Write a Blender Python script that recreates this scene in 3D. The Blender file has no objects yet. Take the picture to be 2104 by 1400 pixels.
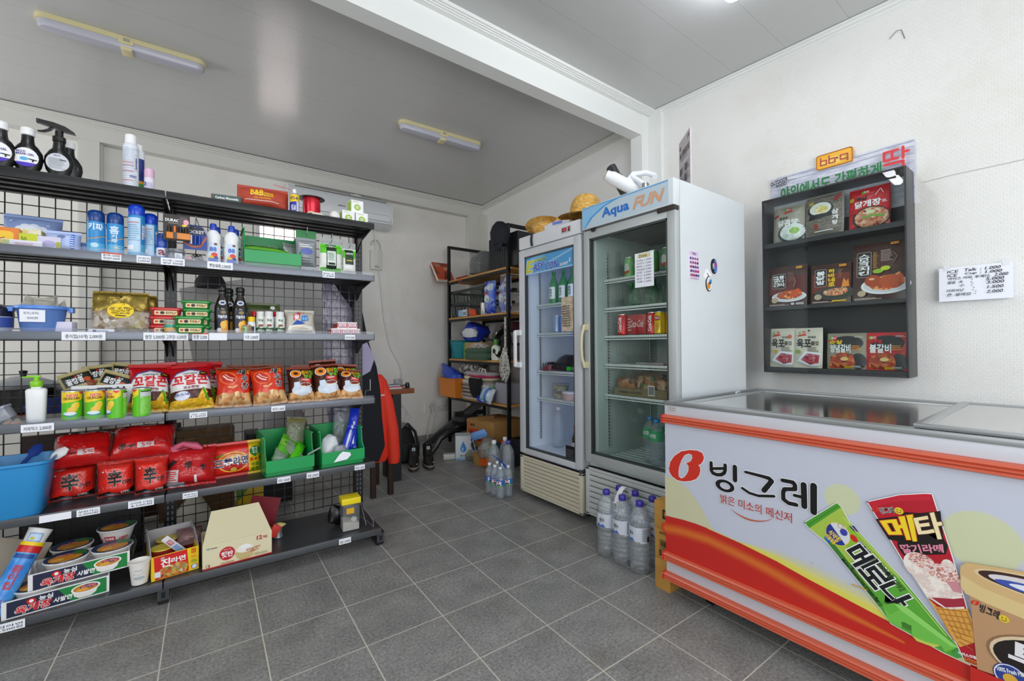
import bpy, bmesh, math, random
from mathutils import Vector, Matrix, noise
from mathutils.geometry import tessellate_polygon
PI = math.pi
R = math.radians
S = bpy.context.scene
C = S.collection

# ------------------------------------------------------------------ camera, world, light, exposure
cam_d = bpy.data.cameras.new('camera')
cam_d.sensor_width = 36.0
cam_d.lens = 36.0 * 891.0 / 2104.0
cam_d.clip_start = 0.02
cam = bpy.data.objects.new('camera', cam_d)
C.objects.link(cam)
_y, _p, _r = R(53.3), R(0.6), R(-0.4)
_f = Vector((math.cos(_y)*math.cos(_p), math.sin(_y)*math.cos(_p), math.sin(_p)))
_x = Vector((math.sin(_y), -math.cos(_y), 0))
_u = _x.cross(_f)
_rx = math.cos(_r)*_x + math.sin(_r)*_u
_uu = -math.sin(_r)*_x + math.cos(_r)*_u
cam.matrix_world = Matrix(((_rx.x, _uu.x, -_f.x, 0), (_rx.y, _uu.y, -_f.y, 0), (_rx.z, _uu.z, -_f.z, 1.1), (0, 0, 0, 1)))
S.camera = cam
S.view_settings.view_transform = 'Standard'
S.view_settings.look = 'None'
S.view_settings.gamma = 1.0
S.view_settings.use_curve_mapping = False
S.view_settings.exposure = 0.1
S.cycles.use_denoising = True
S.cycles.max_bounces = 10
S.cycles.diffuse_bounces = 5
S.cycles.transparent_max_bounces = 24
S.cycles.transmission_bounces = 8
S.cycles.sample_clamp_indirect = 6.0
S.cycles.caustics_reflective = False
S.cycles.caustics_refractive = False

world = bpy.data.worlds.new('sky')
S.world = world
world.use_nodes = True
_bg = world.node_tree.nodes['Background']
_bg.inputs['Color'].default_value = (0.93, 0.95, 1.0, 1)
_bg.inputs['Strength'].default_value = 3.2

def area_light(name, loc, direction, sx, sy, power, color):
    l = bpy.data.lights.new(name, 'AREA')
    l.shape = 'RECTANGLE'; l.size = sx; l.size_y = sy; l.energy = power; l.color = color
    o = bpy.data.objects.new(name, l)
    C.objects.link(o)
    o.location = loc
    o.rotation_euler = Vector(direction).to_track_quat('-Z', 'Y').to_euler()
    return o
# daylight coming in through the shop front and the side window (both behind the camera)
area_light('daylight_shop_front', (0.7, -1.72, 1.50), (0, 1, 0), 3.6, 2.0, 82, (0.95, 0.975, 1.0))
area_light('daylight_side_window', (-2.72, -0.2, 1.55), (1, 0, 0), 2.2, 1.5, 34, (0.95, 0.975, 1.0))
area_light('added_rear_fill', (-2.72, 3.6, 1.75), (1, 0, 0), 1.0, 1.2, 28, (0.97, 0.98, 1.0))  # added fill light to brighten the rear half, not a known window

# ------------------------------------------------------------------ materials
def lin(c):
    return c/12.92 if c <= 0.04045 else ((c+0.055)/1.055)**2.4
def rgb(h):
    h = h.lstrip('#')
    return tuple(lin(int(h[i:i+2], 16)/255) for i in (0, 2, 4)) + (1,)
_mats = {}
def M(hx, rough=0.5, metal=0.0, bump=0.0, bscale=60.0, emit=0.0, spec=0.5, coat=0.0):
    key = ('M', hx, rough, metal, bump, bscale, emit, spec, coat)
    if key in _mats: return _mats[key]
    m = bpy.data.materials.new('paint_' + hx.strip('#')); m.use_nodes = True
    nt = m.node_tree; b = nt.nodes['Principled BSDF']
    b.inputs['Base Color'].default_value = rgb(hx)
    b.inputs['Roughness'].default_value = rough
    b.inputs['Metallic'].default_value = metal
    b.inputs['Specular IOR Level'].default_value = spec
    b.inputs['Coat Weight'].default_value = coat
    if emit:
        b.inputs['Emission Color'].default_value = rgb(hx)
        b.inputs['Emission Strength'].default_value = emit
    if bump:
        tc = nt.nodes.new('ShaderNodeTexCoord'); n = nt.nodes.new('ShaderNodeTexNoise'); bp = nt.nodes.new('ShaderNodeBump')
        n.inputs['Scale'].default_value = bscale; n.inputs['Detail'].default_value = 4
        bp.inputs['Strength'].default_value = bump; bp.inputs['Distance'].default_value = 0.01
        nt.links.new(tc.outputs['Object'], n.inputs['Vector']); nt.links.new(n.outputs['Fac'], bp.inputs['Height'])
        nt.links.new(bp.outputs['Normal'], b.inputs['Normal'])
    _mats[key] = m
    return m
def CL(hx='#ffffff', op=0.0, rough=0.03, refl=1.0, bump=0.0, bscale=30.0):
    """clear film / thin glass: see-through with a fresnel sheen; op mixes in a matt body colour"""
    key = ('CL', hx, op, rough, refl, bump, bscale)
    if key in _mats: return _mats[key]
    m = bpy.data.materials.new('clear_' + hx.strip('#')); m.use_nodes = True
    nt = m.node_tree; nt.nodes.clear()
    N = nt.nodes.new; Lk = nt.links.new
    out = N('ShaderNodeOutputMaterial'); tr = N('ShaderNodeBsdfTransparent'); gl = N('ShaderNodeBsdfGlossy'); df = N('ShaderNodeBsdfDiffuse')
    fr = N('ShaderNodeFresnel'); mx = N('ShaderNodeMixShader'); m2 = N('ShaderNodeMixShader'); ml = N('ShaderNodeMath')
    c = rgb(hx)
    tr.inputs['Color'].default_value = c; df.inputs['Color'].default_value = c; gl.inputs['Roughness'].default_value = rough
    ml.operation = 'MULTIPLY'; ml.use_clamp = True; ml.inputs[1].default_value = refl
    ge = N('ShaderNodeNewGeometry'); io = N('ShaderNodeMath'); io.operation = 'MULTIPLY_ADD'; io.inputs[1].default_value = 1/1.45-1.45; io.inputs[2].default_value = 1.45
    Lk(ge.outputs['Backfacing'], io.inputs[0]); Lk(io.outputs[0], fr.inputs['IOR'])
    m2.inputs['Fac'].default_value = op
    Lk(tr.outputs[0], m2.inputs[1]); Lk(df.outputs[0], m2.inputs[2])
    Lk(fr.outputs[0], ml.inputs[0]); Lk(ml.outputs[0], mx.inputs['Fac']); Lk(m2.outputs[0], mx.inputs[1]); Lk(gl.outputs[0], mx.inputs[2])
    if bump:
        tc = N('ShaderNodeTexCoord'); n = N('ShaderNodeTexNoise'); bp = N('ShaderNodeBump')
        n.inputs['Scale'].default_value = bscale; n.inputs['Detail'].default_value = 3
        bp.inputs['Strength'].default_value = bump; bp.inputs['Distance'].default_value = 0.02
        Lk(tc.outputs['Object'], n.inputs['Vector']); Lk(n.outputs['Fac'], bp.inputs['Height'])
        for s in (gl, fr): Lk(bp.outputs['Normal'], s.inputs['Normal'])
    Lk(mx.outputs[0], out.inputs['Surface'])
    _mats[key] = m
    return m
def FD(cols, scale=60.0, rough=0.4, stretch=(1, 1, 1), vor=True):
    """mottled food / fabric print: a colour ramp over cells or noise"""
    key = ('FD', tuple(cols), scale, rough, stretch, vor)
    if key in _mats: return _mats[key]
    m = bpy.data.materials.new('mottled_' + cols[0].strip('#')); m.use_nodes = True
    nt = m.node_tree; b = nt.nodes['Principled BSDF']; N = nt.nodes.new; Lk = nt.links.new
    tc = N('ShaderNodeTexCoord'); mp = N('ShaderNodeMapping'); rp = N('ShaderNodeValToRGB')
    mp.inputs['Scale'].default_value = stretch
    Lk(tc.outputs['Object'], mp.inputs['Vector'])
    if vor:
        t = N('ShaderNodeTexVoronoi'); t.inputs['Scale'].default_value = scale; t.inputs['Randomness'].default_value = 1
        sep = N('ShaderNodeSeparateColor'); Lk(mp.outputs[0], t.inputs['Vector']); Lk(t.outputs['Color'], sep.inputs[0]); src = sep.outputs[0]
    else:
        t = N('ShaderNodeTexNoise'); t.inputs['Scale'].default_value = scale; t.inputs['Detail'].default_value = 5; t.inputs['Roughness'].default_value = .65
        Lk(mp.outputs[0], t.inputs['Vector']); src = t.outputs['Fac']
    Lk(src, rp.inputs['Fac'])
    el = rp.color_ramp.elements
    n = len(cols); lo, hi = (0.0, 1.0) if vor else (0.32, 0.68)
    while len(el) < n: el.new(0.5)
    for i, cc in enumerate(cols):
        el[i].position = lo + (hi-lo)*i/max(1, n-1); el[i].color = rgb(cc)
    Lk(rp.outputs[0], b.inputs['Base Color']); b.inputs['Roughness'].default_value = rough
    _mats[key] = m
    return m

# ------------------------------------------------------------------ mesh builder
class MB:
    def __init__(s): s.v = []; s.f = []; s.m = []; s.mats = []; s.x = Matrix.Identity(4)
    def mi(s, mat):
        if mat not in s.mats: s.mats.append(mat)
        return s.mats.index(mat)
    def add(s, vs, fs, mat):
        o = len(s.v); k = s.mi(mat)
        s.v += [tuple(s.x @ Vector(p)) for p in vs]
        s.f += [tuple(o+i for i in f) for f in fs]; s.m += [k]*len(fs)
        return s
    def at(s, loc=(0, 0, 0), rot=(0, 0, 0), sc=1):
        from mathutils import Euler
        s.x = Matrix.Translation(loc) @ Euler(rot).to_matrix().to_4x4() @ Matrix.Scale(sc, 4)
        return s
    def box(s, a, b, mat, bev=0.0, taper=None):
        x0, y0, z0 = a; x1, y1, z1 = b
        if bev <= 0:
            vs = [(x0,y0,z0),(x1,y0,z0),(x1,y1,z0),(x0,y1,z0),(x0,y0,z1),(x1,y0,z1),(x1,y1,z1),(x0,y1,z1)]
            fs = [(0,3,2,1),(4,5,6,7),(0,1,5,4),(1,2,6,5),(2,3,7,6),(3,0,4,7)]
            if taper:
                cx, cy = (x0+x1)/2, (y0+y1)/2
                vs = vs[:4] + [(cx+(x-cx)*taper, cy+(y-cy)*taper, z) for x, y, z in vs[4:]]
            return s.add(vs, fs, mat)
        bm = bmesh.new(); bmesh.ops.create_cube(bm, size=1)
        for v in bm.verts:
            v.co = Vector((x0+(v.co.x+.5)*(x1-x0), y0+(v.co.y+.5)*(y1-y0), z0+(v.co.z+.5)*(z1-z0)))
        bmesh.ops.bevel(bm, geom=bm.edges[:], offset=bev, segments=2, profile=.6, affect='EDGES')
        if taper:
            cx, cy = (x0+x1)/2, (y0+y1)/2
            for v in bm.verts:
                t = 1+(taper-1)*(v.co.z-z0)/(z1-z0); v.co.x = cx+(v.co.x-cx)*t; v.co.y = cy+(v.co.y-cy)*t
        bm.verts.index_update()
        s.add([v.co.copy() for v in bm.verts], [[v.index for v in f.verts] for f in bm.faces], mat); bm.free()
        return s
    def loft(s, rings, mat, cap=True, close=True):
        n = len(rings[0]); vs = [p for r in rings for p in r]; fs = []
        for i in range(len(rings)-1):
            for j in range(n if close else n-1):
                a, b = i*n+j, i*n+(j+1) % n
                fs.append((a, b, b+n, a+n))
        if cap and close:
            fs.append(tuple(reversed(range(n)))); fs.append(tuple(range((len(rings)-1)*n, len(rings)*n)))
        return s.add(vs, fs, mat)
    def lathe(s, prof, mat, c=(0, 0, 0), seg=24, cap=True, sx=1, sy=1, a0=0.0, a1=None):
        full = a1 is None
        k = seg if full else seg+1
        rings = []
        for r, z in prof:
            rings.append([(c[0]+sx*r*math.cos(a0+(2*PI if full else a1-a0)*j/seg), c[1]+sy*r*math.sin(a0+(2*PI if full else a1-a0)*j/seg), c[2]+z) for j in range(k)])
        return s.loft(rings, mat, cap and full, full)
    def ell(s, rings, mat, seg=20, amp=0.0, fs=9.0, seed=0.0, cap=True, pw=1.0):
        """rings: (cx,cy,z,rx,ry) lofted, with optional crumple noise; pw<1 squares the section"""
        out = []
        for cx, cy, z, rx, ry in rings:
            r = []
            for j in range(seg):
                a = 2*PI*j/seg; ca, sa = math.cos(a), math.sin(a)
                x = cx+rx*math.copysign(abs(ca)**pw, ca); y = cy+ry*math.copysign(abs(sa)**pw, sa)
                if amp:
                    d = noise.noise(Vector((x*fs+seed, y*fs, z*fs)))*amp
                    x += d*ca; y += d*sa
                    r.append((x, y, z+noise.noise(Vector((x*fs, y*fs+7, z*fs+seed)))*amp*.5))
                else: r.append((x, y, z))
            out.append(r)
        return s.loft(out, mat, cap)
    def tube(s, pts, r, mat, seg=8, cap=True):
        pts = [Vector(p) for p in pts]; rings = []; prev = None
        for i, p in enumerate(pts):
            d = (pts[min(i+1, len(pts)-1)]-pts[max(i-1, 0)]).normalized()
            if prev is None:
                a = Vector((0, 0, 1)) if abs(d.z) < .9 else Vector((1, 0, 0))
                n = d.cross(a).normalized()
            else:
                n = (prev-d*prev.dot(d)).normalized()
            prev = n; b = d.cross(n)
            rr = r[i] if isinstance(r, (list, tuple)) else r
            rings.append([p+n*rr*math.cos(2*PI*j/seg)+b*rr*math.sin(2*PI*j/seg) for j in range(seg)])
        return s.loft(rings, mat, cap)
    def prism(s, pts, y0, y1, mat, axis='y'):
        """outline (a,b) pushed along an axis"""
        f = {'y': lambda a, b, t: (a, t, b), 'x': lambda a, b, t: (t, a, b), 'z': lambda a, b, t: (a, b, t)}[axis]
        n = len(pts)
        tri = tessellate_polygon([[Vector((p[0], p[1], 0)) for p in pts]])
        vs = [f(p[0], p[1], y0) for p in pts]+[f(p[0], p[1], y1) for p in pts]
        fs = [tuple(t) for t in tri]+[tuple(n+i for i in reversed(t)) for t in tri]+[(i, (i+1) % n, n+(i+1) % n, n+i) for i in range(n)]
        return s.add(vs, fs, mat)
    def obj(s, name, parent=None, loc=None, rot=None, angle=35):
        me = bpy.data.meshes.new(name); me.from_pydata(s.v, [], s.f)
        for m in s.mats: me.materials.append(m)
        me.polygons.foreach_set('material_index', s.m)
        bm = bmesh.new(); bm.from_mesh(me)
        bmesh.ops.recalc_face_normals(bm, faces=bm.faces[:]); bm.to_mesh(me); bm.free()
        me.polygons.foreach_set('use_smooth', [True]*len(me.polygons))
        me.set_sharp_from_angle(angle=R(angle)); me.update()
        o = bpy.data.objects.new(name, me); C.objects.link(o)
        if parent: o.parent = parent
        if loc is not None: o.location = loc
        if rot is not None: o.rotation_euler = rot
        return o
    def solo(s, name, label, cat, loc=(0, 0, 0), rot=(0, 0, 0), group=None, angle=35):
        return tag(s.obj(name, None, loc, rot, angle), label, cat, group)

def tag(o, label, cat, group=None):
    o['label'] = label; o['category'] = cat
    if group: o['group'] = group
    return o
def thing(name, label, cat, loc=(0, 0, 0), rot=(0, 0, 0), group=None):
    o = bpy.data.objects.new(name, None); o.empty_display_size = .05
    C.objects.link(o); o.location = loc; o.rotation_euler = rot
    return tag(o, label, cat, group)
def struct(mb, name, parent=None, loc=None, rot=None):
    o = mb.obj(name, parent, loc, rot)
    if not parent: o['kind'] = 'structure'
    return o
def dup(root, loc, rot=None, label=None, group=None):
    r = root.copy(); C.objects.link(r); r.location = loc
    if rot is not None: r.rotation_euler = rot
    if label: r['label'] = label
    if group: r['group'] = group
    for ch in list(root.children):
        c = ch.copy(); C.objects.link(c); c.parent = r
        for g in list(ch.children):
            d = g.copy(); C.objects.link(d); d.parent = c
    return r

# ------------------------------------------------------------------ flat print: text, discs, outlines laid on a surface
_tx = {}
def glyphs(txt, bold):
    k = (txt, bold)
    if k not in _tx:
        c = bpy.data.curves.new('lettering', 'FONT'); c.body = txt; c.size = 1; c.resolution_u = 2; c.offset = bold
        o = bpy.data.objects.new('lettering', c); C.objects.link(o)
        dg = bpy.context.evaluated_depsgraph_get(); dg.update()
        m = o.evaluated_get(dg).to_mesh()
        vs = [(v.co.x, v.co.y) for v in m.vertices]; fs = [tuple(p.vertices) for p in m.polygons]
        bpy.data.objects.remove(o); bpy.data.curves.remove(c)
        xs = [v[0] for v in vs] or [0, 1]; ys = [v[1] for v in vs] or [0, 1]
        _tx[k] = (vs, fs, min(xs), max(xs), min(ys), max(ys))
    return _tx[k]
class Art:
    """draws on surface fn(x, y, lift) -> 3D point; successive marks lie a hair above each other"""
    def __init__(s, mb, fn=None, step=0.0003, lift=0.0004, maxlen=None):
        s.mb = mb; s.fn = fn or (lambda x, y, h: (x, -h, y)); s.h = lift; s.step = step; s.maxlen = maxlen
    def up(s): s.h += s.step; return s.h
    def poly(s, pts, mat, holes=()):
        h = s.up()
        loops = [[Vector((p[0], p[1], 0)) for p in pts]]+[[Vector((p[0], p[1], 0)) for p in q] for q in holes]
        flat = [p for l in loops for p in l]
        tris = [tuple(flat[i] for i in t) for t in tessellate_polygon(loops)]
        s._tris(tris, mat, h)
    def _tris(s, tris, mat, h):
        if s.maxlen:
            out = []; st = list(tris)
            while st:
                a, b, c = st.pop()
                e = [(a-b).length, (b-c).length, (c-a).length]; k = max(range(3), key=lambda i: e[i])
                if e[k] <= s.maxlen: out.append((a, b, c)); continue
                if k == 1: a, b, c = b, c, a
                elif k == 2: a, b, c = c, a, b
                m = (a+b)/2; st += [(a, m, c), (m, b, c)]
            tris = out
        idx = {}; vs = []; fs = []
        for t in tris:
            f = []
            for p in t:
                k = (round(p.x, 6), round(p.y, 6))
                if k not in idx: idx[k] = len(vs); vs.append(s.fn(p.x, p.y, h))
                f.append(idx[k])
            if len(set(f)) == 3: fs.append(tuple(f))
        s.mb.add(vs, fs, mat)
    def rect(s, x0, y0, x1, y1, mat): s.poly([(x0, y0), (x1, y0), (x1, y1), (x0, y1)], mat)
    def rrect(s, x0, y0, x1, y1, r, mat, n=4):
        p = []
        for cx, cy, a in ((x1-r, y0+r, -PI/2), (x1-r, y1-r, 0), (x0+r, y1-r, PI/2), (x0+r, y0+r, PI)):
            p += [(cx+r*math.cos(a+PI/2*i/n), cy+r*math.sin(a+PI/2*i/n)) for i in range(n+1)]
        s.poly(p, mat)
    def ell(s, cx, cy, rx, ry, mat, n=20, rot=0.0):
        ca, sa = math.cos(rot), math.sin(rot)
        s.poly([(cx+rx*math.cos(2*PI*i/n)*ca-ry*math.sin(2*PI*i/n)*sa, cy+rx*math.cos(2*PI*i/n)*sa+ry*math.sin(2*PI*i/n)*ca) for i in range(n)], mat)
    def ring(s, cx, cy, rx, ry, w, mat, n=24):
        s.poly([(cx+rx*math.cos(2*PI*i/n), cy+ry*math.sin(2*PI*i/n)) for i in range(n)], mat, [[(cx+(rx-w)*math.cos(2*PI*i/n), cy+(ry-w)*math.sin(2*PI*i/n)) for i in range(n)]])
    def stroke(s, pts, w, mat, caps=True):
        pts = [Vector((p[0], p[1], 0)) for p in pts]; h = s.up(); tris = []
        ws = w if isinstance(w, (list, tuple)) else [w]*len(pts)
        for i in range(len(pts)-1):
            a, b = pts[i], pts[i+1]; d = (b-a)
            if d.length < 1e-7: continue
            d.normalize(); n = Vector((-d.y, d.x, 0))
            p0, p1, p2, p3 = a-n*ws[i]/2, b-n*ws[i+1]/2, b+n*ws[i+1]/2, a+n*ws[i]/2
            tris += [(p0, p1, p2), (p0, p2, p3)]
        s._tris(tris, mat, h)
        h = s.up(); tris = []
        for i, p in enumerate(pts):
            if not caps and i in (0, len(pts)-1): continue
            q = [p+Vector((math.cos(2*PI*k/10), math.sin(2*PI*k/10), 0))*ws[i]/2 for k in range(10)]
            tris += [(q[0], q[k], q[k+1]) for k in range(1, 9)]
        if tris: s._tris(tris, mat, h)
    def text(s, t, x0, y0, x1, y1, mat, bold=0.0, rot=0.0, shear=0.0, outline=None, quad=None, keep=False):
        """fit t into the box; rot turns it about the box centre; quad = 4 corners (bl, br, tr, tl) instead of a box"""
        if outline: s.text(t, x0, y0, x1, y1, outline[0], min(bold, .03)+outline[1]*.8, rot, shear, None, quad, True)
        bold = min(bold, .03 if not keep else .065)
        vs, fs, a0, a1, b0, b1 = glyphs(t, bold)
        h = s.up(); g0 = glyphs(t, 0.0)
        a0, a1, b0, b1 = g0[2:]
        W = max(a1-a0, 1e-5); H = max(b1-b0, 1e-5)
        cx, cy = (x0+x1)/2, (y0+y1)/2; ca, sa = math.cos(rot), math.sin(rot); out = []; out2 = []
        for x, y in vs:
            u, w = (x-a0)/W, (y-b0)/H
            if quad:
                (ax, ay), (bx, by), (cx_, cy_), (dx, dy) = quad
                px = (1-u)*(1-w)*ax+u*(1-w)*bx+u*w*cx_+(1-u)*w*dx; py = (1-u)*(1-w)*ay+u*(1-w)*by+u*w*cy_+(1-u)*w*dy
            else:
                px, py = x0+u*(x1-x0)-cx+shear*(w-.5)*(y1-y0), y0+w*(y1-y0)-cy
                px, py = cx+px*ca-py*sa, cy+px*sa+py*ca
            out.append(s.fn(px, py, h)); out2.append((px, py))
        if s.maxlen and out:
            P = [Vector((p[0], p[1], 0)) for p in out2]
            s._tris([(P[f[0]], P[f[i]], P[f[i+1]]) for f in fs for i in range(1, len(f)-1)], mat, h)
        else: s.mb.add(out, fs, mat)
    def lines(s, x0, y0, x1, y1, n, mat, frac=.45, seed=1, ragged=.3):
        """rows of small print too small to read"""
        rnd = random.Random(seed); dh = (y1-y0)/n
        for i in range(n):
            s.rect(x0, y0+dh*i+dh*(1-frac)/2, x1-(x1-x0)*ragged*rnd.random(), y0+dh*i+dh*(1+frac)/2, mat)
def wrapcyl(r, cx=0, cy=0, z0=0):
    """x runs round the front of a cylinder of radius r"""
    return lambda x, y, h: (cx+(r+h)*math.sin(x/r), cy-(r+h)*math.cos(x/r), z0+y)

BLK = M('#0b0b0c', .45); WHT = M('#f2f3f4', .45); INK = M('#14151a', .6); RED = M('#d0161c', .4); PAPER = M('#eef1fa', .75)
GREY = M('#8d9196', .5); YEL = M('#f3cf1b', .45); PBLK = M('#101113', .3); CARD = M('#b0844b', .8, bump=.15, bscale=40)
GTH = R(-1.6)
def G(u, v, z):
    """gondola coordinates: u along the shelves, v away from the aisle"""
    return (u*math.cos(GTH)-v*math.sin(GTH), 2.44+u*math.sin(GTH)+v*math.cos(GTH), z)
def GR(a=0.0, rx=0.0): return (rx, 0, GTH+a)
FW = (0, 0, -PI/2)      # things that face the left-hand wall
# ------------------------------------------------------------------ room materials
def node_mat(name, build, rough=.5, spec=.5):
    m = bpy.data.materials.new(name); m.use_nodes = True; nt = m.node_tree; b = nt.nodes['Principled BSDF']
    b.inputs['Roughness'].default_value = rough; b.inputs['Specular IOR Level'].default_value = spec
    build(nt, b, nt.nodes.new, nt.links.new); return m
def _ramp(N, stops):
    r = N('ShaderNodeValToRGB'); e = r.color_ramp.elements
    while len(e) < len(stops): e.new(.5)
    for i, (p, c) in enumerate(stops): e[i].position = p; e[i].color = rgb(c) if isinstance(c, str) else c
    return r
def _floor(nt, b, N, L):
    tc = N('ShaderNodeTexCoord'); mp = N('ShaderNodeMapping'); mp.vector_type = 'POINT'
    br = N('ShaderNodeTexBrick'); br.offset = 0; br.squash = 1
    mp.inputs['Rotation'].default_value = (0, 0, R(1.55)); mp.inputs['Location'].default_value = (-1.398, -1.03, 0)
    br.inputs['Scale'].default_value = 1; br.inputs['Brick Width'].default_value = .306; br.inputs['Row Height'].default_value = .2945
    br.inputs['Mortar Size'].default_value = .0022; br.inputs['Mortar Smooth'].default_value = .1
    n1 = N('ShaderNodeTexNoise'); n1.inputs['Scale'].default_value = 95; n1.inputs['Detail'].default_value = 6; n1.inputs['Roughness'].default_value = .75
    n2 = N('ShaderNodeTexNoise'); n2.inputs['Scale'].default_value = 7; n2.inputs['Detail'].default_value = 5
    n3 = N('ShaderNodeTexNoise'); n3.inputs['Scale'].default_value = 3.1; n3.inputs['Detail'].default_value = 6; n3.inputs['Roughness'].default_value = .7
    L(tc.outputs['Object'], mp.inputs['Vector']); L(mp.outputs[0], br.inputs['Vector'])
    for n in (n1, n2, n3): L(tc.outputs['Object'], n.inputs['Vector'])
    r1 = _ramp(N, [(.30, '#5f5f5d'), (.5, '#868684'), (.72, '#acacaa')]); L(n1.outputs['Fac'], r1.inputs['Fac'])
    r2 = _ramp(N, [(.3, (.78, .78, .78, 1)), (.7, (1.12, 1.12, 1.11, 1))]); L(n2.outputs['Fac'], r2.inputs['Fac'])
    mu = N('ShaderNodeMix'); mu.data_type = 'RGBA'; mu.blend_type = 'MULTIPLY'; mu.inputs[0].default_value = 1
    L(r1.outputs[0], mu.inputs[6]); L(r2.outputs[0], mu.inputs[7])
    r3 = _ramp(N, [(.58, (0, 0, 0, 1)), (.74, (.6, .6, .6, 1))]); L(n3.outputs['Fac'], r3.inputs['Fac'])
    st = N('ShaderNodeMix'); st.data_type = 'RGBA'; st.inputs[7].default_value = rgb('#6f6250')
    L(r3.outputs[0], st.inputs[0]); L(mu.outputs[2], st.inputs[6])
    fm = N('ShaderNodeMix'); fm.data_type = 'RGBA'; fm.inputs[7].default_value = rgb('#c9c3b6')
    L(br.outputs['Fac'], fm.inputs[0]); L(st.outputs[2], fm.inputs[6]); L(fm.outputs[2], b.inputs['Base Color'])
    bp = N('ShaderNodeBump'); bp.inputs['Strength'].default_value = .25; bp.inputs['Distance'].default_value = .003
    L(n1.outputs['Fac'], bp.inputs['Height']); L(bp.outputs[0], b.inputs['Normal'])
MFLOOR = node_mat('grey_stone_tile', _floor, .42, .4)
def wallpaper(base, stain, weave, strength, rough=.55):
    def f(nt, b, N, L):
        tc = N('ShaderNodeTexCoord'); n = N('ShaderNodeTexNoise'); n.inputs['Scale'].default_value = 2.3; n.inputs['Detail'].default_value = 6; n.inputs['Roughness'].default_value = .7
        L(tc.outputs['Object'], n.inputs['Vector'])
        r = _ramp(N, [(.30, stain), (.52, base), (1, base)]); L(n.outputs['Fac'], r.inputs['Fac']); L(r.outputs[0], b.inputs['Base Color'])
        w1 = N('ShaderNodeTexBrick'); w1.offset = .5; w1.inputs['Scale'].default_value = 1
        w1.inputs['Brick Width'].default_value = weave*1.7; w1.inputs['Row Height'].default_value = weave; w1.inputs['Mortar Size'].default_value = weave*.16
        w1.inputs['Mortar Smooth'].default_value = 1; w1.inputs['Color1'].default_value = (1, 1, 1, 1); w1.inputs['Color2'].default_value = (.55, .55, .55, 1); w1.inputs['Mortar'].default_value = (0, 0, 0, 1)
        sx = N('ShaderNodeSeparateXYZ'); cx = N('ShaderNodeCombineXYZ'); ad = N('ShaderNodeMath'); ad.operation = 'ADD'
        L(tc.outputs['Object'], sx.inputs[0]); L(sx.outputs[0], ad.inputs[0]); L(sx.outputs[1], ad.inputs[1]); L(ad.outputs[0], cx.inputs[0]); L(sx.outputs[2], cx.inputs[1]); L(cx.outputs[0], w1.inputs['Vector'])
        bp = N('ShaderNodeBump'); bp.inputs['Strength'].default_value = strength; bp.inputs['Distance'].default_value = .004
        L(w1.outputs['Color'], bp.inputs['Height']); L(bp.outputs[0], b.inputs['Normal'])
    return node_mat('wallpaper', f, rough, .3)
MWALLB = wallpaper('#e6e4df', '#dedbd3', .012, .12)
MWALLR = wallpaper('#e8e8e5', '#e3e1da', .012, .30)
def _ceil(nt, b, N, L):
    tc = N('ShaderNodeTexCoord'); br = N('ShaderNodeTexBrick'); br.offset = 0; br.inputs['Scale'].default_value = 1
    br.inputs['Brick Width'].default_value = 40; br.inputs['Row Height'].default_value = .315; br.inputs['Mortar Size'].default_value = .0012
    br.inputs['Color1'].default_value = rgb('#c4c5c4'); br.inputs['Color2'].default_value = rgb('#c4c5c4'); br.inputs['Mortar'].default_value = rgb('#a7a5a0')
    g = N('ShaderNodeTexBrick'); g.offset = .5; g.inputs['Scale'].default_value = 1; g.inputs['Brick Width'].default_value = .03; g.inputs['Row Height'].default_value = .012; g.inputs['Mortar Size'].default_value = .003
    g.inputs['Mortar Smooth'].default_value = 1; g.inputs['Color1'].default_value = (1, 1, 1, 1); g.inputs['Color2'].default_value = (.8, .8, .8, 1); g.inputs['Mortar'].default_value = (0, 0, 0, 1)
    mp = N('ShaderNodeMapping'); mp.inputs['Location'].default_value = (20, 3, 0); L(tc.outputs['Object'], mp.inputs['Vector'])
    L(mp.outputs[0], br.inputs['Vector']); L(mp.outputs[0], g.inputs['Vector']); L(br.outputs['Color'], b.inputs['Base Color'])
    bp = N('ShaderNodeBump'); bp.inputs['Strength'].default_value = .07; bp.inputs['Distance'].default_value = .003
    L(g.outputs['Color'], bp.inputs['Height']); L(bp.outputs[0], b.inputs['Normal'])
MCEIL = node_mat('ceiling_panel', _ceil, .17, .6)
MTRIM = M('#d4d3cd', .4); MTRIMW = M('#e6e8e6', .4)

# ------------------------------------------------------------------ room shell
XL, XR, YF, YB = -2.8, 2.946, -1.8, 4.624
struct(MB().box((XL-.1, YF-.1, -.08), (XR+.1, YB+.1, 0), MFLOOR), 'floor')
m = MB()
for a, b in (((XL-.1, YB, 0), (.50, YB+.1, 3.0)), ((.90, YB, 0), (XR+.1, YB+.1, 3.0)), ((.50, YB, 0), (.90, YB+.1, 1.25)), ((.50, YB, 2.33), (.90, YB+.1, 3.0))): m.box(a, b, MWALLB)
struct(m, 'wall_back')
struct(MB().box((XR, YF-.1, 0), (XR+.1, YB, 3.05), MWALLR), 'wall_right')
m = MB()
for a, b in (((XL-.1, YF, 0), (XL, YB, .8)), ((XL-.1, YF, 2.3), (XL, YB, 3.0)), ((XL-.1, YF, .8), (XL, -1.3, 2.3)), ((XL-.1, .9, .8), (XL, 3.1, 2.3)), ((XL-.1, 4.1, .8), (XL, YB, 2.3)), ((XL-.1, 3.1, .8), (XL, 4.1, 1.15))): m.box(a, b, MWALLR)
struct(m, 'wall_left')
m = MB()
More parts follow.
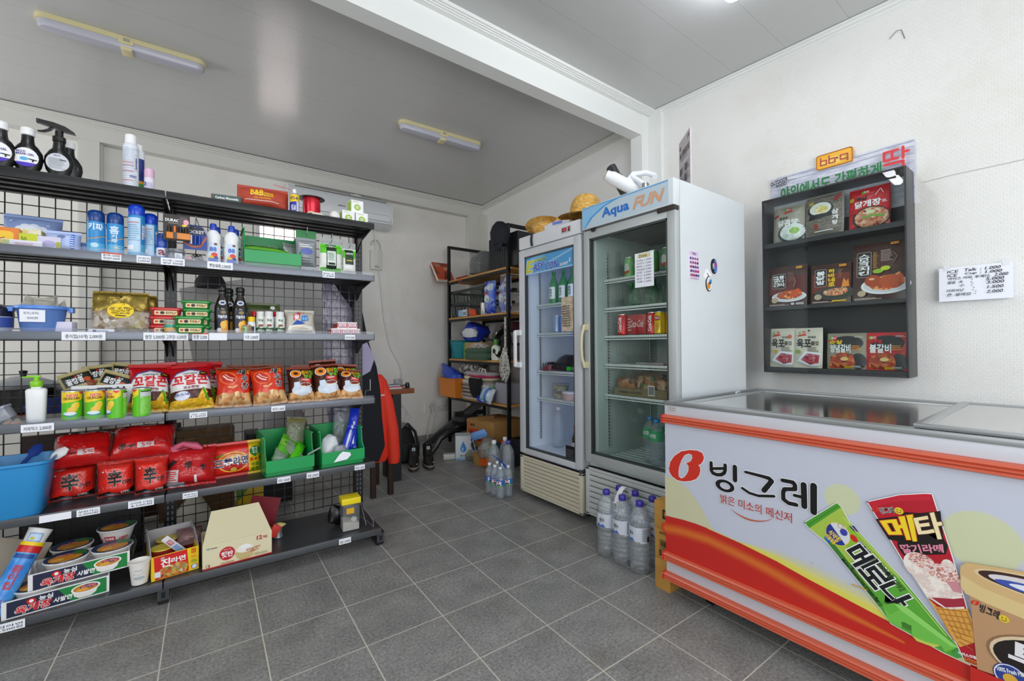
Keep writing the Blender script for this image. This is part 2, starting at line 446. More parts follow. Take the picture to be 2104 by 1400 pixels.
for a, b in (((XL, YF-.1, 0), (-1.1, YF, 3.0)), ((2.5, YF-.1, 0), (XR, YF, 3.0)), ((-1.1, YF-.1, 2.5), (2.5, YF, 3.0)), ((-1.1, YF-.1, 0), (2.5, YF, .5))): m.box(a, b, MWALLR)
struct(m, 'wall_front')
# sloped ceilings of the two halves, one each side of the beam
def slab(y0, z0, y1, z1, name):
    m = MB(); v = [(XL-.1, y0, z0), (XR+.1, y0, z0), (XR+.1, y1, z1), (XL-.1, y1, z1)]
    m.add(v+[(x, y, z+.06) for x, y, z in v], [(0, 1, 2, 3), (7, 6, 5, 4), (0, 4, 5, 1), (1, 5, 6, 2), (2, 6, 7, 3), (3, 7, 4, 0)], MCEIL)
    o = struct(m, name); return o
slab(2.15, 2.907, 4.73, 2.821, 'ceiling_rear')
slab(-1.9, 2.784, 2.13, 2.931, 'ceiling_front')
def zc(y): return 2.90-(y-2.376)*.0343
def zf(y): return 2.931-(2.13-y)*.0365
# windows
def window(n, mk, frame_mat, panes):
    mk_f = mk(frame_mat); f = struct(mk_f, 'window_%d' % n)
    g = panes.obj('pane', f); return f
WF = M('#d7d8d8', .4)
m = MB()
for a, b in (((.50, 4.63, 1.25), (.53, 4.70, 2.33)), ((.87, 4.63, 1.25), (.90, 4.70, 2.33)), ((.53, 4.63, 1.25), (.87, 4.70, 1.28)), ((.53, 4.63, 2.30), (.87, 4.70, 2.33)), ((.53, 4.64, 1.70), (.87, 4.69, 1.73))): m.box(a, b, WF)
w = struct(m, 'window_1'); MB().box((.53, 4.66, 1.28), (.87, 4.664, 2.30), CL('#fff6f2', .0)).obj('pane', w)
m = MB()
for a, b in (((-1.1, -1.86, .5), (-1.04, -1.82, 2.5)), ((2.44, -1.86, .5), (2.5, -1.82, 2.5)), ((-1.04, -1.86, .5), (2.44, -1.82, .56)), ((-1.04, -1.86, 2.44), (2.44, -1.82, 2.5)), ((.66, -1.86, .56), (.74, -1.82, 2.44))): m.box(a, b, WF)
w = struct(m, 'window_2'); MB().box((-1.04, -1.845, .56), (2.44, -1.84, 2.44), CL('#ffffff')).obj('pane', w); MB().box((-1.06, -1.90, .52), (2.46, -1.88, 2.48), M('#f0f2f3', .7)).obj('added_sky_blocker', w)  # added opaque sheet behind the pane keeps the sky's light out
m = MB()
for a, b in (((-2.87, -1.3, .8), (-2.83, -1.24, 2.3)), ((-2.87, .84, .8), (-2.83, .9, 2.3)), ((-2.87, -1.24, .8), (-2.83, .84, .86)), ((-2.87, -1.24, 2.24), (-2.83, .84, 2.3)), ((-2.87, -.24, .86), (-2.83, -.16, 2.24))): m.box(a, b, WF)
w = struct(m, 'window_3'); MB().box((-2.852, -1.24, .86), (-2.848, .84, 2.24), CL('#ffffff')).obj('pane', w); MB().box((-2.90, -1.28, .82), (-2.885, .88, 2.28), M('#f0f2f3', .7)).obj('added_sky_blocker', w)  # another added opaque sheet, blocking sky light at this opening
m = MB()
for a, b in (((-2.87, 3.1, 1.15), (-2.83, 3.15, 2.3)), ((-2.87, 4.05, 1.15), (-2.83, 4.1, 2.3)), ((-2.87, 3.15, 1.15), (-2.83, 4.05, 1.2)), ((-2.87, 3.15, 2.25), (-2.83, 4.05, 2.3))): m.box(a, b, WF)
w = struct(m, 'window_4'); MB().box((-2.852, 3.15, 1.2), (-2.848, 4.05, 2.25), CL('#ffffff')).obj('pane', w); MB().box((-2.90, 3.11, 1.16), (-2.885, 4.09, 2.29), M('#f0f2f3', .7)).obj('added_sky_blocker', w)  # added window around the rear fill light; its opaque sheet blocks the sky
# beam across the room, pilasters, cornices
m = MB().box((XL, 2.09, 2.735), (2.83, 2.19, 2.905), MTRIMW)
struct(m, 'trim_1')
m = MB()
for i in range(4): m.box((XL, 2.062-.012*i-.006, 2.893+.005*i), (XR, 2.092-.012*i, 2.935), MTRIMW)
struct(m, 'trim_2')
struct(MB().box((2.83, 2.085, 0), (XR, 2.19, 2.93), MTRIMW).box((2.91, 1.97, 0), (XR, 2.085, 2.92), MTRIMW), 'trim_3')
def cornice(p0, p1, n, name, mat, drop=.045):
    """ridged moulding where wall meets ceiling; n points into the room"""
    m = MB(); p0, p1, n = Vector(p0), Vector(p1), Vector(n)
    prof = [(0, 0)]
    for i in range(3):
        t = i*.014; prof += [(.042-t, -.002-t), (.042-t, -.011-t), (.036-t, -.014-t)]
    prof += [(0, -.055)]
    rings = [[p+n*a+Vector((0, 0, b)) for a, b in prof] for p in (p0, p1)]
    m.loft(rings, mat); return struct(m, name)
cornice((XL, 4.535, zc(4.535)-.002), (XR, 4.535, zc(4.535)-.002), (0, -1, 0), 'trim_4', MTRIM)
struct(MB().box((XL, 4.535, 2.68), (XR, YB, 2.83), MTRIM), 'trim_5')
cornice((XR, 2.19, zc(2.19)-.001), (XR, 4.55, zc(4.55)-.001), (-1, 0, 0), 'trim_6', MTRIM)
cornice((XR, -1.8, zf(-1.8)-.001), (XR, 2.07, zf(2.07)-.001), (-1, 0, 0), 'trim_7', MTRIMW)
struct(MB().box((-.66, 4.54, 0), (-.55, YB, 2.68), MTRIM).box((-.675, 4.58, 0), (-.535, YB, 2.68), MTRIM), 'trim_8')
struct(MB().box((2.74, 4.53, 0), (XR, YB, 2.68), MTRIM).box((2.90, 4.44, 0), (XR, 4.53, 2.70), MTRIM), 'trim_9')
struct(MB().box((1.345, 4.585, 0), (1.455, YB, 2.68), MTRIM).box((1.375, 4.57, 0), (1.425, 4.585, 2.68), MTRIM), 'trim_10')
struct(MB().box((1.46, 4.612, 0), (2.74, YB, .07), M('#8f8d88', .6)), 'baseboard_back')

# ------------------------------------------------------------------ ceiling lamps
def lamp(x, y, z, tilt, label, lit):
    t = thing('ceiling_lamp', label, 'lamp', (x, y, z), (tilt, 0, R(-2)), 'tube lamps under the ceiling')
    cream = M('#d9cfa2', .4)
    def cap(l, w, n=8): return [(-l+w*math.cos(PI/2+PI*i/n), w*math.sin(PI/2+PI*i/n)) for i in range(n+1)]+[(l+w*math.cos(-PI/2+PI*i/n), w*math.sin(-PI/2+PI*i/n)) for i in range(n+1)]
    MB().prism(cap(.325, .047), -.028, 0, cream, 'z').obj('housing', t)
    mat = M('#f4f6ff', .3, emit=32.0) if lit else M('#b9b9c6', .25)
    m = MB(); rings = []
    for w, z_ in ((.042, -.028), (.040, -.048), (.031, -.062), (.012, -.066)): rings.append([(a, b, z_) for a, b in cap(.322, w)])
    m.loft(rings, mat); m.obj('diffuser', t)
    MB().box((-.033, -.050, -.045), (.033, .050, .0), cream, .004).box((-.026, -.036, -.074), (.026, .036, -.040), cream, .008).obj('clamp', t)
    MB().box((-.012, -.0515, -.032), (.016, -.0495, -.014), M('#a9a595', .5)).obj('switch', t)
lamp(-.285, 3.31, zc(3.31), R(-1.96), 'unlit cream tube lamp above the black bottles of the store shelving', False)
lamp(1.69, 3.23, zc(3.23), R(-1.96), 'unlit cream tube lamp nearer the corner with the straw hats', False)
lamp(-.35, 1.25, zf(1.25), R(2.09), 'lit tube lamp out of the frame above the shelving aisle', True)
lamp(1.86, 1.065, zf(1.065), R(2.09), 'lit tube lamp out of the frame above the chest freezer', True)

# ------------------------------------------------------------------ air conditioner and wall fittings on the back wall
t = thing('air_conditioner', 'white split air conditioner high on the back wall behind the red ribbon spool', 'air conditioner', (.735, YB-.001, 2.345))
prof = [(0, 0), (-.10, -.005), (-.185, .035), (-.205, .10), (-.200, .225), (-.165, .272), (-.02, .28), (0, .28)]
W = 1.0
white = M('#dcdfe2', .3)
m = MB(); m.loft([[(x, a, b) for a, b in prof] for x in (.0, .02, W-.02, W)], white)
m.obj('body', t)
MB().box((.03, -.2065, .055), (W-.03, -.203, .058), M('#87898c', .5)).box((.05, -.14, -.004), (W-.22, -.06, .0), M('#6d7074', .5)).obj('louver', t)
m = MB()
for i in range(3): m.box((.06, -.185+.028*i, .262+.007*i), (W-.06, -.175+.028*i, .2665+.007*i), M('#50524f', .6))
m.obj('intake_grille', t)
m = MB(); a = Art(m, lambda x, y, h: (x, -.2035-h, y)); a.text('SAMSUNG', .44, .135, .51, .15, M('#3b3d40', .5), .02)
a.stroke([(.70, .12), (.95, .12), (.975, .10), (.975, .03), (.70, .035)], .003, M('#8b8d90', .5)); m.obj('front_panel', t)
m = MB().tube([(1.60, 4.60, 2.345), (1.605, 4.59, 2.2), (1.66, 4.60, 1.8), (1.70, 4.60, 1.4), (1.76, 4.60, 1.1), (1.88, 4.60, .88), (1.90, 4.59, .78), (1.86, 4.52, .72), (1.80, 4.4, .69), (1.55, 3.9, .745)], .006, M('#d8d8d4', .5))
m.solo('air_conditioner_cable', 'long pale cord hanging from the air conditioner down the back wall', 'cord')
t = thing('switch_box', 'small white box with a bent metal hook on the back wall below the air conditioner', 'switch box', (1.615, YB, 1.92))
MB().box((-.062, -.035, 0), (.062, 0, .21), M('#d3d2ca', .45), .006).obj('body', t)
MB().tube([(-.05, -.02, .26), (-.045, -.02, .30), (-.01, -.02, .325), (.03, -.02, .31), (.05, -.02, .25), (.045, -.02, .21)], .006, M('#bdbcb6', .4)).obj('hook', t)
m = MB(); a = Art(m, lambda x, y, h: (x, -.0355-h, y)); a.lines(-.02, .02, .03, .045, 2, M('#6b6b68', .6)); m.obj('marking', t)
for x, lab in ((2.245, 'white double wall outlet with a grey plug, beside the desk cables'), (2.405, 'white wall outlet with a round grey plug close to the black storage rack')):
    t = thing('wall_outlet', lab, 'outlet', (x, YB, .33), (0, 0, 0), 'outlets low on the back wall')
    MB().box((-.065, -.012, 0), (.065, 0, .13), M('#dadbd9', .4), .003).obj('plate', t)
    MB().at((0, -.012, .075), (PI/2, 0, 0)).lathe([(.022, 0), (.02, .025), (.008, .035)], M('#b3b3ad', .5)).obj('plug', t)
MB().tube([(2.245, 4.575, .405), (2.25, 4.55, .34), (2.21, 4.56, .22), (2.18, 4.55, .05), (2.17, 4.5, .01)], .006, M('#c9c8c2', .5)).solo('outlet_cable', 'pale cord hanging from the double outlet to the floor', 'cord')
MB().tube([(2.405, 4.57, .405), (2.40, 4.54, .42), (2.33, 4.55, .36), (2.29, 4.56, .26), (2.25, 4.55, .05), (2.22, 4.47, .01)], .005, M('#c9c8c2', .5)).solo('outlet_cable', 'pale cord looping from the outlet nearest the rack to the floor', 'cord')
# ------------------------------------------------------------------ black store shelving with wire-grid backs
SH = {1: 1.797, 2: 1.498, 3: 1.163, 4: .803, 5: .442, 6: .100}
GB = M('#1b1c1e', .35, .3); GT = M('#3c3e42', .4, .2); RAIL = M('#5e6166', .3, .6)
gon = thing('store_shelving', 'black double bay store shelving with wire grid back standing on the tiled floor', 'shelving', G(0, 0, 0), GR())
BAYS = ((-1.02, -.085), (-.085, .85))
VP = .36
for u in (-1.02, -.085, .85):
    m = MB().box((u-.024, VP, .02), (u+.024, VP+.05, 1.80), GB)
    for side in (-1, 1):
        for i in range(58):
            z = .14+i*.0283
            m.box((u+side*.009-.0035, VP-.0006, z), (u+side*.009+.0035, VP+.001, z+.017), M('#5b5d60', .5))
    m.obj('post', gon)
    f = MB().box((u-.02, -.05, .012), (u+.02, VP+.02, .075), GB).box((u-.02, -.056, .02), (u+.02, -.048, .068), M('#3a3c40', .4)).box((u-.007, -.0575, .03), (u+.007, -.055, .055), PBLK)
    f.box((u-.018, -.045, 0), (u+.018, -.01, .014), PBLK).obj('foot', gon)
for u0, u1 in BAYS:
    m = MB(); n = 18
    for i in range(1, n):
        x = u0+(u1-u0)*i/n; m.box((x-.002, VP+.018, .12), (x+.002, VP+.022, 1.79), GB)
    k = 33
    for i in range(k+1):
        z = .13+i*(1.66)/k; m.box((u0+.02, VP+.014, z-.002), (u1-.02, VP+.018, z+.002), GB)
    m.obj('wire_grid', gon)
shelf_of = {}
clear_rail = CL('#f4f6fa', .05, .2, .5)
for bi, (u0, u1) in enumerate(BAYS):
    for k in range(1, 7):
        z = SH[k]; f0 = -.062 if k == 6 else .04
        m = MB().box((u0+.004, f0, z-.004), (u1-.004, VP, z), GT)
        m.box((u0+.002, f0-.012, z-.030), (u1-.002, f0+.004, z+.004), RAIL if k > 1 else GB, .002)
        if k < 6:
            for j in range(4):
                y = f0+.045+j*.075; m.box((u0+.004, y, z-.022), (u1-.004, y+.03, z-.004), GB)
        else: m.box((u0+.004, f0+.03, z-.03), (u1-.004, f0+.05, z-.004), GB)
        sh = m.obj('shelf', gon); shelf_of[(bi, k)] = sh
        if k in (2, 3, 4): MB().box((u0+.01, f0-.0165, z-.026), (u1-.01, f0-.0145, z+.018 if k > 1 else z), clear_rail).obj('price_rail', sh)
        if k < 6:
            for uu in (u0+.012, u1-.012):
                br = MB().prism([(f0+.01, z-.012), (f0+.01, z-.026), (VP-.11, z-.055), (VP-.03, z-.10), (VP+.01, z-.115), (VP+.01, z-.012)], uu-.003, uu+.003, GB, 'x'); br.obj('bracket', sh)
def price_tag(u, k, w, h, txt, rot=0.0, band=None, dz=0.0):
    bi = 0 if u < -.085 else 1; z = SH[k]; f = -.062 if k == 6 else .04
    m = MB().box((u-w/2, f-.0185, z-.014-h/2+dz), (u+w/2, f-.0170, z-.014+h/2+dz), PAPER)
    a = Art(m, lambda x, y, hh: (x, f-.0185-hh, y))
    if band: a.rect(u-w/2, z-.014+h/2+dz-.006, u+w/2, z-.014+h/2+dz, M(band, .6))
    rows = txt.split('\n')
    for i, r in enumerate(rows):
        hh = h*.55/len(rows); zz = z-.014+dz+h*.36-(i+1)*h*.72/len(rows)
        if r: a.text(r, u-w*.42, zz, u+w*.42, zz+hh, INK, .008)
    m.obj('price_tag', shelf_of[(bi, k)])
price_tag(-.262, 2, .062, .034, '홈키파 3,000원\n에프킬라 4,000원', band='#d8532f')
price_tag(-.158, 2, .048, .032, '건전지\n2,000원'); price_tag(-.058, 2, .085, .032, '모기향 1,500원\n성냥 500원')
price_tag(.118, 2, .10, .034, '주방세제 2,500원'); price_tag(.60, 2, .062, .034, '종이컵 1호\n1,500')
price_tag(-.345, 3, .130, .034, '종이컵(10개) 2,000원'); price_tag(-.12, 3, .078, .034, '쌈장 2,000원')
price_tag(-.045, 3, .085, .034, '고추장~3,500원'); price_tag(.042, 3, .06, .034, '된장 2,500', band='#d8532f'); price_tag(.11, 3, .07, .034, '')
price_tag(.245, 3, .065, .034, '식초 2,000원'); price_tag(.71, 3, .055, .026, '라이터 500원')
price_tag(-.475, 4, .09, .030, '커피믹스 2,000원'); price_tag(.035, 4, .066, .026, '꼬깔콘 1,700원\n1,500'); price_tag(.36, 4, .062, .026, '새우깡 1,500원')
price_tag(-.425, 5, .09, .028, ''); price_tag(-.33, 5, .07, .028, '부탄가스\n2,000원'); price_tag(-.165, 5, .085, .030, '신라면 5개입\n4,500원')
price_tag(.005, 5, .055, .026, '짜파게티\n1,500원'); price_tag(.385, 5, .06, .028, '라면 1,000원'); price_tag(.52, 5, .06, .028, '양말 2,000원'); price_tag(.76, 5, .055, .026, '면장갑 1,000원')
price_tag(-.52, 6, .075, .032, '컵라면\n1,500원'); price_tag(.655, 6, .06, .028, '얼음 2,000원')
m = MB()
for s_ in (.80,):
    m.tube([(s_-.012, .0, .11), (s_-.012, .12, .21), (s_-.012, .13, .22), (s_-.012, .135, .12)], .002, M('#b9bbbd', .3, .8))
    m.tube([(s_+.018, -.03, .10), (s_+.018, -.03, .135), (s_-.012, .10, .21)], .002, M('#b9bbbd', .3, .8)); m.tube([(s_+.018, -.03, .105), (s_-.01, .12, .12)], .002, M('#b9bbbd', .3, .8))
m.solo('shelf_divider', 'bent chrome wire divider at the end of the lowest shelf', 'divider', G(0, 0, 0), GR())
m = MB()
m.tube([(.813, .0, .13), (.813, -.0, .07), (.813, .09, .06), (.813, .10, .02)], .002, M('#b9bbbd', .3, .8))
m.solo('shelf_divider', 'bent chrome wire divider at the end of the potato snack shelf', 'divider', G(0, 0, .803-.02), GR())
# ------------------------------------------------------------------ packaging builders
def pillow(w, h, t, mat, seed=0.0, amp=.004, pinch=.06, seal=.012, nx=16, ny=20, back=.7, sealmat=None, fs=16, py=3.0):
    """a filled bag standing on its lower seal; returns (mesh builder, front surface function)"""
    def wx(y): return 1-pinch*max(0, math.sin(PI*min(max(y/h, 0), 1)))
    def d(x, y):
        a = max(0, 1-abs(2*x/w)**2.6)**.6; yy = min(1, abs((y-h/2)/(h/2-seal)))
        b = max(0, 1-yy**py)**.55; e = min(1, 2.5*a)*min(1, 2.5*b)
        return .0012+t*.5*a*b+e*amp*noise.noise(Vector((x*fs+seed, y*fs*1.2, seed*3)))+e*amp*.6*abs(noise.noise(Vector((x*fs*2.4, y*fs*2.1+seed, 5))))
    fn = lambda x, y, k: (x*wx(y), -(d(x, y)+k*1.6+.0004), y)
    m = MB(); vs = []; fs_ = []
    X = [-w/2+w*i/nx for i in range(nx+1)]
    Y = [0, seal]+[seal+(h-2*seal)*j/ny for j in range(1, ny)]+[h-seal, h]
    for sgn in (-1, back):
        o = len(vs)
        for y in Y:
            for x in X: vs.append((x*wx(y), sgn*d(x, y), y))
        n = nx+1
        for j in range(len(Y)-1):
            for i in range(nx): fs_.append((o+j*n+i, o+j*n+i+1, o+(j+1)*n+i+1, o+(j+1)*n+i))
    k = len(vs)//2; n = nx+1; ly = len(Y)
    rim = [i for i in range(n)]+[j*n+nx for j in range(1, ly)]+[(ly-1)*n+i for i in range(nx-1, -1, -1)]+[j*n for j in range(ly-2, 0, -1)]
    for i in range(len(rim)):
        a, b = rim[i], rim[(i+1) % len(rim)]; fs_.append((a, b, b+k, a+k))
    m.add(vs, fs_, mat)
    return m, fn
def bagart(m, fn): return Art(m, fn, .00025, .0003, .011)
def cyl_thing(name, label, cat, loc, rz, body, bmat, parts=(), group=None, art=None, r=None, seg=24, sx=1, sy=1):
    """body profile + list of (part name, profile, material); art(Art) draws the printed sleeve"""
    t = thing(name, label, cat, loc, (0, 0, GTH+rz), group)
    MB().lathe(body, bmat, seg=seg, sx=sx, sy=sy).obj('body', t)
    for pn, prof, pm in parts: MB().lathe(prof, pm, seg=seg, sx=sx, sy=sy).obj(pn, t)
    if art:
        m = MB(); art(Art(m, wrapcyl(r), .0002, .0004, .006)); m.obj('label', t)
    return t
def carton(name, label, cat, loc, rot, w, d, h, mat, art=None, side=None, top=None, group=None, bev=.0015, parent=False):
    m = MB().box((-w/2, 0, 0), (w/2, d, h), mat, bev)
    if art: art(Art(m))
    if side:
        for sg in (-1, 1):
            side(Art(m, lambda x, y, k, sg=sg: (sg*(w/2+k), x, y)))
    if top: top(Art(m, lambda x, y, k: (x, y, h+k)))
    return m.solo(name, label, cat, loc, rot, group)
# ------------------------------------------------------------------ top shelf
Z1 = SH[1]
def gel_bottle(u, v, label, kind, rz=0.0, front=True):
    t = thing('cleaner_bottle', label, 'bottle', G(u, v, Z1), GR(rz), 'black cleaner bottles on the top shelf')
    blk = M('#101112', .28)
    m = MB(); rings = []
    for z, w, d in ((0, .030, .022), (.004, .034, .026), (.03, .033, .025), (.045, .040, .026), (.075, .0455, .027), (.10, .043, .026), (.125, .030, .022), (.135, .021, .019), (.15, .0185, .0175), (.172, .0175, .0165)): rings.append((0, 0, z, w, d))
    m.ell(rings, blk, 24); m.obj('body', t)
    if kind == 'cap':
        MB().lathe([(.0175, .168), (.0205, .170), (.0205, .196), (.0185, .199)], WHT).obj('cap', t)
    else:
        h = MB().lathe([(.0185, .165), (.0205, .167), (.0205, .186), (.013, .19), (.0125, .212)], blk)
        h.prism([(-.060, .232), (-.058, .246), (-.015, .243), (.02, .234), (.047, .216), (.05, .210), (.012, .213), (-.018, .222)], -.011, .011, blk).box((-.066, -.009, .231), (-.056, .009, .248), M('#2c2f33', .4), .002)
        h.obj('spray_head', t)
        MB().prism([(-.026, .224), (-.033, .213), (-.048, .204), (-.062, .200), (-.062, .196), (-.044, .198), (-.024, .210), (-.016, .222)], -.006, .006, blk).obj('trigger', t)
    if front:
        m = MB(); fy = lambda x, y: -(.0275*math.sqrt(max(0, 1-(x/.052)**2))+.0015)
        a = Art(m, lambda x, y, k: (x, fy(x, y)-k, y), .0003, .0006, .01)
        if kind == 'cap':
            a.ell(0, .073, .036, .038, WHT); a.poly([(-.03, .052), (-.024, .044), (-.012, .037), (0, .035), (.012, .037), (.024, .044), (.03, .052)], M('#4a2fc0', .5))
            a.text('MOLD', -.026, .091, .0, .099, M('#4b3a8c', .5), .03); a.text('BREAK GEL', -.027, .081, .024, .089, M('#4b3a8c', .5), .03)
            a.ell(-.004, .066, .012, .007, M('#57b3e6', .5)); a.poly([(.008, .069), (.032, .067), (.032, .064), (.024, .063), (.022, .056), (.018, .056), (.019, .063), (.008, .066)], INK)
        else:
            a.ell(0, .073, .035, .037, M('#cfd3d9', .5)); a.text('BREAK', -.01, .098, .01, .104, M('#6b5aa8', .5), .02)
            a.lines(-.026, .045, .026, .09, 8, M('#a5aab2', .6)); a.rect(.008, .082, .026, .085, INK)
        m.obj('label', t)
    return t
gel_bottle(-.600, .115, 'black gel bottle with purple label cut by the picture edge on the top shelf', 'cap')
gel_bottle(-.530, .13, 'black gel bottle with white cap and purple label beside the trigger spray', 'cap')
gel_bottle(-.440, .13, 'black trigger spray bottle with plain grey oval label on the top shelf', 'spray')
gel_bottle(-.425, .20, 'black bottle with white cap half hidden behind the trigger spray', 'cap', front=False)
def a_(a):
    a.lines(-.030, .02, .030, .195, 20, M('#b9c3d6', .6), .25)
    for z in (.045, .085, .11, .125): a.lines(-.026, z, .012, z+.006, 1, M('#d77a78', .6))
    a.rect(.018, .10, .021, .15, M('#3c4f96', .5)); a.text('SPRAY', .0, .06, .02, .07, M('#3c4f96', .5), .02)
cyl_thing('aerosol_can', 'tall white aerosol can with plain white cap alone on the top shelf', 'spray can', G(-.213, .13, Z1), 0, [(.026, 0), (.0275, .003), (.0275, .205), (.024, .214), (.021, .218)], M('#dfe6ee', .3), [('cap', [(.0195, .216), (.0205, .218), (.020, .254), (.0185, .257)], WHT)], art=a_, r=.0275)
def a_(a):
    a.rect(-.03, .02, .03, .04, M('#2a3fb0', .4)); a.rect(-.03, .04, .03, .055, M('#2f9a4c', .4)); a.rect(-.03, .055, .03, .068, M('#f0a81c', .4)); a.rect(-.03, .068, .03, .17, M('#1d2f7c', .4))
cyl_thing('aerosol_can', 'aerosol can with blue, green and orange bands hidden behind the tall white one', 'spray can', G(-.196, .185, Z1), 0, [(.026, 0), (.0275, .003), (.0275, .20), (.024, .21)], M('#e4e8ee', .3), [('cap', [(.0195, .208), (.0195, .235), (.018, .238)], WHT)], art=a_, r=.0275)
def a_(a):
    a.lines(-.016, .01, .018, .055, 8, M('#9c94c4', .6), .3); a.text('2', -.018, .04, -.009, .055, M('#3c4f96', .5), .05)
cyl_thing('deodorant_can', 'short can with pale pink cap on the top shelf', 'spray can', G(-.149, .13, Z1), 0, [(.018, 0), (.019, .002), (.019, .074), (.018, .078)], M('#e6e2f0', .3), [('cap', [(.0188, .078), (.0188, .112), (.016, .119), (.010, .121)], M('#e3b9d2', .35))], art=a_, r=.019)
m = MB().at((0, 0, .006), (0, PI/2, 0)).lathe([(.0055, -.055), (.0055, .035), (.001, .05)], M('#e69a22', .4), seg=6)
m.at((0, 0, .006), (0, PI/2, 0)).lathe([(.0058, -.012), (.0058, .022)], WHT, seg=6); m.solo('pencil', 'orange pencil lying near the front edge of the top shelf', 'pencil', G(.03, .07, Z1+.004), GR(-.1))
carton('alarm_box', 'dark green box with white carbon monoxide alarm lettering on the top shelf', 'box', G(.145, .11, Z1), GR(-.12), .125, .09, .052, M('#3f5a57', .4),
       lambda a: (a.text('Carbon Monoxide', -.045, .031, .05, .042, WHT, .03), a.text('Alarm', -.015, .016, .02, .025, WHT, .03), a.rect(-.0625, .0, -.058, .05, M('#a3242c', .4))), None, lambda a: a.rect(-.05, .02, .05, .07, M('#58706c', .4)))
# charcoal bag
m, fn = pillow(.23, .13, .10, M('#b2402a', .55), 3.0, .006, .0, .014, fs=22)
a = bagart(m, fn); a.text('B&B', -.055, .068, .0, .098, YEL, .06); a.text('CHARCOAL', .003, .077, .045, .086, YEL, .03); a.text('BRIQUETS', .003, .065, .045, .074, YEL, .03); a.text('ALL NATURAL', -.04, .052, .035, .058, YEL, .02); a.rect(-.08, .040, .07, .043, M('#e8d4c8', .5))
m.solo('charcoal_bag', 'orange-red charcoal bag lying on its side on the top shelf', 'bag', G(.305, .13, Z1), GR(-.08, -.1))
def a_(a):
    a.rect(-.04, 0.005, .04, .105, M('#1c31a8', .35)); a.poly([(-.04, .062), (.04, .075), (.04, .105), (-.04, .105)], YEL); a.text('WD-40', -.026, .078, .016, .094, M('#14205c', .4), .05); a.rect(.006, .01, .022, .07, M('#d3d8e6', .4)); a.text('WD-40', -.02, .02, .002, .05, WHT, .02)
t = cyl_thing('lubricant_can', 'small blue and yellow lubricant spray can with red straw on the top shelf', 'spray can', G(.447, .10, Z1), 0, [(.0215, 0), (.0225, .002), (.0225, .107), (.018, .114)], M('#c9ccd2', .25, .6), [('nozzle', [(.009, .113), (.0095, .118), (.0095, .132), (.007, .138)], WHT)], art=a_, r=.0225)
MB().tube([(-.02, -.012, .131), (-.10, -.02, .136)], .0014, RED).obj('straw', t)
t = thing('ribbon_spool', 'spool of red shiny ribbon with black flanges on the top shelf', 'spool', G(.537, .135, Z1), GR())
MB().lathe([(.044, .004), (.0445, .006), (.044, .05), (.0448, .052), (.044, .112)], M('#c5122e', .22, .35)).obj('ribbon', t)
MB().lathe([(.012, .112), (.067, .112), (.067, .115), (.012, .116)], M('#2b2b2d', .4)).obj('flange', t); MB().lathe([(.012, 0), (.062, 0), (.062, .003), (.012, .004)], M('#2b2b2d', .4)).obj('flange', t)
m = MB(); m.tube([(-.03, 0, .008), (-.02, -.01, .016), (.0, -.008, .012), (.03, -.006, .014), (.045, 0, .009)], .006, M('#d8d0b4', .5)); m.tube([(.0, .0, .008), (.04, .004, .01), (.05, -.008, .006), (-.01, -.012, .006)], .005, M('#e9e6dc', .5))
m.solo('plug_cord', 'coiled off-white plug cord lying in front of the ribbon spool', 'cord', G(.535, .065, Z1+.003), GR())
t = thing('light_bulb', 'white globe bulb resting beside the bulb cartons on the top shelf', 'bulb', G(.648, .10, Z1), GR())
MB().lathe([(.004, .055), (.018, .052), (.027, .040), (.0295, .028), (.026, .014), (.016, .004), (.008, 0)], M('#f0eee8', .2)).obj('globe', t)
MB().lathe([(.006, .001), (.013, .001), (.013, .006)], M('#a6a49c', .4, .6)).obj('collar', t)
def ba(a):
    a.ell(.0, .030, .019, .018, M('#9ac21f', .4)); a.text('LED', -.010, .032, .010, .039, WHT, .04); a.text('12W', -.010, .022, .010, .029, WHT, .04); a.text('LUMENLUX', -.028, .058, .008, .063, M('#c4d28a', .4), .02)
for i, (u, v, z, lab) in enumerate(((.722, .09, 0, 'white and lime bulb carton at the base of its stack, beside the globe bulb'), (.796, .09, 0, 'white and lime bulb carton at the base of its stack, nearest the shelf end'), (.775, .105, .0715, 'white and lime bulb carton standing on top of the other two'))):
    carton('bulb_carton', lab, 'box', G(u, v, Z1+z), GR(-.03+.05*i), .069, .069, .07, WHT, ba, lambda a: a.rect(.004, .004, .065, .066, M('#9ac21f', .4)), None, 'bulb cartons on the top shelf')
# ------------------------------------------------------------------ second shelf: wipes, sprays, soap
Z2 = SH[2]
m, fn = pillow(.175, .17, .085, M('#8fa6d8', .35), 1.0, .006, .03, .012, fs=14)
a = bagart(m, fn)
for i in range(9): a.ell(.0+.037*math.cos(i*.7)+.003, .088+.022*math.sin(i*.7), .017, .013, M('#dfe7f7', .4), 10)
a.ell(.003, .088, .034, .021, M('#e6ecf8', .4)); a.text('좋은느낌', -.025, .08, .03, .095, M('#55607c', .4), .02); a.ell(.055, .06, .011, .007, M('#51586a', .4), 12)
for p in ((-.06, .13), (.05, .12), (-.05, .03), (.03, .03), (.065, .09)): a.ell(*p, .006, .005, M('#bccbee', .4), 10)
m.solo('pad_packet', 'pale blue soft packet with white cloud emblem standing at the back of the second shelf', 'packet', G(-.54, .24, Z2), GR(.05, -.15))
carton('soap_box', 'orange and yellow soap box with smiling face at the edge of the second shelf', 'box', G(-.60, .12, Z2), GR(.06), .10, .05, .085, M('#e8832a', .4), lambda a: (a.rrect(-.05, .006, .034, .07, .012, M('#f5c52c', .4)), a.text('water', -.02, .012, .02, .024, INK, .02), a.ell(.005, .036, .007, .004, M('#e9a07c', .4)), a.stroke([(-.01, .045), (0, .04), (.01, .045)], .002, INK)))
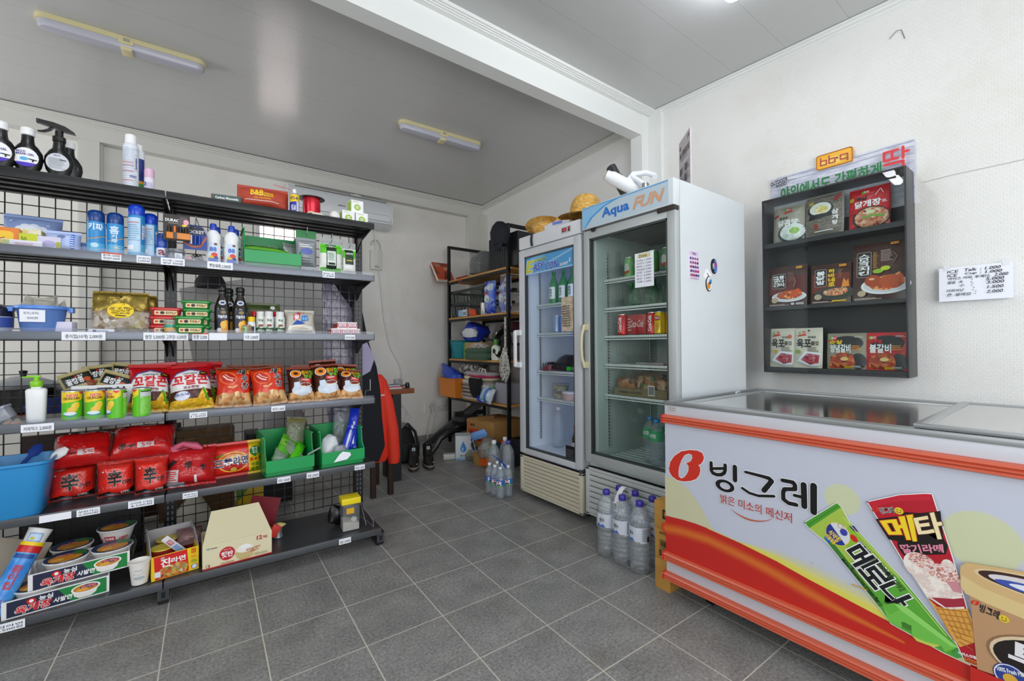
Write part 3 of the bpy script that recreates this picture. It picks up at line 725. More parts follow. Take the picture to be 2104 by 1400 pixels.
m = MB().box((-.05, 0, 0), (.05, .06, .095), FD(['#f1ecd2', '#eee9cf', '#e3d36a', '#f3f0e0'], 70), .006)
m.solo('tissue_packet', 'cream packet dotted with yellow flowers behind the smiling soap box', 'packet', G(-.548, .165, Z2), GR(-.05))
carton('small_box', 'yellow-green small box on the second shelf', 'box', G(-.522, .105, Z2+.02), GR(-.05), .053, .06, .045, M('#c6cf28', .4), lambda a: a.text('50', -.02, .012, -.005, .03, M('#5f7a1e', .5), .02))
carton('small_box', 'lilac-white small box beside the yellow-green one on the second shelf', 'box', G(-.462, .10, Z2), GR(-.04), .068, .05, .060, M('#d7d3ea', .4), lambda a: (a.ell(.0, .03, .02, .014, M('#b8b0de', .5)), a.rect(.02, .005, .034, .04, M('#b3b82f', .4))))
carton('toothpaste_box', 'thin white box with faint red print lying at the front of the second shelf', 'box', G(-.527, .055, Z2), GR(-.05), .112, .03, .028, M('#eceaf2', .35), lambda a: (a.text('SENSITIVE', -.02, .006, .03, .017, M('#d98a9c', .4), .02), a.rect(-.054, .0, -.035, .026, M('#b9c46a', .4))))
m, fn = pillow(.11, .095, .055, M('#b8caf2', .35), 6.0, .005, .03, .01)
a = bagart(m, fn); a.ell(-.0, .065, .013, .008, M('#6f86b4', .4), 12); a.rect(.028, .005, .04, .08, M('#2f74dd', .4)); a.lines(.029, .01, .039, .075, 7, WHT, .4, 2, 0)
m.solo('tissue_packet', 'light blue tissue packet with a bright blue end band beside the blue spray cans', 'packet', G(-.428, .135, Z2), GR(-.1, -.1))
m, fn = pillow(.05, .06, .03, M('#7f9bd8', .35), 8.0, .003, .02, .006); m.solo('tissue_packet', 'small blue packet squeezed between tissue packet and spray cans', 'packet', G(-.372, .17, Z2), GR())
def spray(u, v, h, r, label, lid, kind):
    def art(a):
        q = PI*r*.62
        a.rect(-q, .005, q, h-.052, M('#2f8fd0', .3)); a.rect(-q, .005, q, h*.25, M('#58b3df', .3)); a.stroke([(-q, h*.30), (0, h*.36), (q, h*.47)], .004, M('#8a6a3a', .4), False)
        a.stroke([(-q, h*.295), (0, h*.352), (q, h*.46)], .0015, M('#e7d9b0', .4), False)
        if kind == 'front':
            a.text('키파', -r*.75, h*.54, r*.95, h*.69, M('#dff0fb', .4), .05); a.ell(.0, h*.2, .012, .010, M('#bfe2f4', .4))
        elif kind == 'turned':
            a.text('홈', -r*.5, h*.50, r*.5, h*.67, M('#cfe6f6', .4), .03); a.text('키\n파', -r*.3, h*.30, r*.35, h*.48, M('#cfe6f6', .4), .04); a.rect(-r*1.3, h*.05, -r*.9, h*.6, M('#bcd9ee', .4))
            for k in range(8): a.stroke([(.006, h*.18), (.006+.013*math.cos(k*PI/4), h*.18+.013*math.sin(k*PI/4))], .0015, M('#e4e0cc', .4))
        else:
            a.rect(-r*1.2, h*.10, r*.55, h*.74, M('#bfdcf3', .4)); a.lines(-r*1.1, h*.3, r*.5, h*.62, 8, M('#88aecb', .5)); a.rect(-r*1.1, h*.64, r*.3, h*.66, M('#cc8a94', .5)); a.rect(-r*1.1, h*.14, -r*.2, h*.22, WHT); a.text('홈키파', r*.7, h*.35, r*1.3, h*.62, WHT, .04, 0)
    return cyl_thing('insect_spray', label, 'spray can', G(u, v, Z2), 0, [(r-.002, 0), (r, .003), (r, h-.05), (r-.003, h-.046)], M('#2f7fc4', .3), [('cap', [(r-.001, h-.05), (r, h-.048), (r, h-.016), (r-.004, h-.006), (r-.012, h)], lid)], 'blue insect sprays on the second shelf', art, r)
NAVY = M('#153f86', .25); BLU = M('#1846c8', .25)
spray(-.322, .10, .190, .0285, 'blue spray can with large white lettering, nearest the tissue packets', NAVY, 'front')
spray(-.261, .105, .190, .0285, 'blue spray can turned to its sun emblem, second from the tissue packets', NAVY, 'turned')
spray(-.190, .10, .238, .029, 'tallest blue spray can, showing its pale text panel', BLU, 'panel')
spray(-.146, .14, .215, .028, 'blue spray can half hidden behind the tallest one', BLU, 'panel')
def a_(a):
    a.rect(-.035, .004, .035, .055, M('#e4e9f4', .3)); a.text('a', -.011, .022, .011, .045, M('#8c2f4c', .4), .06); a.rect(-.035, .006, .035, .016, M('#3e7ed8', .4)); a.ell(0, .074, .011, .012, M('#4f6bb8', .4))
cyl_thing('small_spray', 'small blue and white can with a dark red letter a on the second shelf', 'spray can', G(-.102, .10, Z2), 0, [(.019, 0), (.020, .002), (.020, .095), (.0185, .099)], M('#2448b0', .3), [('cap', [(.019, .098), (.019, .116), (.015, .122)], NAVY)], art=a_, r=.020)
t = thing('battery_pack', 'black and orange blister pack of batteries hanging on the middle post', 'batteries', G(-.045, .03, Z2+.085), GR(.0, .08))
m = MB().box((-.048, 0, 0), (.048, .002, .115), M('#2b2420', .5)); a = Art(m); a.text('DURACELL', -.04, .083, .03, .095, WHT, .04); a.lines(-.03, .072, .02, .08, 1, M('#8b8378', .5)); a.rrect(.005, .055, .045, .108, .018, M('#4a3f46', .4)); a.ell(.034, .085, .010, .012, M('#e9a3b4', .4)); a.ell(.028, .07, .009, .005, YEL); m.obj('card', t)
MB().box((-.036, -.018, .005), (.05, -.0, .034), M('#d9801e', .35), .003).box((-.012, -.019, .006), (.002, -.017, .035), PBLK).obj('tray', t)
m = MB()
for i in range(4): m.at((-.026+i*.02, -.010, .034)).lathe([(.0068, 0), (.0068, .026), (.003, .027), (.003, .03)], M('#241d1a' if i != 1 else '#b5622e', .3, .5), seg=12)
m.obj('battery', t)
t = thing('battery_pack', 'blue blister pack of pocket batteries hanging beside the middle post', 'batteries', G(.022, .065, Z2+.058), GR(-.05))
m = MB().prism([(-.045, 0), (.045, 0), (.045, .07), (.03, .108), (.0, .118), (-.03, .108), (-.045, .07)], 0, .003, M('#173b8e', .35)); a = Art(m); a.poly([(-.042, .07), (.042, .07), (.028, .104), (0, .114), (-.028, .104)], M('#0d1a33', .4)); a.text('POCKET', -.034, .076, .034, .090, M('#d9dce4', .4), .03); a.stroke([(-.042, .03), (-.01, .012), (.02, .018), (.042, .06)], .008, M('#b0592a', .4)); m.obj('card', t)
m = MB()
for i in range(3): m.at((-.016+i*.016, -.006, .024)).lathe([(.0068, 0), (.0068, .04), (.003, .041), (.003, .044)], M('#2b4db0' if i else '#c8cbd2', .25, .6), seg=12)
m.obj('battery', t)
MB().tube([(0, .0, .10), (0, .015, .16), (0, .27, .17)], .002, GREY).obj('hook', t)
t = thing('glass_jar', 'low clear jar with a clip lid beneath the hanging battery pack', 'jar', G(-.052, .085, Z2), GR())
MB().lathe([(.036, .001), (.038, .004), (.038, .034), (.034, .038), (.031, .037), (.035, .032), (.035, .006), (.033, .004)], CL('#e9edf2', .12), seg=20).obj('body', t); MB().lathe([(.036, .038), (.038, .040), (.038, .052), (.030, .055)], CL('#d8dde2', .2), seg=20).obj('lid', t)
m = MB(); a = Art(m, lambda x, y, k: (x, -.0385-k, y)); a.rect(.0, .004, .026, .030, PAPER); a.lines(.003, .008, .024, .027, 3, GREY); m.obj('label', t)
t = thing('trinket', 'small black wire trinket with a pink flower on the second shelf', 'trinket', G(.022, .085, Z2), GR())
m = MB()
for i in range(5): m.tube([(-.022, 0, .012), (-.01+.008*i, .004*i, .04+.004*(i % 2)), (.02+.004*i, 0, .002)], .0022, PBLK, 6)
m.obj('wire', t)
m = MB()
for i in range(5): m.at((-.022+.007*math.cos(i*1.257), -.004, .016+.007*math.sin(i*1.257)), (PI/2, 0, 0)).lathe([(.006, 0), (.0045, .003)], M('#e58ca4', .4), seg=10)
m.at((-.022, -.006, .016), (PI/2, 0, 0)).lathe([(.004, 0), (.003, .004)], YEL, seg=10); m.obj('flower', t)
def soap(u, v, label, rz=0.0):
    t = thing('dish_soap', label, 'bottle', G(u, v, Z2), GR(rz), 'white dish soap bottles on the second shelf')
    m = MB(); m.ell([(0, 0, z, w, d) for z, w, d in ((0, .026, .017), (.004, .029, .019), (.08, .030, .020), (.10, .0285, .019), (.115, .0265, .018), (.13, .0305, .0195), (.145, .029, .019), (.158, .022, .016), (.166, .014, .013), (.17, .0135, .0125))], M('#eef0f2', .3), 24); m.obj('body', t)
    MB().lathe([(.0145, .166), (.0155, .168), (.0145, .186), (.0125, .196), (.011, .198)], M('#2345b8', .3)).obj('cap', t)
    m = MB(); a = Art(m, lambda x, y, k: (x, -(.0203*math.sqrt(max(.02, 1-(x/.033)**2))+k), y), .0002, .0006, .01)
    a.rect(-.019, .006, .019, .105, M('#cfe3f8', .35)); a.rect(-.019, .006, .019, .030, M('#2a50c4', .35)); a.ell(.004, .045, .013, .012, M('#dd3b2c', .35), 16); a.ell(-.009, .035, .008, .008, M('#e9c334', .35), 14); a.ell(.011, .032, .008, .007, M('#27508f', .35), 14); a.text('88', -.014, .062, .012, .082, M('#2f62c0', .4), .03); a.ell(.009, .097, .007, .006, M('#7c4a2c', .4), 12); m.obj('label', t)
soap(.092, .10, 'white dish soap bottle with blue cap next to the battery packs'); soap(.166, .10, 'white dish soap bottle with blue cap next to the green bin')
soap(.108, .165, 'white dish soap bottle behind the one next to the battery packs', .4); soap(.186, .165, 'white dish soap bottle behind the one next to the green bin', .4)
def open_bin(name, label, loc, rot, w, d, h, hf, mat):
    """stacking bin, open at the top with a cut-down front"""
    t = 0.004; th = thing(name, label, 'bin', loc, rot, 'green stacking bins')
    m = MB().box((-w/2, .02, 0), (w/2, d, .006), mat)
    for s in (-1, 1):
        pts = [(.02, 0), (d, 0), (d, h), (.06, h), (.045, h-.015), (.03, hf+.03), (.0, hf), (.0, hf-.06), (.02, hf*.35)]
        x0, x1 = (w/2-t, w/2) if s > 0 else (-w/2, -w/2+t)
        m.prism(pts, x0, x1, mat, 'x')
        m.box((min(s*w/2, s*(w/2+.006)), .05, h-.008), (max(s*w/2, s*(w/2+.006)), d, h), mat)
    m.obj('body', th)
    MB().box((-w/2, d-t, 0), (w/2, d, h), mat).obj('back_panel', th)
    f = MB().prism([(.02, 0), (.024, 0), (.024, hf*.35), (.006, hf-.055), (.005, hf), (-.004, hf), (-.004, hf-.06), (.02, hf*.36)], -w/2, w/2, mat, 'x'); f.obj('front_lip', th)
    return th
GREEN = M('#149a52', .35)
open_bin('stacking_bin', 'green open-front bin full of skewer packets on the second shelf', G(.345, .06, Z2), GR(), .255, .24, .205, .085, GREEN)
for i, (u, v, z, a) in enumerate(((.33, .15, .06, .05), (.36, .16, .075, -.12), (.32, .13, .09, .1))):
    m, fn = pillow(.20, .10, .02, M('#5fa834' if i != 1 else '#c9d2c0', .3), 2.0+i, .004, .02); ar = bagart(m, fn); ar.rect(-.09, .03, .09, .07, M('#2b5f25' if i != 1 else '#7a8c70', .4)); ar.text('산적꼬치', -.05, .038, .05, .06, WHT, .03)
    m.solo('skewer_packet', ('green skewer packet low in the bin on the second shelf', 'silvery skewer packet in the bin on the second shelf', 'green skewer packet topmost in the bin on the second shelf')[i], 'packet', G(u, v-.06, Z2+z), (R(-72), 0, GTH+a), 'skewer packets in the bin on the second shelf')
m, fn = pillow(.085, .13, .03, M('#8f9894', .25, .3), 4.0, .006, .05); m.solo('foil_packet', 'grey foil packet leaning in the corner of the second-shelf bin', 'packet', G(.445, .14, Z2+.03), GR(.3, -.2))
def hang(u, v, z, label, w, h, top, mid, art=None, back=.02):
    t = thing('hanging_packet', label, 'packet', G(u, v, z), GR(), 'packets hanging on hooks')
    m, fn = pillow(w, h*.8, back*2, mid, 5.0+u*9, .003, .0); a = bagart(m, fn)
    if art: art(a)
    m.obj('pouch', t); MB().box((-w/2, -.001, h*.78), (w/2, .002, h), top).obj('header', t)
    MB().tube([(0, -.04, h+.012), (0, -.035, h-.02), (0, .0, h-.028), (0, VP-v, h-.02)], .002, GREY, 6).obj('hook', t)
    return t
hang(.503, .10, Z2+.02, 'grey pouch with green header hanging on a hook behind the bin corner', .10, .205, M('#1f7a3a', .4), M('#8b9296', .25), lambda a: (a.ell(.0, .09, .03, .018, M('#5a66b0', .4)), a.lines(-.035, .11, .03, .13, 2, M('#e9e9ea', .5)), a.lines(-.03, .02, .03, .06, 3, M('#5e6466', .5))))
def chop(a):
    a.rect(-.055, .10, .055, .152, M('#58c41d', .4)); a.rect(-.055, .0, .055, .022, M('#58c41d', .4)); a.rect(-.026, .012, .026, .15, M('#15301f', .4)); a.text('나무젓가락', -.02, .132, .02, .145, WHT, .03); a.rect(-.022, .035, .022, .112, M('#d7e6dd', .4)); a.lines(-.018, .06, .018, .105, 7, M('#7a9484', .5)); a.lines(-.016, .037, .016, .05, 1, INK, .8, 1, 0)
hang(.622, .075, Z2+.008, 'wide green and white chopstick packet hanging at the end of the second shelf', .115, .19, CL('#dfe4e2', .35), M('#e6e9e3', .35), chop, .024)
def chop2(a):
    a.rect(-.035, .09, .035, .138, M('#58c41d', .4)); a.rect(-.024, .055, .02, .14, M('#15301f', .4)); a.text('나무젓가락', -.021, .11, .017, .122, WHT, .03); a.rect(-.018, .075, .014, .079, YEL)
hang(.722, .085, Z2+.004, 'narrow green and white chopstick packet nearest the shelf end post', .072, .18, CL('#dfe4e2', .35), M('#e6e9e3', .35), chop2, .02)
# ------------------------------------------------------------------ third shelf: tubs, bottles, seasonings
Z3 = SH[3]
t = thing('rounded_container', 'dark purple-black rounded container cut by the picture edge on the third shelf', 'container', G(-.625, .14, Z3), GR())
MB().lathe([(.045, 0), (.05, .005), (.055, .06), (.056, .065)], M('#b9c2dc', .3)).obj('body', t); MB().lathe([(.056, .064), (.058, .066), (.056, .095), (.03, .112)], M('#1b1c33', .3)).obj('lid', t)
MB().lathe([(.0555, .02), (.0562, .06)], M('#4157a8', .4)).obj('band', t)
t = thing('basin', 'translucent blue plastic basin with a white handwritten label on the third shelf', 'basin', G(-.487, .13, Z3), GR(), None)
bl = CL('#6f98e0', .72, .15); rim = M('#5b8fe2', .3)
MB().lathe([(.056, .002), (.06, .004), (.072, .098), (.069, .098), (.057, .008), (.0, .006)], bl, seg=32, cap=False).obj('body', t)
m = MB().lathe([(.071, .095), (.081, .096), (.082, .103), (.079, .109), (.071, .109)], rim, seg=32)
for s in (-1, 1): m.box((s*.086-.008, -.02, .085), (s*.086+.008, .02, .106), rim, .003)
m.obj('rim', t)
m = MB(); a = Art(m, lambda x, y, k: (x, -.0712-k-.002+.0002*y, y), .0003, .0005); a.poly([(-.046, .042), (.024, .042), (.024, .090), (-.047, .092)], PAPER); a.text('청포(세제)', -.036, .070, .006, .082, INK, .0); a.text('500원', -.026, .053, .004, .063, INK, .0); m.obj('paper_label', t)
for i, (x, y, z, a) in enumerate(((-.045, .0, .085, .5), (.02, .02, .09, -.3), (.0, -.02, .08, .1), (.055, .02, .075, -.7))):
    m, fn = pillow(.06, .07, .012, CL('#dcd9d0', .35, .15), 3.1+i, .008, .1)
    m.solo('sachet', ('clear sachet leaning at the outer side of the blue basin', 'clear sachet standing tallest in the blue basin', 'clear sachet low in the middle of the blue basin', 'clear sachet drooping over the rim of the blue basin')[i], 'sachet', G(-.487+x, .13+y, Z3+z), (R(-20), a, GTH+a), 'sachets in the blue basin')
carton('small_box', 'plain lavender-white small box beside the blue basin', 'box', G(-.417, .085, Z3), GR(-.2), .053, .045, .046, M('#dcd8ee', .5))
carton('flat_box', 'thin white and blue flat box lying in front of the gold nut pouches', 'box', G(-.30, .072, Z3), GR(-.04), .082, .03, .017, WHT, lambda a: (a.text('TOOTH', -.025, .004, .02, .012, M('#3454b8', .4), .02), a.ell(-.022, .009, .006, .005, M('#2a3f88', .4))))
MIX = FD(['#8d6b45', '#c8bfae', '#6d4e2e', '#e2ddd2', '#a5824f', '#b9b47a'], 55)
def nuts(u, v, rz, label, seed):
    t = thing('nut_pouch', label, 'pouch', G(u, v, Z3), GR(rz, -.16), 'gold nut pouches on the third shelf')
    m, fn = pillow(.185, .185, .06, MIX, seed, .008, -.03, .01, fs=26); m.obj('nuts', t)
    m2 = MB(); nx = 16
    a = Art(m2, lambda x, y, k: fn(x, y, k+.001), .0002, .0004, .011)
    a.rect(-.0925, .095, .0925, .185, M('#8f7a34', .28, .55)); a.ell(.0, .094, .042, .034, YEL, 26)
    a.text('GOOD TIPS', -.032, .098, .030, .109, M('#4d430a', .5), .05); a.text('HOME NUTS', -.028, .089, .028, .095, M('#4d430a', .5), .02); a.text('FRESH MIX 500', -.028, .080, .028, .086, M('#4d430a', .5), .02); a.lines(-.016, .068, .016, .076, 1, M('#4d430a', .5), .6, 1, 0); a.ell(.0, .157, .004, .004, INK, 10)
    m2.obj('gold_header', t)
    m3, f3 = pillow(.205, .12, .062, CL('#f4f4f4', .04, .08, 1.6, .6, 60), seed+2, .008, -.03, .008, fs=26); m3.obj('clear_window', t)
nuts(-.24, .095, .03, 'gold-topped nut pouch with yellow oval label, the front one of two', 1.5)
nuts(-.222, .22, -.12, 'gold-topped nut pouch standing taller behind the other one', 4.5)
def tub(u, v, z, label, body, lid, group, rz=0.0):
    t = thing('paste_tub', label, 'tub', G(u, v, z), GR(rz), group)
    w, d, h = .056, .042, .0395
    m = MB().ell([(0, 0, 0, w-.008, d-.008), (0, 0, .002, w-.006, d-.006), (0, 0, h-.012, w-.002, d-.002)], body, 28, pw=.35); m.obj('body', t)
    MB().ell([(0, 0, h-.013, w+.001, d+.001), (0, 0, h-.0115, w+.003, d+.003), (0, 0, h-.004, w+.003, d+.003), (0, 0, h-.001, w, d), (0, 0, h, w-.004, d-.004)], lid, 28, pw=.35).obj('lid', t)
    m = MB(); a = Art(m, lambda x, y, k: (x, -(d-.0045+y*.12)-k-.0008, y), .0002, .0004); a.rrect(-.041, .005, .041, .0245, .004, M('#e5d3a2', .5)); a.ell(-.031, .015, .006, .005, M('#c24a44', .5), 12); a.ell(-.013, .015, .008, .007, M('#2a1a14', .4), 14); a.text('찰고추장' if 'red' in group else '해찬들', .0, .010, .026, .020, M('#7d5a2c', .5), .04); a.stroke([(.028, .011), (.037, .019)], .003, M('#9c2f24', .4)); m.obj('label', t)
    return t
ord4 = ('lowest of its stack', 'second from the bottom of its stack', 'third from the bottom of its stack', 'topmost of its stack')
RT, RTL = M('#b81a1e', .3), M('#c5181c', .28); GTB, GTL = M('#0f7a2b', .3), M('#128a33', .28)
def restack(first, pos, labels):
    for (u, v, z), lab in zip(pos, labels): dup(first, G(u, v, z), None, lab)
f = tub(-.085, .105, Z3, 'red paste tub, lowest of its stack', RT, RTL, 'red paste tubs on the third shelf')
restack(f, [(-.087, .105, Z3+.0395), (-.085, .107, Z3+.079)], ['red paste tub, in the middle of its stack', 'red paste tub, topmost of its stack'])
f = tub(.027, .12, Z3, 'green paste tub, lowest of the tall back stack', GTB, GTL, 'green paste tubs on the third shelf')
restack(f, [(.026, .12, Z3+.0395), (.028, .12, Z3+.079), (.027, .121, Z3+.1185)], ['green paste tub, second from the bottom of the tall back stack', 'green paste tub, third from the bottom of the tall back stack', 'green paste tub, topmost of the tall back stack'])
dup(f, G(.005, .03+.02, Z3), None, 'green paste tub, lower of the two in front of the tall stack'); dup(f, G(.003, .05, Z3+.0395), None, 'green paste tub, upper of the two in front of the tall stack')
def a_(a): a.rect(-.03, .026, .03, .040, M('#2f9c86', .4)); a.rect(-.03, .008, .03, .026, M('#d9a861', .5))
cyl_thing('toothpick_jar', 'toothpick jar with green band in front of the red tubs', 'jar', G(-.066, .035+.02, Z3), 0, [(.024, 0), (.025, .002), (.025, .05), (.023, .052)], CL('#e6e2d6', .3), [('toothpicks', [(.021, .002), (.021, .046)], FD(['#d9b482', '#c49a66', '#e3c79c'], 120, .6, (1, 1, .05))), ('lid', [(.0255, .05), (.0258, .052), (.0255, .060), (.022, .062)], CL('#e4e6e4', .35))], art=a_, r=.025)
def oil(u, v, label, rz=0.0, full=True):
    t = thing('oil_bottle', label, 'bottle', G(u, v, Z3), GR(rz), 'oil bottles on the third shelf')
    MB().ell([(0, 0, z, w, w*.8) for z, w in ((0, .029), (.003, .032), (.10, .033), (.13, .032), (.16, .024), (.18, .0165), (.19, .0145), (.197, .0145))], M('#1a150c', .08, coat=.6), 26).obj('body', t)
    MB().lathe([(.0155, .192), (.0185, .194), (.0185, .205), (.016, .206), (.019, .21), (.0195, .224), (.016, .231), (.006, .234)], PBLK).obj('cap', t)
    m = MB(); a = Art(m, lambda x, y, k: (x, -(.0265*math.sqrt(max(.04, 1-(x/.0345)**2))+k+.0006), y), .0002, .0005, .008)
    a.rect(-.022, .006, .022, .118, M('#1c2340', .4)); a.poly([(-.022, .006), (.022, .006), (.022, .064), (.010, .07), (.002, .05), (-.006, .03)], M('#e59a1c', .35)); a.ell(.004, .045, .013, .018, M('#f2b73a', .35), 16); a.text('카놀라유', -.018, .076, .019, .092, WHT, .05); a.ell(.004, .105, .012, .007, M('#8d7a26', .4), 16); a.ell(-.013, .020, .007, .008, M('#dfe3ee', .4), 14); a.ring(-.013, .020, .009, .010, .0015, WHT, 14); m.obj('label', t)
    m = MB(); a = Art(m, lambda x, y, k: (x, -(.0215-(y-.15)*.25)*math.sqrt(max(.04, 1-(x/.03)**2))-k-.0008, y), .0002, .0006, .006); a.ell(.0, .152, .015, .012, M('#c9d2e2', .35), 18); a.ell(.0, .152, .009, .005, M('#2a3560', .4), 14); m.obj('neck_label', t)
oil(.128, .10, 'dark oil bottle with orange label, next to the green tubs'); oil(.158, .17, 'dark oil bottle standing behind the other two', .1); oil(.202, .10, 'dark oil bottle with orange label, next to the seasoning jars')
m, fn = pillow(.165, .175, .035, M('#4d5a30', .35), 7.0, .004, .0); a = bagart(m, fn); a.rect(-.08, .0, .08, .135, M('#6c715a', .4)); a.ell(.045, .148, .012, .010, WHT, 14); a.text('PULMUONE', .0, .146, .03, .153, M('#222a14', .5), .02)
m.solo('seaweed_pouch', 'flat khaki-green pouch with a small white bear emblem behind the seasoning jars', 'pouch', G(.315, .25, Z3), GR(0, -.06))
def jar(u, v, label, r, h, body, lid, lidh, art=None, group='seasoning jars on the third shelf', v_cap=None):
    return cyl_thing('seasoning_jar', label, 'jar', G(u, v, Z3), 0, [(r-.002, 0), (r, .002), (r, h-lidh-.008), (r*.85, h-lidh)], body, [('cap', [(r*.86, h-lidh-.001), (r*.9, h-lidh), (r*.9, h-.003), (r*.8, h)], lid)], group, art, r)
def pep(a): a.rect(-.032, .008, .032, .034, M('#2c5c3c', .4)); a.rect(-.032, .034, .032, .085, M('#e3e8e2', .4)); a.text('백설', -.010, .066, .010, .078, M('#2c5c3c', .4), .04); a.ell(.0, .046, .011, .006, M('#8c3a34', .4), 12); a.text('참맛소금', -.014, .016, .014, .026, WHT, .03); a.ell(-.009, .038, .006, .004, M('#5da04c', .4), 10)
RC = M('#cf1f22', .3)
jar(.292, .125, 'white and green seasoning jar beside the red-capped bottle', .0205, .118, M('#e6e9e6', .35), M('#dfe3e2', .35), .022, pep)
jar(.268, .16, 'dark jar with a red cap standing behind the yellow-capped jar', .0185, .12, M('#4b2a1e', .35), RC, .024)
jar(.327, .10, 'white and green seasoning jar in front between two red caps', .021, .118, M('#e6e9e6', .35), M('#dfe3e2', .35), .022, pep); jar(.322, .165, 'red-capped jar behind the middle white and green seasoning jar', .019, .121, M('#e6e9e6', .35), RC, .024)
jar(.378, .10, 'white and green seasoning jar nearest the salt bag', .021, .118, M('#e6e9e6', .35), M('#dfe3e2', .35), .022, pep); jar(.371, .165, 'red-capped jar behind the seasoning jar nearest the salt bag', .019, .121, M('#e6e9e6', .35), RC, .024)
def yl(a): a.rect(-.025, .004, .025, .05, WHT); a.rect(-.002, .006, .012, .04, M('#1e2230', .4)); a.rect(.002, .01, .008, .016, RED); a.lines(-.02, .01, -.004, .045, 5, GREY)
jar(.249, .10, 'squat jar with a bright yellow cap on the third shelf', .0185, .088, M('#e9e9ec', .3), M('#f2c81c', .3), .024, yl)
t = thing('toothpick_jar', 'small clear cup of wooden toothpicks with a green label beneath the yellow-capped jar', 'jar', G(.228, .065, Z3), GR())
MB().lathe([(.019, .001), (.02, .002), (.0225, .042)], CL('#eef0ee', .1), cap=False).obj('cup', t)
m = MB(); rnd = random.Random(4)
for i in range(60):
    a_r = rnd.random()*6.28; r_ = .016*math.sqrt(rnd.random()); m.tube([(r_*math.cos(a_r), r_*math.sin(a_r), .003), (r_*1.1*math.cos(a_r+.2), r_*1.1*math.sin(a_r+.2), .043+.004*rnd.random())], .0011, M('#c69c6d', .6), 4)
m.obj('toothpicks', t)
m = MB(); a = Art(m, wrapcyl(.0222, 0, 0, 0), .0002, .0006, .006); a.rect(-.022, .004, -.002, .036, M('#9ccf8c', .4)); a.lines(-.019, .008, -.010, .03, 6, INK, .5, 1, 0); m.obj('label', t)
m, fn = pillow(.145, .14, .06, CL('#e9e4d6', .62, .2, 1.2, .3, 40), 9.0, .008, .05); a = bagart(m, fn)
a.rrect(-.015, .108, .02, .126, .008, M('#cf1f3c', .4)); a.text('천일염', -.008, .112, .014, .122, WHT, .03); a.poly([(-.038, .070), (-.006, .078), (-.002, .11), (-.036, .104)], M('#cf1f2c', .4)); a.text('꽃', -.034, .074, -.008, .10, WHT, .06); a.poly([(.0, .06), (.038, .068), (.034, .10), (.004, .095)], M('#2a6fc4', .4)); a.text('소금', .006, .07, .032, .09, M('#9fd0f2', .4), .04); a.poly([(-.045, .045), (-.02, .07), (.0, .062), (.02, .05), (.0, .046)], M('#1f4fae', .4))
a.poly([(-.068, .006), (-.058, .042), (.058, .038), (.06, .02), (.0, .012)], M('#eeece6', .5)); a.lines(-.045, .022, .035, .034, 2, M('#c9ad72', .5))
m.solo('salt_bag', 'cream translucent salt bag with red and blue print on the third shelf', 'bag', G(.475, .09, Z3), GR(.0, -.35))
def mt(a): a.rrect(-.0225, .005, .0225, .030, .004, RED); a.rrect(-.018, .008, .018, .027, .003, WHT); a.text('AAA', -.013, .019, .013, .025, M('#2a3a88', .4), .03); a.text('건전지', -.013, .012, .013, .018, RED, .03); a.rect(-.018, .008, .018, .0105, M('#1f3a8c', .4))
for i, (u, v, z, lab) in enumerate(((.655, .09, 0, 'red and white small carton at the bottom, beside the salt bag side'), (.707, .09, 0, 'red and white small carton at the bottom, in the middle of its row'), (.759, .09, 0, 'red and white small carton at the bottom, nearest the end post'), (.69, .10, .0365, 'red and white small carton on top, above the first two'), (.744, .10, .0365, 'red and white small carton on top, nearest the end post'))):
    carton('match_carton', lab, 'box', G(u, v, Z3+z), GR(-.02), .050, .12, .036, WHT, mt, lambda a: a.rect(.004, .006, .116, .03, M('#a8222e', .4)), None, 'red and white small cartons on the third shelf')
# ------------------------------------------------------------------ fourth shelf: snacks
Z4 = SH[4]
t = thing('lidded_box', 'clear lidded plastic box tilted at the picture edge on the snack shelf', 'box', G(-.60, .09, Z4+.004), GR(.2, 0)); t.rotation_euler = (0, R(-28), GTH)
MB().box((-.05, 0, 0), (.045, .08, .05), CL('#dfe4f0', .35, .1), .008).obj('body', t); MB().box((-.052, -.003, .045), (.048, .083, .056), CL('#d7dced', .5, .1), .004).obj('lid', t)
for i, (u, v, lab) in enumerate(((-.565, .075, 'cellophane-wrapped orange sweet nearest the clear box'), (-.54, .06, 'cellophane-wrapped orange sweet nearest the pump bottle'))):
    t = thing('wrapped_sweet', lab, 'sweet', G(u, v, Z4+.002), GR(.3*i), 'wrapped sweets on the snack shelf')
    MB().lathe([(.010, 0), (.013, .004), (.008, .008)], M('#c9743c', .4), seg=14).obj('sweet', t); MB().ell([(0, 0, 0, .018, .014), (0, 0, .012, .012, .01), (.002, 0, .022, .004, .003)], CL('#eceae4', .15, .1, 1.5, .5, 80), 12, .004, 60).obj('wrapper', t)
t = thing('pump_bottle', 'white pump bottle with bright green pump head on the snack shelf', 'bottle', G(-.497, .105, Z4), GR(.1))
MB().ell([(0, 0, 0, .026, .020), (0, 0, .003, .0275, .021), (0, 0, .10, .0295, .022), (0, 0, .128, .0305, .0225), (0, 0, .134, .026, .02), (0, 0, .137, .015, .014), (0, 0, .144, .0145, .0135)], M('#eef1f4', .3), 24, pw=.55).obj('body', t)
g = M('#86cf1c', .3)
MB().lathe([(.0175, .142), (.0185, .144), (.0185, .163), (.0165, .166), (.009, .167), (.009, .182)], g).obj('collar', t)
MB().box((-.028, -.008, .179), (.012, .008, .188), g, .003).box((-.040, -.006, .179), (-.02, .006, .184), g, .002).obj('pump_head', t)
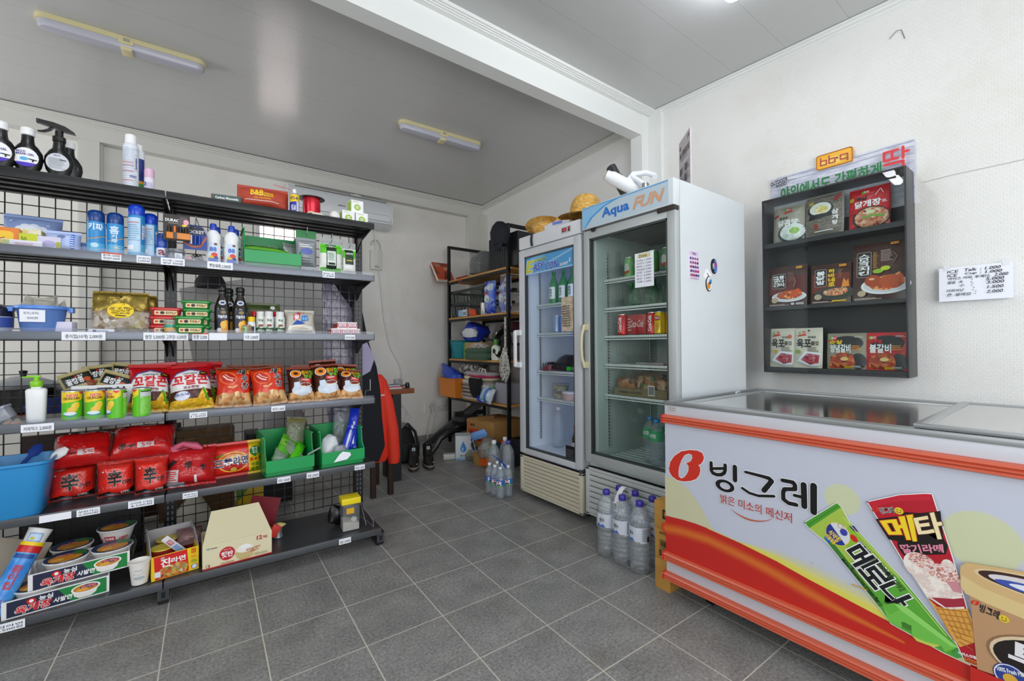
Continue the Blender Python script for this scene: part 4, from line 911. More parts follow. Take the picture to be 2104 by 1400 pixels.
def chip(u, v, rz, label):
    def art(a):
        q = .095; a.rect(-q, .003, q, .117, M('#5fc11a', .35)); a.poly([(-.048, .077), (-.03, .072), (.03, .083), (.046, .095), (.046, .117), (-.048, .117)], M('#f3d21e', .35))
        a.text('NEW', -.014, .097, .020, .109, M('#e0304c', .4), .05, 0, 0, (WHT, .03)); a.text('CRUNCHIN', -.025, .086, .024, .096, M('#5b3412', .4), .05); a.ell(.012, .060, .012, .017, M('#f2cf3a', .4), 14, -.4); a.ell(.003, .045, .016, .012, M('#eec24a', .4), 14, .4); a.ell(-.005, .030, .020, .007, M('#dceaf2', .4), 16); a.stroke([(-.024, .026), (.0, .018), (.018, .026)], .003, M('#3a86c4', .4))
        a.rect(.052, .086, .094, .106, M('#c7ccd0', .4)); a.rect(.054, .106, .092, .110, INK); a.rect(.052, .01, .094, .085, FD(['#6fc832', '#8bd258', '#63bd22', '#a5dc7c'], 300)); a.poly([(.02, .117), (.042, .117), (.031, .106)], M('#e0304c', .4))
    r = .0305
    return cyl_thing('chip_can', label, 'snack can', G(u, v, Z4), rz, [(r-.001, 0), (r, .001), (r, .118), (r-.001, .119)], M('#5fc11a', .35), [('rim', [(r, .117), (r+.0012, .118), (r+.0012, .1215), (r-.002, .1235)], M('#d5d9da', .3, .7)), ('lid', [(r-.003, .121), (r-.004, .1235)], CL('#eef2ee', .3))], 'green snack cans on the fourth shelf', art, r)
chip(-.388, .072, .1, 'green snack can nearest the pump bottle, its logo facing out'); chip(-.317, .056, .15, 'green snack can, second from the pump bottle'); chip(-.247, .042, -.95, 'green snack can half turned to its silver panel, third from the pump bottle'); chip(-.166, .040, -1.75, 'green snack can turned to its text panel, nearest the corn snack bags')
t = thing('display_tray', 'white carton tray with handle slot holding nut snack packets', 'tray', G(-.30, .135, Z4), GR(-.02))
m = MB(); wc = M('#e6e8ec', .5)
for a, b in (((-.105, 0, 0), (.105, .003, .135)), ((-.105, .10, 0), (.105, .103, .135)), ((-.105, 0, 0), (-.102, .103, .135)), ((.102, 0, 0), (.105, .103, .135)), ((-.105, 0, 0), (.105, .103, .004))): m.box(a, b, wc)
a = Art(m); a.rrect(-.025, .110, .028, .124, .006, M('#3a3c40', .6)); a.ell(.045, .122, .004, .004, INK, 10); a.ell(.065, .122, .004, .004, INK, 10); a.text('22', -.07, .112, -.045, .122, INK, .0); m.obj('tray', t)
def nutpack(u, v, z, rz, ry, label):
    m, fn = pillow(.105, .10, .022, M('#b5a876', .35), u*31, .004, .0); a = bagart(m, fn); a.poly([(-.045, .035), (.048, .035), (.048, .082), (-.045, .082)], M('#16201a', .4)); a.text('꿀땅콩', -.036, .042, .02, .068, WHT, .05); a.ell(.0, .074, .005, .004, RED, 10); a.text('농심', .006, .070, .022, .078, WHT, .03); a.ell(-.02, .02, .02, .013, M('#a8622c', .4), 12); a.ell(.034, .028, .014, .016, M('#8f3f22', .4), 12); a.ell(.03, .05, .012, .01, M('#c9501e', .4), 12)
    o = m.solo('nut_packet', label, 'snack packet', G(u, v, Z4+z), (R(-18), ry, GTH+rz), 'nut snack packets in the white tray')
nutpack(-.372, .185, .105, .3, -.35, 'cream and black nut packet tilted at the pump-bottle end of the tray'); nutpack(-.325, .205, .125, .0, -.12, 'cream and black nut packet upright at the back of the tray'); nutpack(-.255, .215, .13, -.1, .15, 'cream and black nut packet at the back, towards the corn snacks'); nutpack(-.20, .20, .115, -.3, .3, 'cream and black nut packet leaning to the corn snack end of the tray'); nutpack(-.29, .155, .095, .0, .38, 'cream and black nut packet in front, tilted over the tray edge')
CORN = FD(['#f3c51c', '#e9a916', '#f7db52', '#d98f14'], 90)
def cornbag(u, v, rz, lean, label, seed, w=.155):
    m, fn = pillow(w, .225, .10, M('#c3151d', .25), seed, .009, .11, .014); a = bagart(m, fn)
    a.poly([(-w*.5, .04), (w*.5, .04), (w*.5, .125), (w*.34, .17), (0, .185), (-w*.34, .17), (-w*.5, .125)], M('#e9e7ea', .35)); a.stroke([(-w*.48, .14), (-w*.3, .176), (0, .190), (w*.3, .176), (w*.48, .14)], .005, M('#31539c', .4)); a.rect(-w*.5, .0, w*.5, .05, CORN); a.rect(-w*.5, .045, w*.5, .088, M('#4b1f17', .4))
    a.text('꼬깔콘', -w*.44, .112, w*.42, .160, M('#d0181f', .35), .035); a.text('CORN SNACK', -.03, .163, .03, .17, M('#3a5a44', .4), .02); a.text('고소한맛', -.034, .092, .034, .105, M('#7a1f1c', .4), .04); a.ell(-w*.22, .062, .032, .022, M('#dfe2f2', .4), 16); a.text('콘스낵', -w*.40, .06, -w*.06, .074, M('#3a4fa0', .4), .04)
    a.poly([(.01, .02), (.03, .012), (.068, .07), (.060, .088), (.045, .083)], CORN); a.stroke([(.066, .035), (.06, .06), (.052, .09)], .010, M('#5cab22', .4)); a.ell(.055, .165, .018, .010, M('#1c1712', .4), 12); a.text('72g', .045, .161, .065, .169, YEL, .03)
    m.solo('corn_snack_bag', label, 'snack bag', G(u, v, Z4), (lean-.06, .07*math.sin(seed*2.6), GTH+rz), 'red and white corn snack bags')
cornbag(-.150, .135, .12, -.22, 'red and white corn snack bag behind the text-panel snack can', 1.0); cornbag(-.122, .235, .0, -.1, 'red-topped corn snack bag at the back, next to the nut tray', 2.0); cornbag(-.035, .225, -.1, -.16, 'red-topped corn snack bag behind the front corn bag', 3.0); cornbag(.012, .115, .05, -.28, 'corn snack bag with yellow cob in front, beside the shrimp snacks', 4.0, .175); cornbag(.045, .28, -.2, -.1, 'corn snack bag with a pointed corner rising at the very back', 5.0)
FRY = FD(['#e2b57c', '#c98f52', '#f0d2a0', '#a9662e', '#dca365'], 75, .4, (1, 1, .35))
def shrimp(u, v, rz, lean, label, seed):
    m, fn = pillow(.158, .205, .085, M('#d8351a', .25), seed, .009, .12, .012); a = bagart(m, fn)
    a.rect(-.079, .190, .079, .205, M('#7a3a1c', .4)); a.rect(-.079, .0, .079, .056, FRY); a.poly([(-.079, .056), (-.05, .066), (-.02, .058), (.01, .07), (.04, .06), (.079, .068), (.079, .05), (-.079, .05)], FRY)
    a.ell(-.030, .138, .042, .036, M('#e8632a', .35), 18, -.5); a.ell(-.032, .137, .036, .026, M('#c41f20', .35), 18, -.6); a.stroke([(-.052, .150), (-.036, .13), (-.014, .122)], .008, M('#efc9b0', .4)); a.stroke([(-.044, .158), (-.026, .14), (-.006, .132)], .004, M('#f3dccb', .4)); a.stroke([(-.03, .09), (-.01, .086), (.01, .098)], .007, M('#e8b878', .4))
    a.text('새', .012, .152, .046, .184, INK, .07, 0, .2, (WHT, .05)); a.text('우', .030, .118, .062, .148, INK, .07, 0, .2, (WHT, .05)); a.text('깡', .032, .080, .064, .112, INK, .07, 0, .2, (WHT, .05)); a.lines(.055, .16, .068, .185, 3, YEL)
    m.solo('shrimp_snack_bag', label, 'snack bag', G(u, v, Z4), (lean-.07, .08*math.sin(seed*2.2+.4), GTH+rz), 'orange shrimp snack bags')
shrimp(.175, .10, .06, -.28, 'orange shrimp snack bag beside the corn snack, the front one', 1.0); shrimp(.335, .085, .02, -.28, 'orange shrimp snack bag in front, beside the squid snacks', 2.0); shrimp(.215, .22, -.05, -.15, 'orange shrimp snack bag behind the one beside the corn snack', 3.0); shrimp(.325, .225, .1, -.12, 'orange shrimp snack bag behind, showing its brown top seal', 4.0)
def squid(u, v, rz, lean, label, seed, sc=1.0):
    w = .135*sc; m, fn = pillow(w, .195*sc, .075*sc, M('#4a2216', .25), seed, .009, .11, .012); a = bagart(m, fn); k = sc
    a.rect(-w*.5, .183*k, w*.5, .195*k, M('#8a3418', .4)); a.rect(-w*.5, 0, w*.5, .05*k, FRY); a.ell(0, .06*k, .055*k, .03*k, M('#d7e1ee', .4), 18); a.ell(.018*k, .085*k, .035*k, .013*k, M('#eadfcf', .4), 16); a.ell(.018*k, .087*k, .028*k, .009*k, M('#7c2417', .35), 16); a.poly([(-.01*k, .105*k), (.05*k, .095*k), (.052*k, .118*k), (-.005*k, .122*k)], M('#d5302a', .4))
    a.ring(-.030*k, .150*k, .026*k, .022*k, .014*k, M('#ef8c1c', .35)); a.ring(-.030*k, .150*k, .028*k, .024*k, .003*k, WHT); a.text('징어', .0, .138*k, .034*k, .165*k, M('#f3b81c', .35), .06, 0, 0, (INK, .04)); a.text('칩', .038*k, .140*k, .062*k, .165*k, M('#8cc63a', .35), .06, 0, 0, (INK, .04)); a.text('땅콩', .01*k, .12*k, .055*k, .136*k, M('#8cc63a', .35), .06, 0, 0, (INK, .04)); a.text('CRISPY', .0, .108*k, .04*k, .115*k, WHT, .03)
    a.rect(-.045*k, .065*k, -.015*k, .10*k, M('#cfdcf0', .4))
    m.solo('squid_snack_bag', label, 'snack bag', G(u, v, Z4), (lean-.06, .07*math.sin(seed*2.1+1), GTH+rz), 'brown squid snack bags')
squid(.482, .10, .04, -.28, 'brown squid snack bag in front, touching the shrimp snacks', 1.0); squid(.615, .09, -.03, -.28, 'brown squid snack bag in front, in the middle of its row', 2.0, 1.06); squid(.735, .085, -.02, -.5, 'brown squid snack bag in front, leaning far back near the shelf end', 3.0, .95); squid(.515, .24, -.1, -.12, 'brown squid snack bag behind, seen between shrimp and squid bags', 4.0); squid(.63, .245, .0, -.05, 'brown squid snack bag standing highest at the back', 5.0, 1.12); squid(.72, .20, -.15, -.15, 'brown squid snack bag behind the one leaning far back', 6.0)
# ------------------------------------------------------------------ fifth shelf: noodle packs and bins
Z5 = SH[5]
t = thing('storage_bin', 'bright blue flared plastic bin of cutlery cut by the picture edge', 'bin', G(-.575, .10, Z5), GR(.08))
bm_ = M('#2e8fd0', .35)
m = MB(); out = []
for z, w, d in ((0, .098, .088), (.006, .102, .092), (.20, .128, .115), (.205, .134, .121), (.215, .134, .121)): out.append((0, .02, z, w, d))
inn = [(0, .02, .215, .128, .115), (0, .02, .2, .124, .111), (0, .02, .01, .097, .087)]
m.ell(out+inn, bm_, 28, cap=True, pw=.35); m.obj('body', t)
for i, (x, y, rz, hx, lab) in enumerate(((-.02, .0, .5, '#e6e6ea', 'white plastic spoon rising highest from the blue bin'), (.05, .01, -.4, '#f1f1f3', 'white plastic spoon pointing to the aisle end of the blue bin'), (.0, .05, .2, '#27469c', 'dark blue plastic scoop lying across the blue bin'), (-.06, .04, 1.0, '#e2dcc8', 'cream plastic spoon deep in the blue bin'))):
    m = MB().ell([(0, 0, 0, .006, .004), (0, 0, .09, .007, .004), (0, 0, .105, .017, .007), (0, 0, .13, .020, .008), (0, 0, .15, .010, .005)], M(hx, .35), 14)
    m.solo('spoon', lab, 'spoon', G(-.575+x, .10+y, Z5+.13+.01*i), (R(-35), R(40)*(1 if i else -.3), GTH+rz), 'spoons in the blue bin')
SHIN = M('#c8141a', .22, bump=.4, bscale=35)
def shinfront(a, w, h, sub=True):
    a.text('辛', -w*.22, h*.34, w*.14, h*.80, INK, .03, 0, 0, (M('#e8b8a8', .4), .02)); a.text('라면', w*.16, h*.36, w*.38, h*.50, INK, .05)
    a.ell(-w*.34, h*.78, .006, .006, RED, 10); a.ell(-w*.34, h*.78, .003, .003, WHT, 8)
    if sub: a.poly([(-w*.46, .02), (-w*.2, .032), (w*.05, .014), (w*.46, .04), (w*.46, .004), (-w*.46, .004)], M('#101012', .35)); a.text('5개입', w*.12, .012, w*.34, .03, WHT, .04); a.ell(-w*.12, .014, w*.2, .010, M('#b9c4d8', .2, .6), 16)
def shin(u, v, w, h, rz, label, seed):
    t = thing('noodle_multipack', label, 'noodle pack', G(u, v, Z5), GR(rz), 'red noodle multipacks')
    m, fn = pillow(w, h, .10, M('#e0281c', .22), seed, .008, .02, .01, back=1.0, py=7.0); a = bagart(m, fn); shinfront(a, w, h); m.obj('pack', t)
    m2, f2 = pillow(w*1.02, h*1.01, .106, CL('#ffffff', 0, .06, 1.4, .6, 45), seed+1, .009, .02, .01, back=1.0, py=7.0); m2.obj('film', t)
shin(-.412, .225, .150, .148, .1, 'red noodle multipack at the bottom, nearest the blue bin', 1.0); shin(-.262, .17, .128, .152, .08, 'red noodle multipack at the bottom, in the middle', 2.0); shin(-.138, .125, .118, .160, .05, 'red noodle multipack at the bottom, partly behind the loose red bag', 3.0)
def shinflat(u, v, w, h, z, rz, tilt, label, seed):
    t = thing('noodle_multipack', label, 'noodle pack', G(u, v, Z5+z), (tilt, 0, GTH+rz), 'red noodle multipacks')
    m, fn = pillow(w, h, .10, M('#cf1a1a', .2), seed, .010, .02, .012, back=1.0, py=6.0); a = bagart(m, fn)
    for y in (h*.16, h*.80):
        a.rect(-.015, y, w*.20, y+.022, M('#c9c3c4', .35)); a.text('5', .0, y+.003, .012, y+.019, RED, .06); a.text('개입', .014, y+.004, .034, y+.017, RED, .04); a.text('辛', -w*.36, y, -w*.24, y+.026, INK, .05); a.text('라면', -w*.22, y+.004, -.02, y+.016, INK, .04)
    m.obj('pack', t)
    m2, f2 = pillow(w*1.02, h*1.02, .106, CL('#ffffff', 0, .06, 1.5, .6, 45), seed+1, .011, .02, .012, back=1.0, py=6.0); m2.obj('film', t)
shinflat(-.372, .165, .185, .165, .150, .1, R(-42), 'red noodle multipack lying on top, nearer the blue bin', 4.0); shinflat(-.175, .15, .225, .17, .158, -.05, R(-42), 'red noodle multipack lying on top, nearer the twisted pink bag neck', 5.0)
m, fn = pillow(.20, .185, .12, CL('#e0242a', .62, .12, 1.3, .5, 30), 8.0, .014, .10, .01, fs=13); a = bagart(m, fn)
a.rect(-.098, .03, -.045, .085, M('#c9c4c6', .5)); a.lines(-.092, .036, -.05, .08, 5, RED); a.poly([(-.10, .10), (-.07, .13), (-.05, .125), (-.085, .095)], INK); a.text('辛', -.02, .085, .01, .12, INK, .03); a.text('辛', .045, .07, .07, .10, INK, .02); a.rect(.02, .02, .03, .055, M('#e2dede', .5)); a.rect(-.09, .004, -.02, .028, M('#b4b4ba', .4))
t = thing('plastic_bag', 'translucent red plastic bag of loose noodle packets with a twisted pink neck', 'bag', G(.005, .13, Z5), GR(-.1, -.15)); m.obj('body', t)
MB().tube([(-.05, .0, .16), (-.065, -.01, .185), (-.03, -.02, .20), (.02, -.03, .185), (.045, -.035, .17)], [.03, .018, .013, .018, .006], CL('#ea6f92', .7, .2, 1.2, .5, 60), 10).obj('twisted_neck', t)
m, fn = pillow(.13, .12, .10, M('#b3151a', .22), 12.0, .01, .03); a = bagart(m, fn); a.rect(-.03, .07, .02, .085, M('#c9c3c4', .4)); m.solo('noodle_multipack', 'red noodle multipack lying at the back behind the loose red bag', 'noodle pack', G(.06, .26, Z5), GR(.2, -.5))
m, fn = pillow(.225, .172, .10, M('#d9261c', .28), 10.0, .006, .0, .012, back=1.0, py=7.0); a = bagart(m, fn)
a.rect(.055, .0, .1125, .172, M('#e9c41e', .3)); a.ell(-.012, .078, .066, .050, M('#efc02a', .3), 26); a.ell(-.012, .078, .061, .045, M('#b8191c', .3), 26); a.ell(-.012, .092, .05, .026, M('#d98a34', .35), 20); a.ell(.0, .10, .028, .012, FRY, 14)
a.text('三養라면', -.088, .060, .050, .100, M('#1a1f5c', .4), .05, .06, 0, (WHT, .05)); a.ell(.083, .120, .024, .024, M('#237a2e', .4), 18); a.poly([(.073, .10), (.085, .088), (.09, .10)], M('#237a2e', .4)); a.text('한개', .068, .124, .094, .138, WHT, .05); a.text('더', .074, .103, .094, .122, WHT, .06); a.text('5+1', .060, .070, .108, .086, RED, .06); a.text('무료', .064, .044, .102, .060, M('#4d7a1f', .4), .05); a.text('증정', .064, .020, .102, .038, M('#4d7a1f', .4), .05); a.ell(-.012, .042, .014, .010, M('#c9a23a', .35), 12); a.stroke([(-.08, .11), (-.06, .118)], .008, M('#5c7a1e', .4))
m.solo('noodle_multipack', 'orange-red noodle multipack with a yellow end panel beside the green bins', 'noodle pack', G(.185, .19, Z5), GR(.06, -.1), 'red noodle multipacks')
open_bin('stacking_bin', 'green open-front bin of green packets on the lower shelf, next to the orange-red noodle pack', G(.418, .035, Z5), GR(.06), .225, .29, .20, .088, GREEN)
open_bin('stacking_bin', 'green open-front bin of blue packets at the end of the lower shelf', G(.678, .035, Z5), GR(.04), .225, .29, .20, .088, GREEN)
def loose(u, v, z, w, h, t_, mat, rx, ry, rz, label, seed, art=None, group=None, name='packet', fs=16, amp=.005):
    m, fn = pillow(w, h, t_, mat, seed, amp, .05, .01, fs=fs)
    if art: art(bagart(m, fn))
    return m.solo(name, label, 'packet', G(u, v, Z5+z), (rx, ry, GTH+rz), group)
LG = M('#5db526', .3); g1 = 'packets in the bin of green packets'; g2 = 'packets in the bin of blue packets'
loose(.375, .10, .05, .10, .17, .02, LG, R(-38), R(38), .1, 'green packet with printed lettering leaning at the side of its bin', 1.0, lambda a: (a.rect(-.05, .10, .05, .14, M('#8ccf4a', .35)), a.text('위생장갑', -.03, .112, .03, .128, M('#1f5a16', .4), .04)), g1)
loose(.43, .06, .06, .055, .17, .03, M('#57c81f', .25), R(-50), R(55), .15, 'bright green slim packet lying across the front of its bin', 2.0, None, g1)
loose(.36, .065, .05, .07, .11, .04, CL('#d5dcdc', .35, .1, 1.4, .6, 50), R(-50), R(35), .1, 'clear crumpled packet at the front of the bin of green packets', 3.0, None, g1, amp=.01)
loose(.455, .20, .07, .10, .20, .03, CL('#cfcfb9', .22, .1, 1.4, .6, 40), R(-12), R(8), .1, 'tall clear bag standing at the back of the bin of green packets', 4.0, lambda a: a.rect(-.05, .17, .05, .19, CL('#b0ab6a', .5)), g1, amp=.008)
loose(.475, .09, .05, .05, .14, .02, CL('#dde4dd', .2, .1, 1.4, .6, 50), R(-40), R(-30), .1, 'clear slim packet leaning in the corner of the bin of green packets', 5.0, None, g1, amp=.006)
m = MB().ell([(0, 0, 0, .03, .03), (0, 0, .02, .05, .042), (0, 0, .07, .052, .042), (0, 0, .11, .035, .03), (0, 0, .13, .01, .008)], M('#dfe3e8', .35), 24, .016, 26); m.solo('glove_bundle', 'bundle of crumpled white gloves in the bin of blue packets', 'gloves', G(.632, .13, Z5+.035), GR(.1, -.25))
m = MB().ell([(0, 0, 0, .02, .02), (0, 0, .02, .04, .035), (0, 0, .06, .038, .035), (0, 0, .08, .02, .02)], CL('#e4e8ee', .3, .1, 1.5, .6, 60), 20, .012, 30); m.solo('film_bundle', 'crumpled ball of clear film beside the white gloves', 'film', G(.665, .075, Z5+.03), GR())
BP = M('#1a34c0', .25); 
for i, (u, v, rz, lab) in enumerate(((.695, .11, -.3, 'blue packet leaning lowest in its bin, beside the gloves'), (.72, .12, -.2, 'blue packet leaning in the middle of its three'), (.745, .125, -.1, 'blue packet leaning highest, against the end of its bin'))):
    loose(u, v, .04+.018*i, .05, .17+.03*i, .018, BP, R(-20), R(16-4*i), rz, lab, 6.0+i, lambda a: a.rect(-.006, .02, .006, .15, M('#c9cfe4', .3)), g2)
loose(.70, .24, .05, .09, .24, .05, CL('#e3e6ec', .18, .08, 1.5, .6, 40), R(-5), R(6), -.1, 'tall clear bag rising at the back corner of the bin of blue packets', 9.0, None, g2, amp=.012)
m = MB().prism([(-.05, -.01), (.02, -.004), (.042, .015), (.038, .03), (.0, .04), (-.018, .028)], -.0015, 0, PAPER); m.solo('paper_scrap', 'torn white paper taped on the front of the bin of blue packets', 'paper', G(.672, .022, Z5+.045), (R(-8), 0, GTH+.04))
MB().tube([(0, 0, 0), (.06, -.01, .03)], .004, CL('#e2e6ea', .4)).solo('plastic_straw', 'clear plastic stick poking out between the two lower green bins', 'stick', G(.50, .05, Z5+.09), GR())
# ------------------------------------------------------------------ bottom shelf: cup noodles, cartons
Z6 = SH[6]
MB().box((-.12, -.004, 0), (.05, 0, .20), M('#a99f90', .7), .001).solo('cardboard_flap', 'loose tan cardboard panel leaning on the bottom shelf at the picture edge', 'cardboard', G(-.60, .20, Z6), (R(-12), R(24), GTH+.1))
t = thing('cup_tube', 'tall blue tube of stacked white paper cups leaning on the bottom shelf', 'cup tube', G(-.585, -.02, Z6+.012), (R(-22), R(22), GTH))
MB().lathe([(.004, 0), (.030, .002), (.034, .02), (.034, .22), (.034, .235)], FD(['#2a74cf', '#3f8fe0', '#5fb0ea', '#8cc6ee'], 9, .3, (1, 1, 1), False)).obj('sleeve', t)
MB().lathe([(.0345, .215), (.035, .22), (.035, .235), (.0345, .24)], M('#c8202a', .35)).lathe([(.0345, .24), (.035, .242), (.035, .25), (.0345, .253)], YEL).obj('band', t)
MB().lathe([(.030, .235), (.036, .30), (.038, .302), (.036, .304), (.034, .30), (.03, .26), (.0, .258)], M('#e9ecef', .4), cap=False).obj('cup', t)
m = MB(); a = Art(m, wrapcyl(.0345), .0002, .0006, .006); a.text('종\n이\n컵', -.012, .09, .014, .17, M('#b01f3c', .4), .05); a.rect(-.02, .255, .02, .285, M('#3a6fc0', .4)); a.rect(-.018, .257, .018, .283, M('#bcd6f0', .4)); a.rect(-.012, .26, .0, .27, M('#c9b83a', .4)); a.lines(-.02, .03, .02, .06, 3, M('#6a3fa0', .4)); a.rect(-.03, .195, .03, .21, M('#1c4f9e', .4)); m.obj('label', t)
def bowl(u, v, z, label, rz=0.0, film=True):
    t = thing('noodle_bowl', label, 'noodle bowl', G(u, v, z), GR(rz), 'white noodle bowls in the printed trays')
    MB().lathe([(.044, 0), (.046, .003), (.062, .058), (.066, .064), (.0685, .066), (.0685, .070), (.066, .071)], M('#e2e0de', .4), seg=28).obj('body', t)
    m = MB().lathe([(.066, .0712), (.001, .0716)], M('#20385e', .35), seg=28); a = Art(m, lambda x, y, k: (x, y, .0716+k), .0002, .0003)
    a.ell(.0, -.015, .05, .042, M('#d98a2a', .35), 20); a.poly([(-.05, .02), (.06, .0), (.05, .04), (.0, .06), (-.04, .045)], M('#1d3163', .35)); a.poly([(.01, .01), (.064, -.01), (.055, .035), (.02, .05)], M('#3d7a3a', .35)); a.text('육개장', -.03, .005, .02, .025, RED, .06, 0, 0, (WHT, .04)); a.ell(-.02, -.03, .02, .015, M('#e9b34a', .35), 12)
    m.obj('lid', t)
    m = MB(); fn = lambda x, y, k: ((.0475+(y-.003)*.29+k)*math.sin(x/.055), -(.0475+(y-.003)*.29+k)*math.cos(x/.055), y); a = Art(m, fn, .0002, .0006, .008)
    a.rrect(-.02, .020, .018, .044, .004, M('#c4303a', .4)); a.text('육개장', -.016, .026, .014, .038, WHT, .05); a.text('사발면', .028, .022, .06, .036, M('#c4303a', .4), .03); a.text('육개장', -.07, .022, -.03, .032, M('#c4303a', .4), .03); m.obj('print', t)
    return t
def tray(u, v, z, rz, label):
    t = thing('carton_tray', label, 'tray', G(u, v, z), GR(rz), 'printed noodle bowl trays'); w, d, h = .29, .15, .066; c = M('#e8e8ea', .45)
    m = MB().box((-w/2, 0, 0), (w/2, d, .004), c).box((-w/2, 0, 0), (-w/2+.003, d, h), c).box((w/2-.003, 0, 0), (w/2, d, h), c).box((-w/2, d-.003, 0), (w/2, d, h), c); m.obj('tray', t)
    m = MB().box((-w/2, -.003, 0), (w/2, 0, h), c); a = Art(m, lambda x, y, k: (x, -.003-k, y)); a.rect(-.132, .005, .137, .062, M('#1c2140', .4)); a.poly([(.0, .062), (.137, .062), (.137, .005), (.035, .005)], M('#16803c', .4))
    a.ell(-.07, .047, .013, .010, RED, 16); a.ell(-.07, .047, .006, .006, WHT, 12); a.text('농심', -.050, .041, -.014, .057, WHT, .05); a.text('육개장', -.110, .010, -.018, .038, M('#d5202a', .4), .05, 0, .15, (WHT, .05)); a.text('사발면', -.012, .016, .038, .034, WHT, .04, 0, .2)
    a.poly([(.038, .040), (.044, .018), (.058, .008), (.092, .008), (.106, .018), (.114, .042)], M('#e6e3e0', .4)); a.ell(.077, .043, .042, .018, WHT, 22); a.ell(.077, .043, .037, .014, M('#c9822c', .4), 20); a.ell(.085, .047, .026, .008, M('#1d3163', .4), 14); a.text('육개장', .064, .042, .106, .052, RED, .05, 0, 0, (WHT, .03)); a.ell(.068, .038, .018, .006, M('#dfa53c', .4), 12)
    m.obj('front_panel', t); return t
tray(-.405, -.035, Z6+.001, .12, 'noodle bowl tray at the bottom of its stack, dark blue and green print'); tray(-.345, -.005, Z6+.072, .14, 'noodle bowl tray on top of its stack, holding the four open bowls')
zt = Z6+.078
b = bowl(-.402, .067, zt, 'white noodle bowl in the top tray, front, nearest the cup tube'); dup(b, G(-.265, .085, zt), GR(.2), 'white noodle bowl in the top tray, front, nearest the red and yellow carton')
dup(b, G(-.41, .205, zt-.0), GR(.4), 'white noodle bowl behind the one nearest the cup tube'); dup(b, G(-.268, .225, zt+.04), GR(-.3), 'white noodle bowl highest at the back, under clear wrap')
dup(b, G(-.475, .035, Z6+.006), GR(.3), 'white noodle bowl in the bottom tray, showing beneath the cup tube')
m = MB().ell([(0, 0, 0, .14, .075), (0, 0, .05, .15, .085), (0, 0, .07, .145, .082)], CL('#ffffff', 0, .08, 1.2, .5, 25), 26, .006, 12, cap=False, pw=.5); m.solo('shrink_wrap', 'clear wrap round the bowls in the top noodle tray', 'film', G(-.335, .075, zt+.012), GR(.14))
t = thing('paper_cup', 'white paper cup standing alone at the edge of the bottom shelf', 'cup', G(-.166, -.012, Z6+.003), GR())
MB().lathe([(.026, .002), (.027, .0), (.036, .088), (.038, .089), (.0385, .092), (.037, .094), (.0345, .09), (.026, .006), (.0, .005)], M('#e9e6e0', .45), cap=False).obj('body', t)
m = MB(); a = Art(m, lambda x, y, k: ((.0268+y*.103+k)*math.sin(x/.031), -(.0268+y*.103+k)*math.cos(x/.031), y), .0002, .0004, .006); a.ell(.0, .03, .02, .008, M('#b9c0c4', .5), 16); a.stroke([(-.018, .05), (.0, .044), (.018, .052)], .002, M('#b9c0c4', .5)); a.text('paper', -.012, .058, .012, .066, M('#c2c6c8', .5), .02); m.obj('print', t)
# red and yellow ramen carton
t = thing('ramen_carton', 'red and yellow open carton of noodle cups on the bottom shelf', 'carton', G(-.045, -.022, Z6+.002), GR(.16)); w, d, h = .165, .22, .10; yc = M('#edc91c', .4); gc = M('#a3a1a6', .6)
m = MB().box((-w/2, 0, 0), (w/2, d, .003), gc).box((-w/2, 0, 0), (-w/2+.003, d, h), yc).box((w/2-.003, 0, 0), (w/2, d, h), yc).box((-w/2, d-.003, 0), (w/2, d, h+.05), gc)
for s in (-1, 1): m.prism([(0, h), (d, h), (d, h+.06), (.10, h+.05)], s*w/2-.0015, s*w/2+.0015, gc, 'x')
m.obj('body', t)
m = MB().box((-w/2, -.003, 0), (w/2, 0, h+.002), yc); a = Art(m, lambda x, y, k: (x, -.003-k, y)); a.poly([(-.070, .002), (.045, .002), (.046, .018), (.04, .10), (-.075, .10)], M('#d21f1f', .35)); a.poly([(-.06, .004), (.035, .004), (.043, .03), (.04, .045), (.015, .055), (-.02, .052), (-.055, .042)], FD(['#a8402a', '#d9763a', '#7c9a3a', '#e3c05a', '#8c2a1e', '#d8d2c0'], 90)); a.text('진', -.050, .050, -.020, .084, WHT, .06); a.text('라면', -.016, .058, .034, .080, WHT, .05); a.ell(-.045, .089, .008, .006, M('#c9a0a0', .4), 10); a.rect(-.072, .012, -.052, .036, M('#dfe3ea', .5))
for k in range(3): a.rect(.056+k*.006, .076, .059+k*.006, .096, RED)
a.rect(.055, .094, .071, .097, RED); a.ell(.066, .018, .011, .011, M('#3a55b0', .4), 16); a.ell(.066, .018, .009, .009, M('#dbe2f2', .4), 16); a.lines(.054, .036, .078, .05, 2, M('#4d9a3a', .4)); a.lines(.054, .056, .078, .07, 3, M('#d9902a', .4)); m.obj('front_panel', t)
for i, (u, v, lab) in enumerate(((-.095, .05, 'red noodle cup in the ramen carton, at the front corner'), (-.085, .15, 'red noodle cup in the ramen carton, behind the front one'), (.005, .155, 'red noodle cup in the ramen carton, at the back by the cream carton'))):
    c = thing('noodle_cup', lab, 'noodle cup', G(u, v, Z6+.006), GR(.3*i), 'red noodle cups in the ramen carton')
    MB().lathe([(.032, 0), (.034, .002), (.040, .098), (.042, .10)], M('#8c1f24', .35)).obj('body', c); MB().lathe([(.042, .10), (.043, .102), (.042, .105), (.0, .106)], M('#d9c23a', .35)).obj('lid', c)
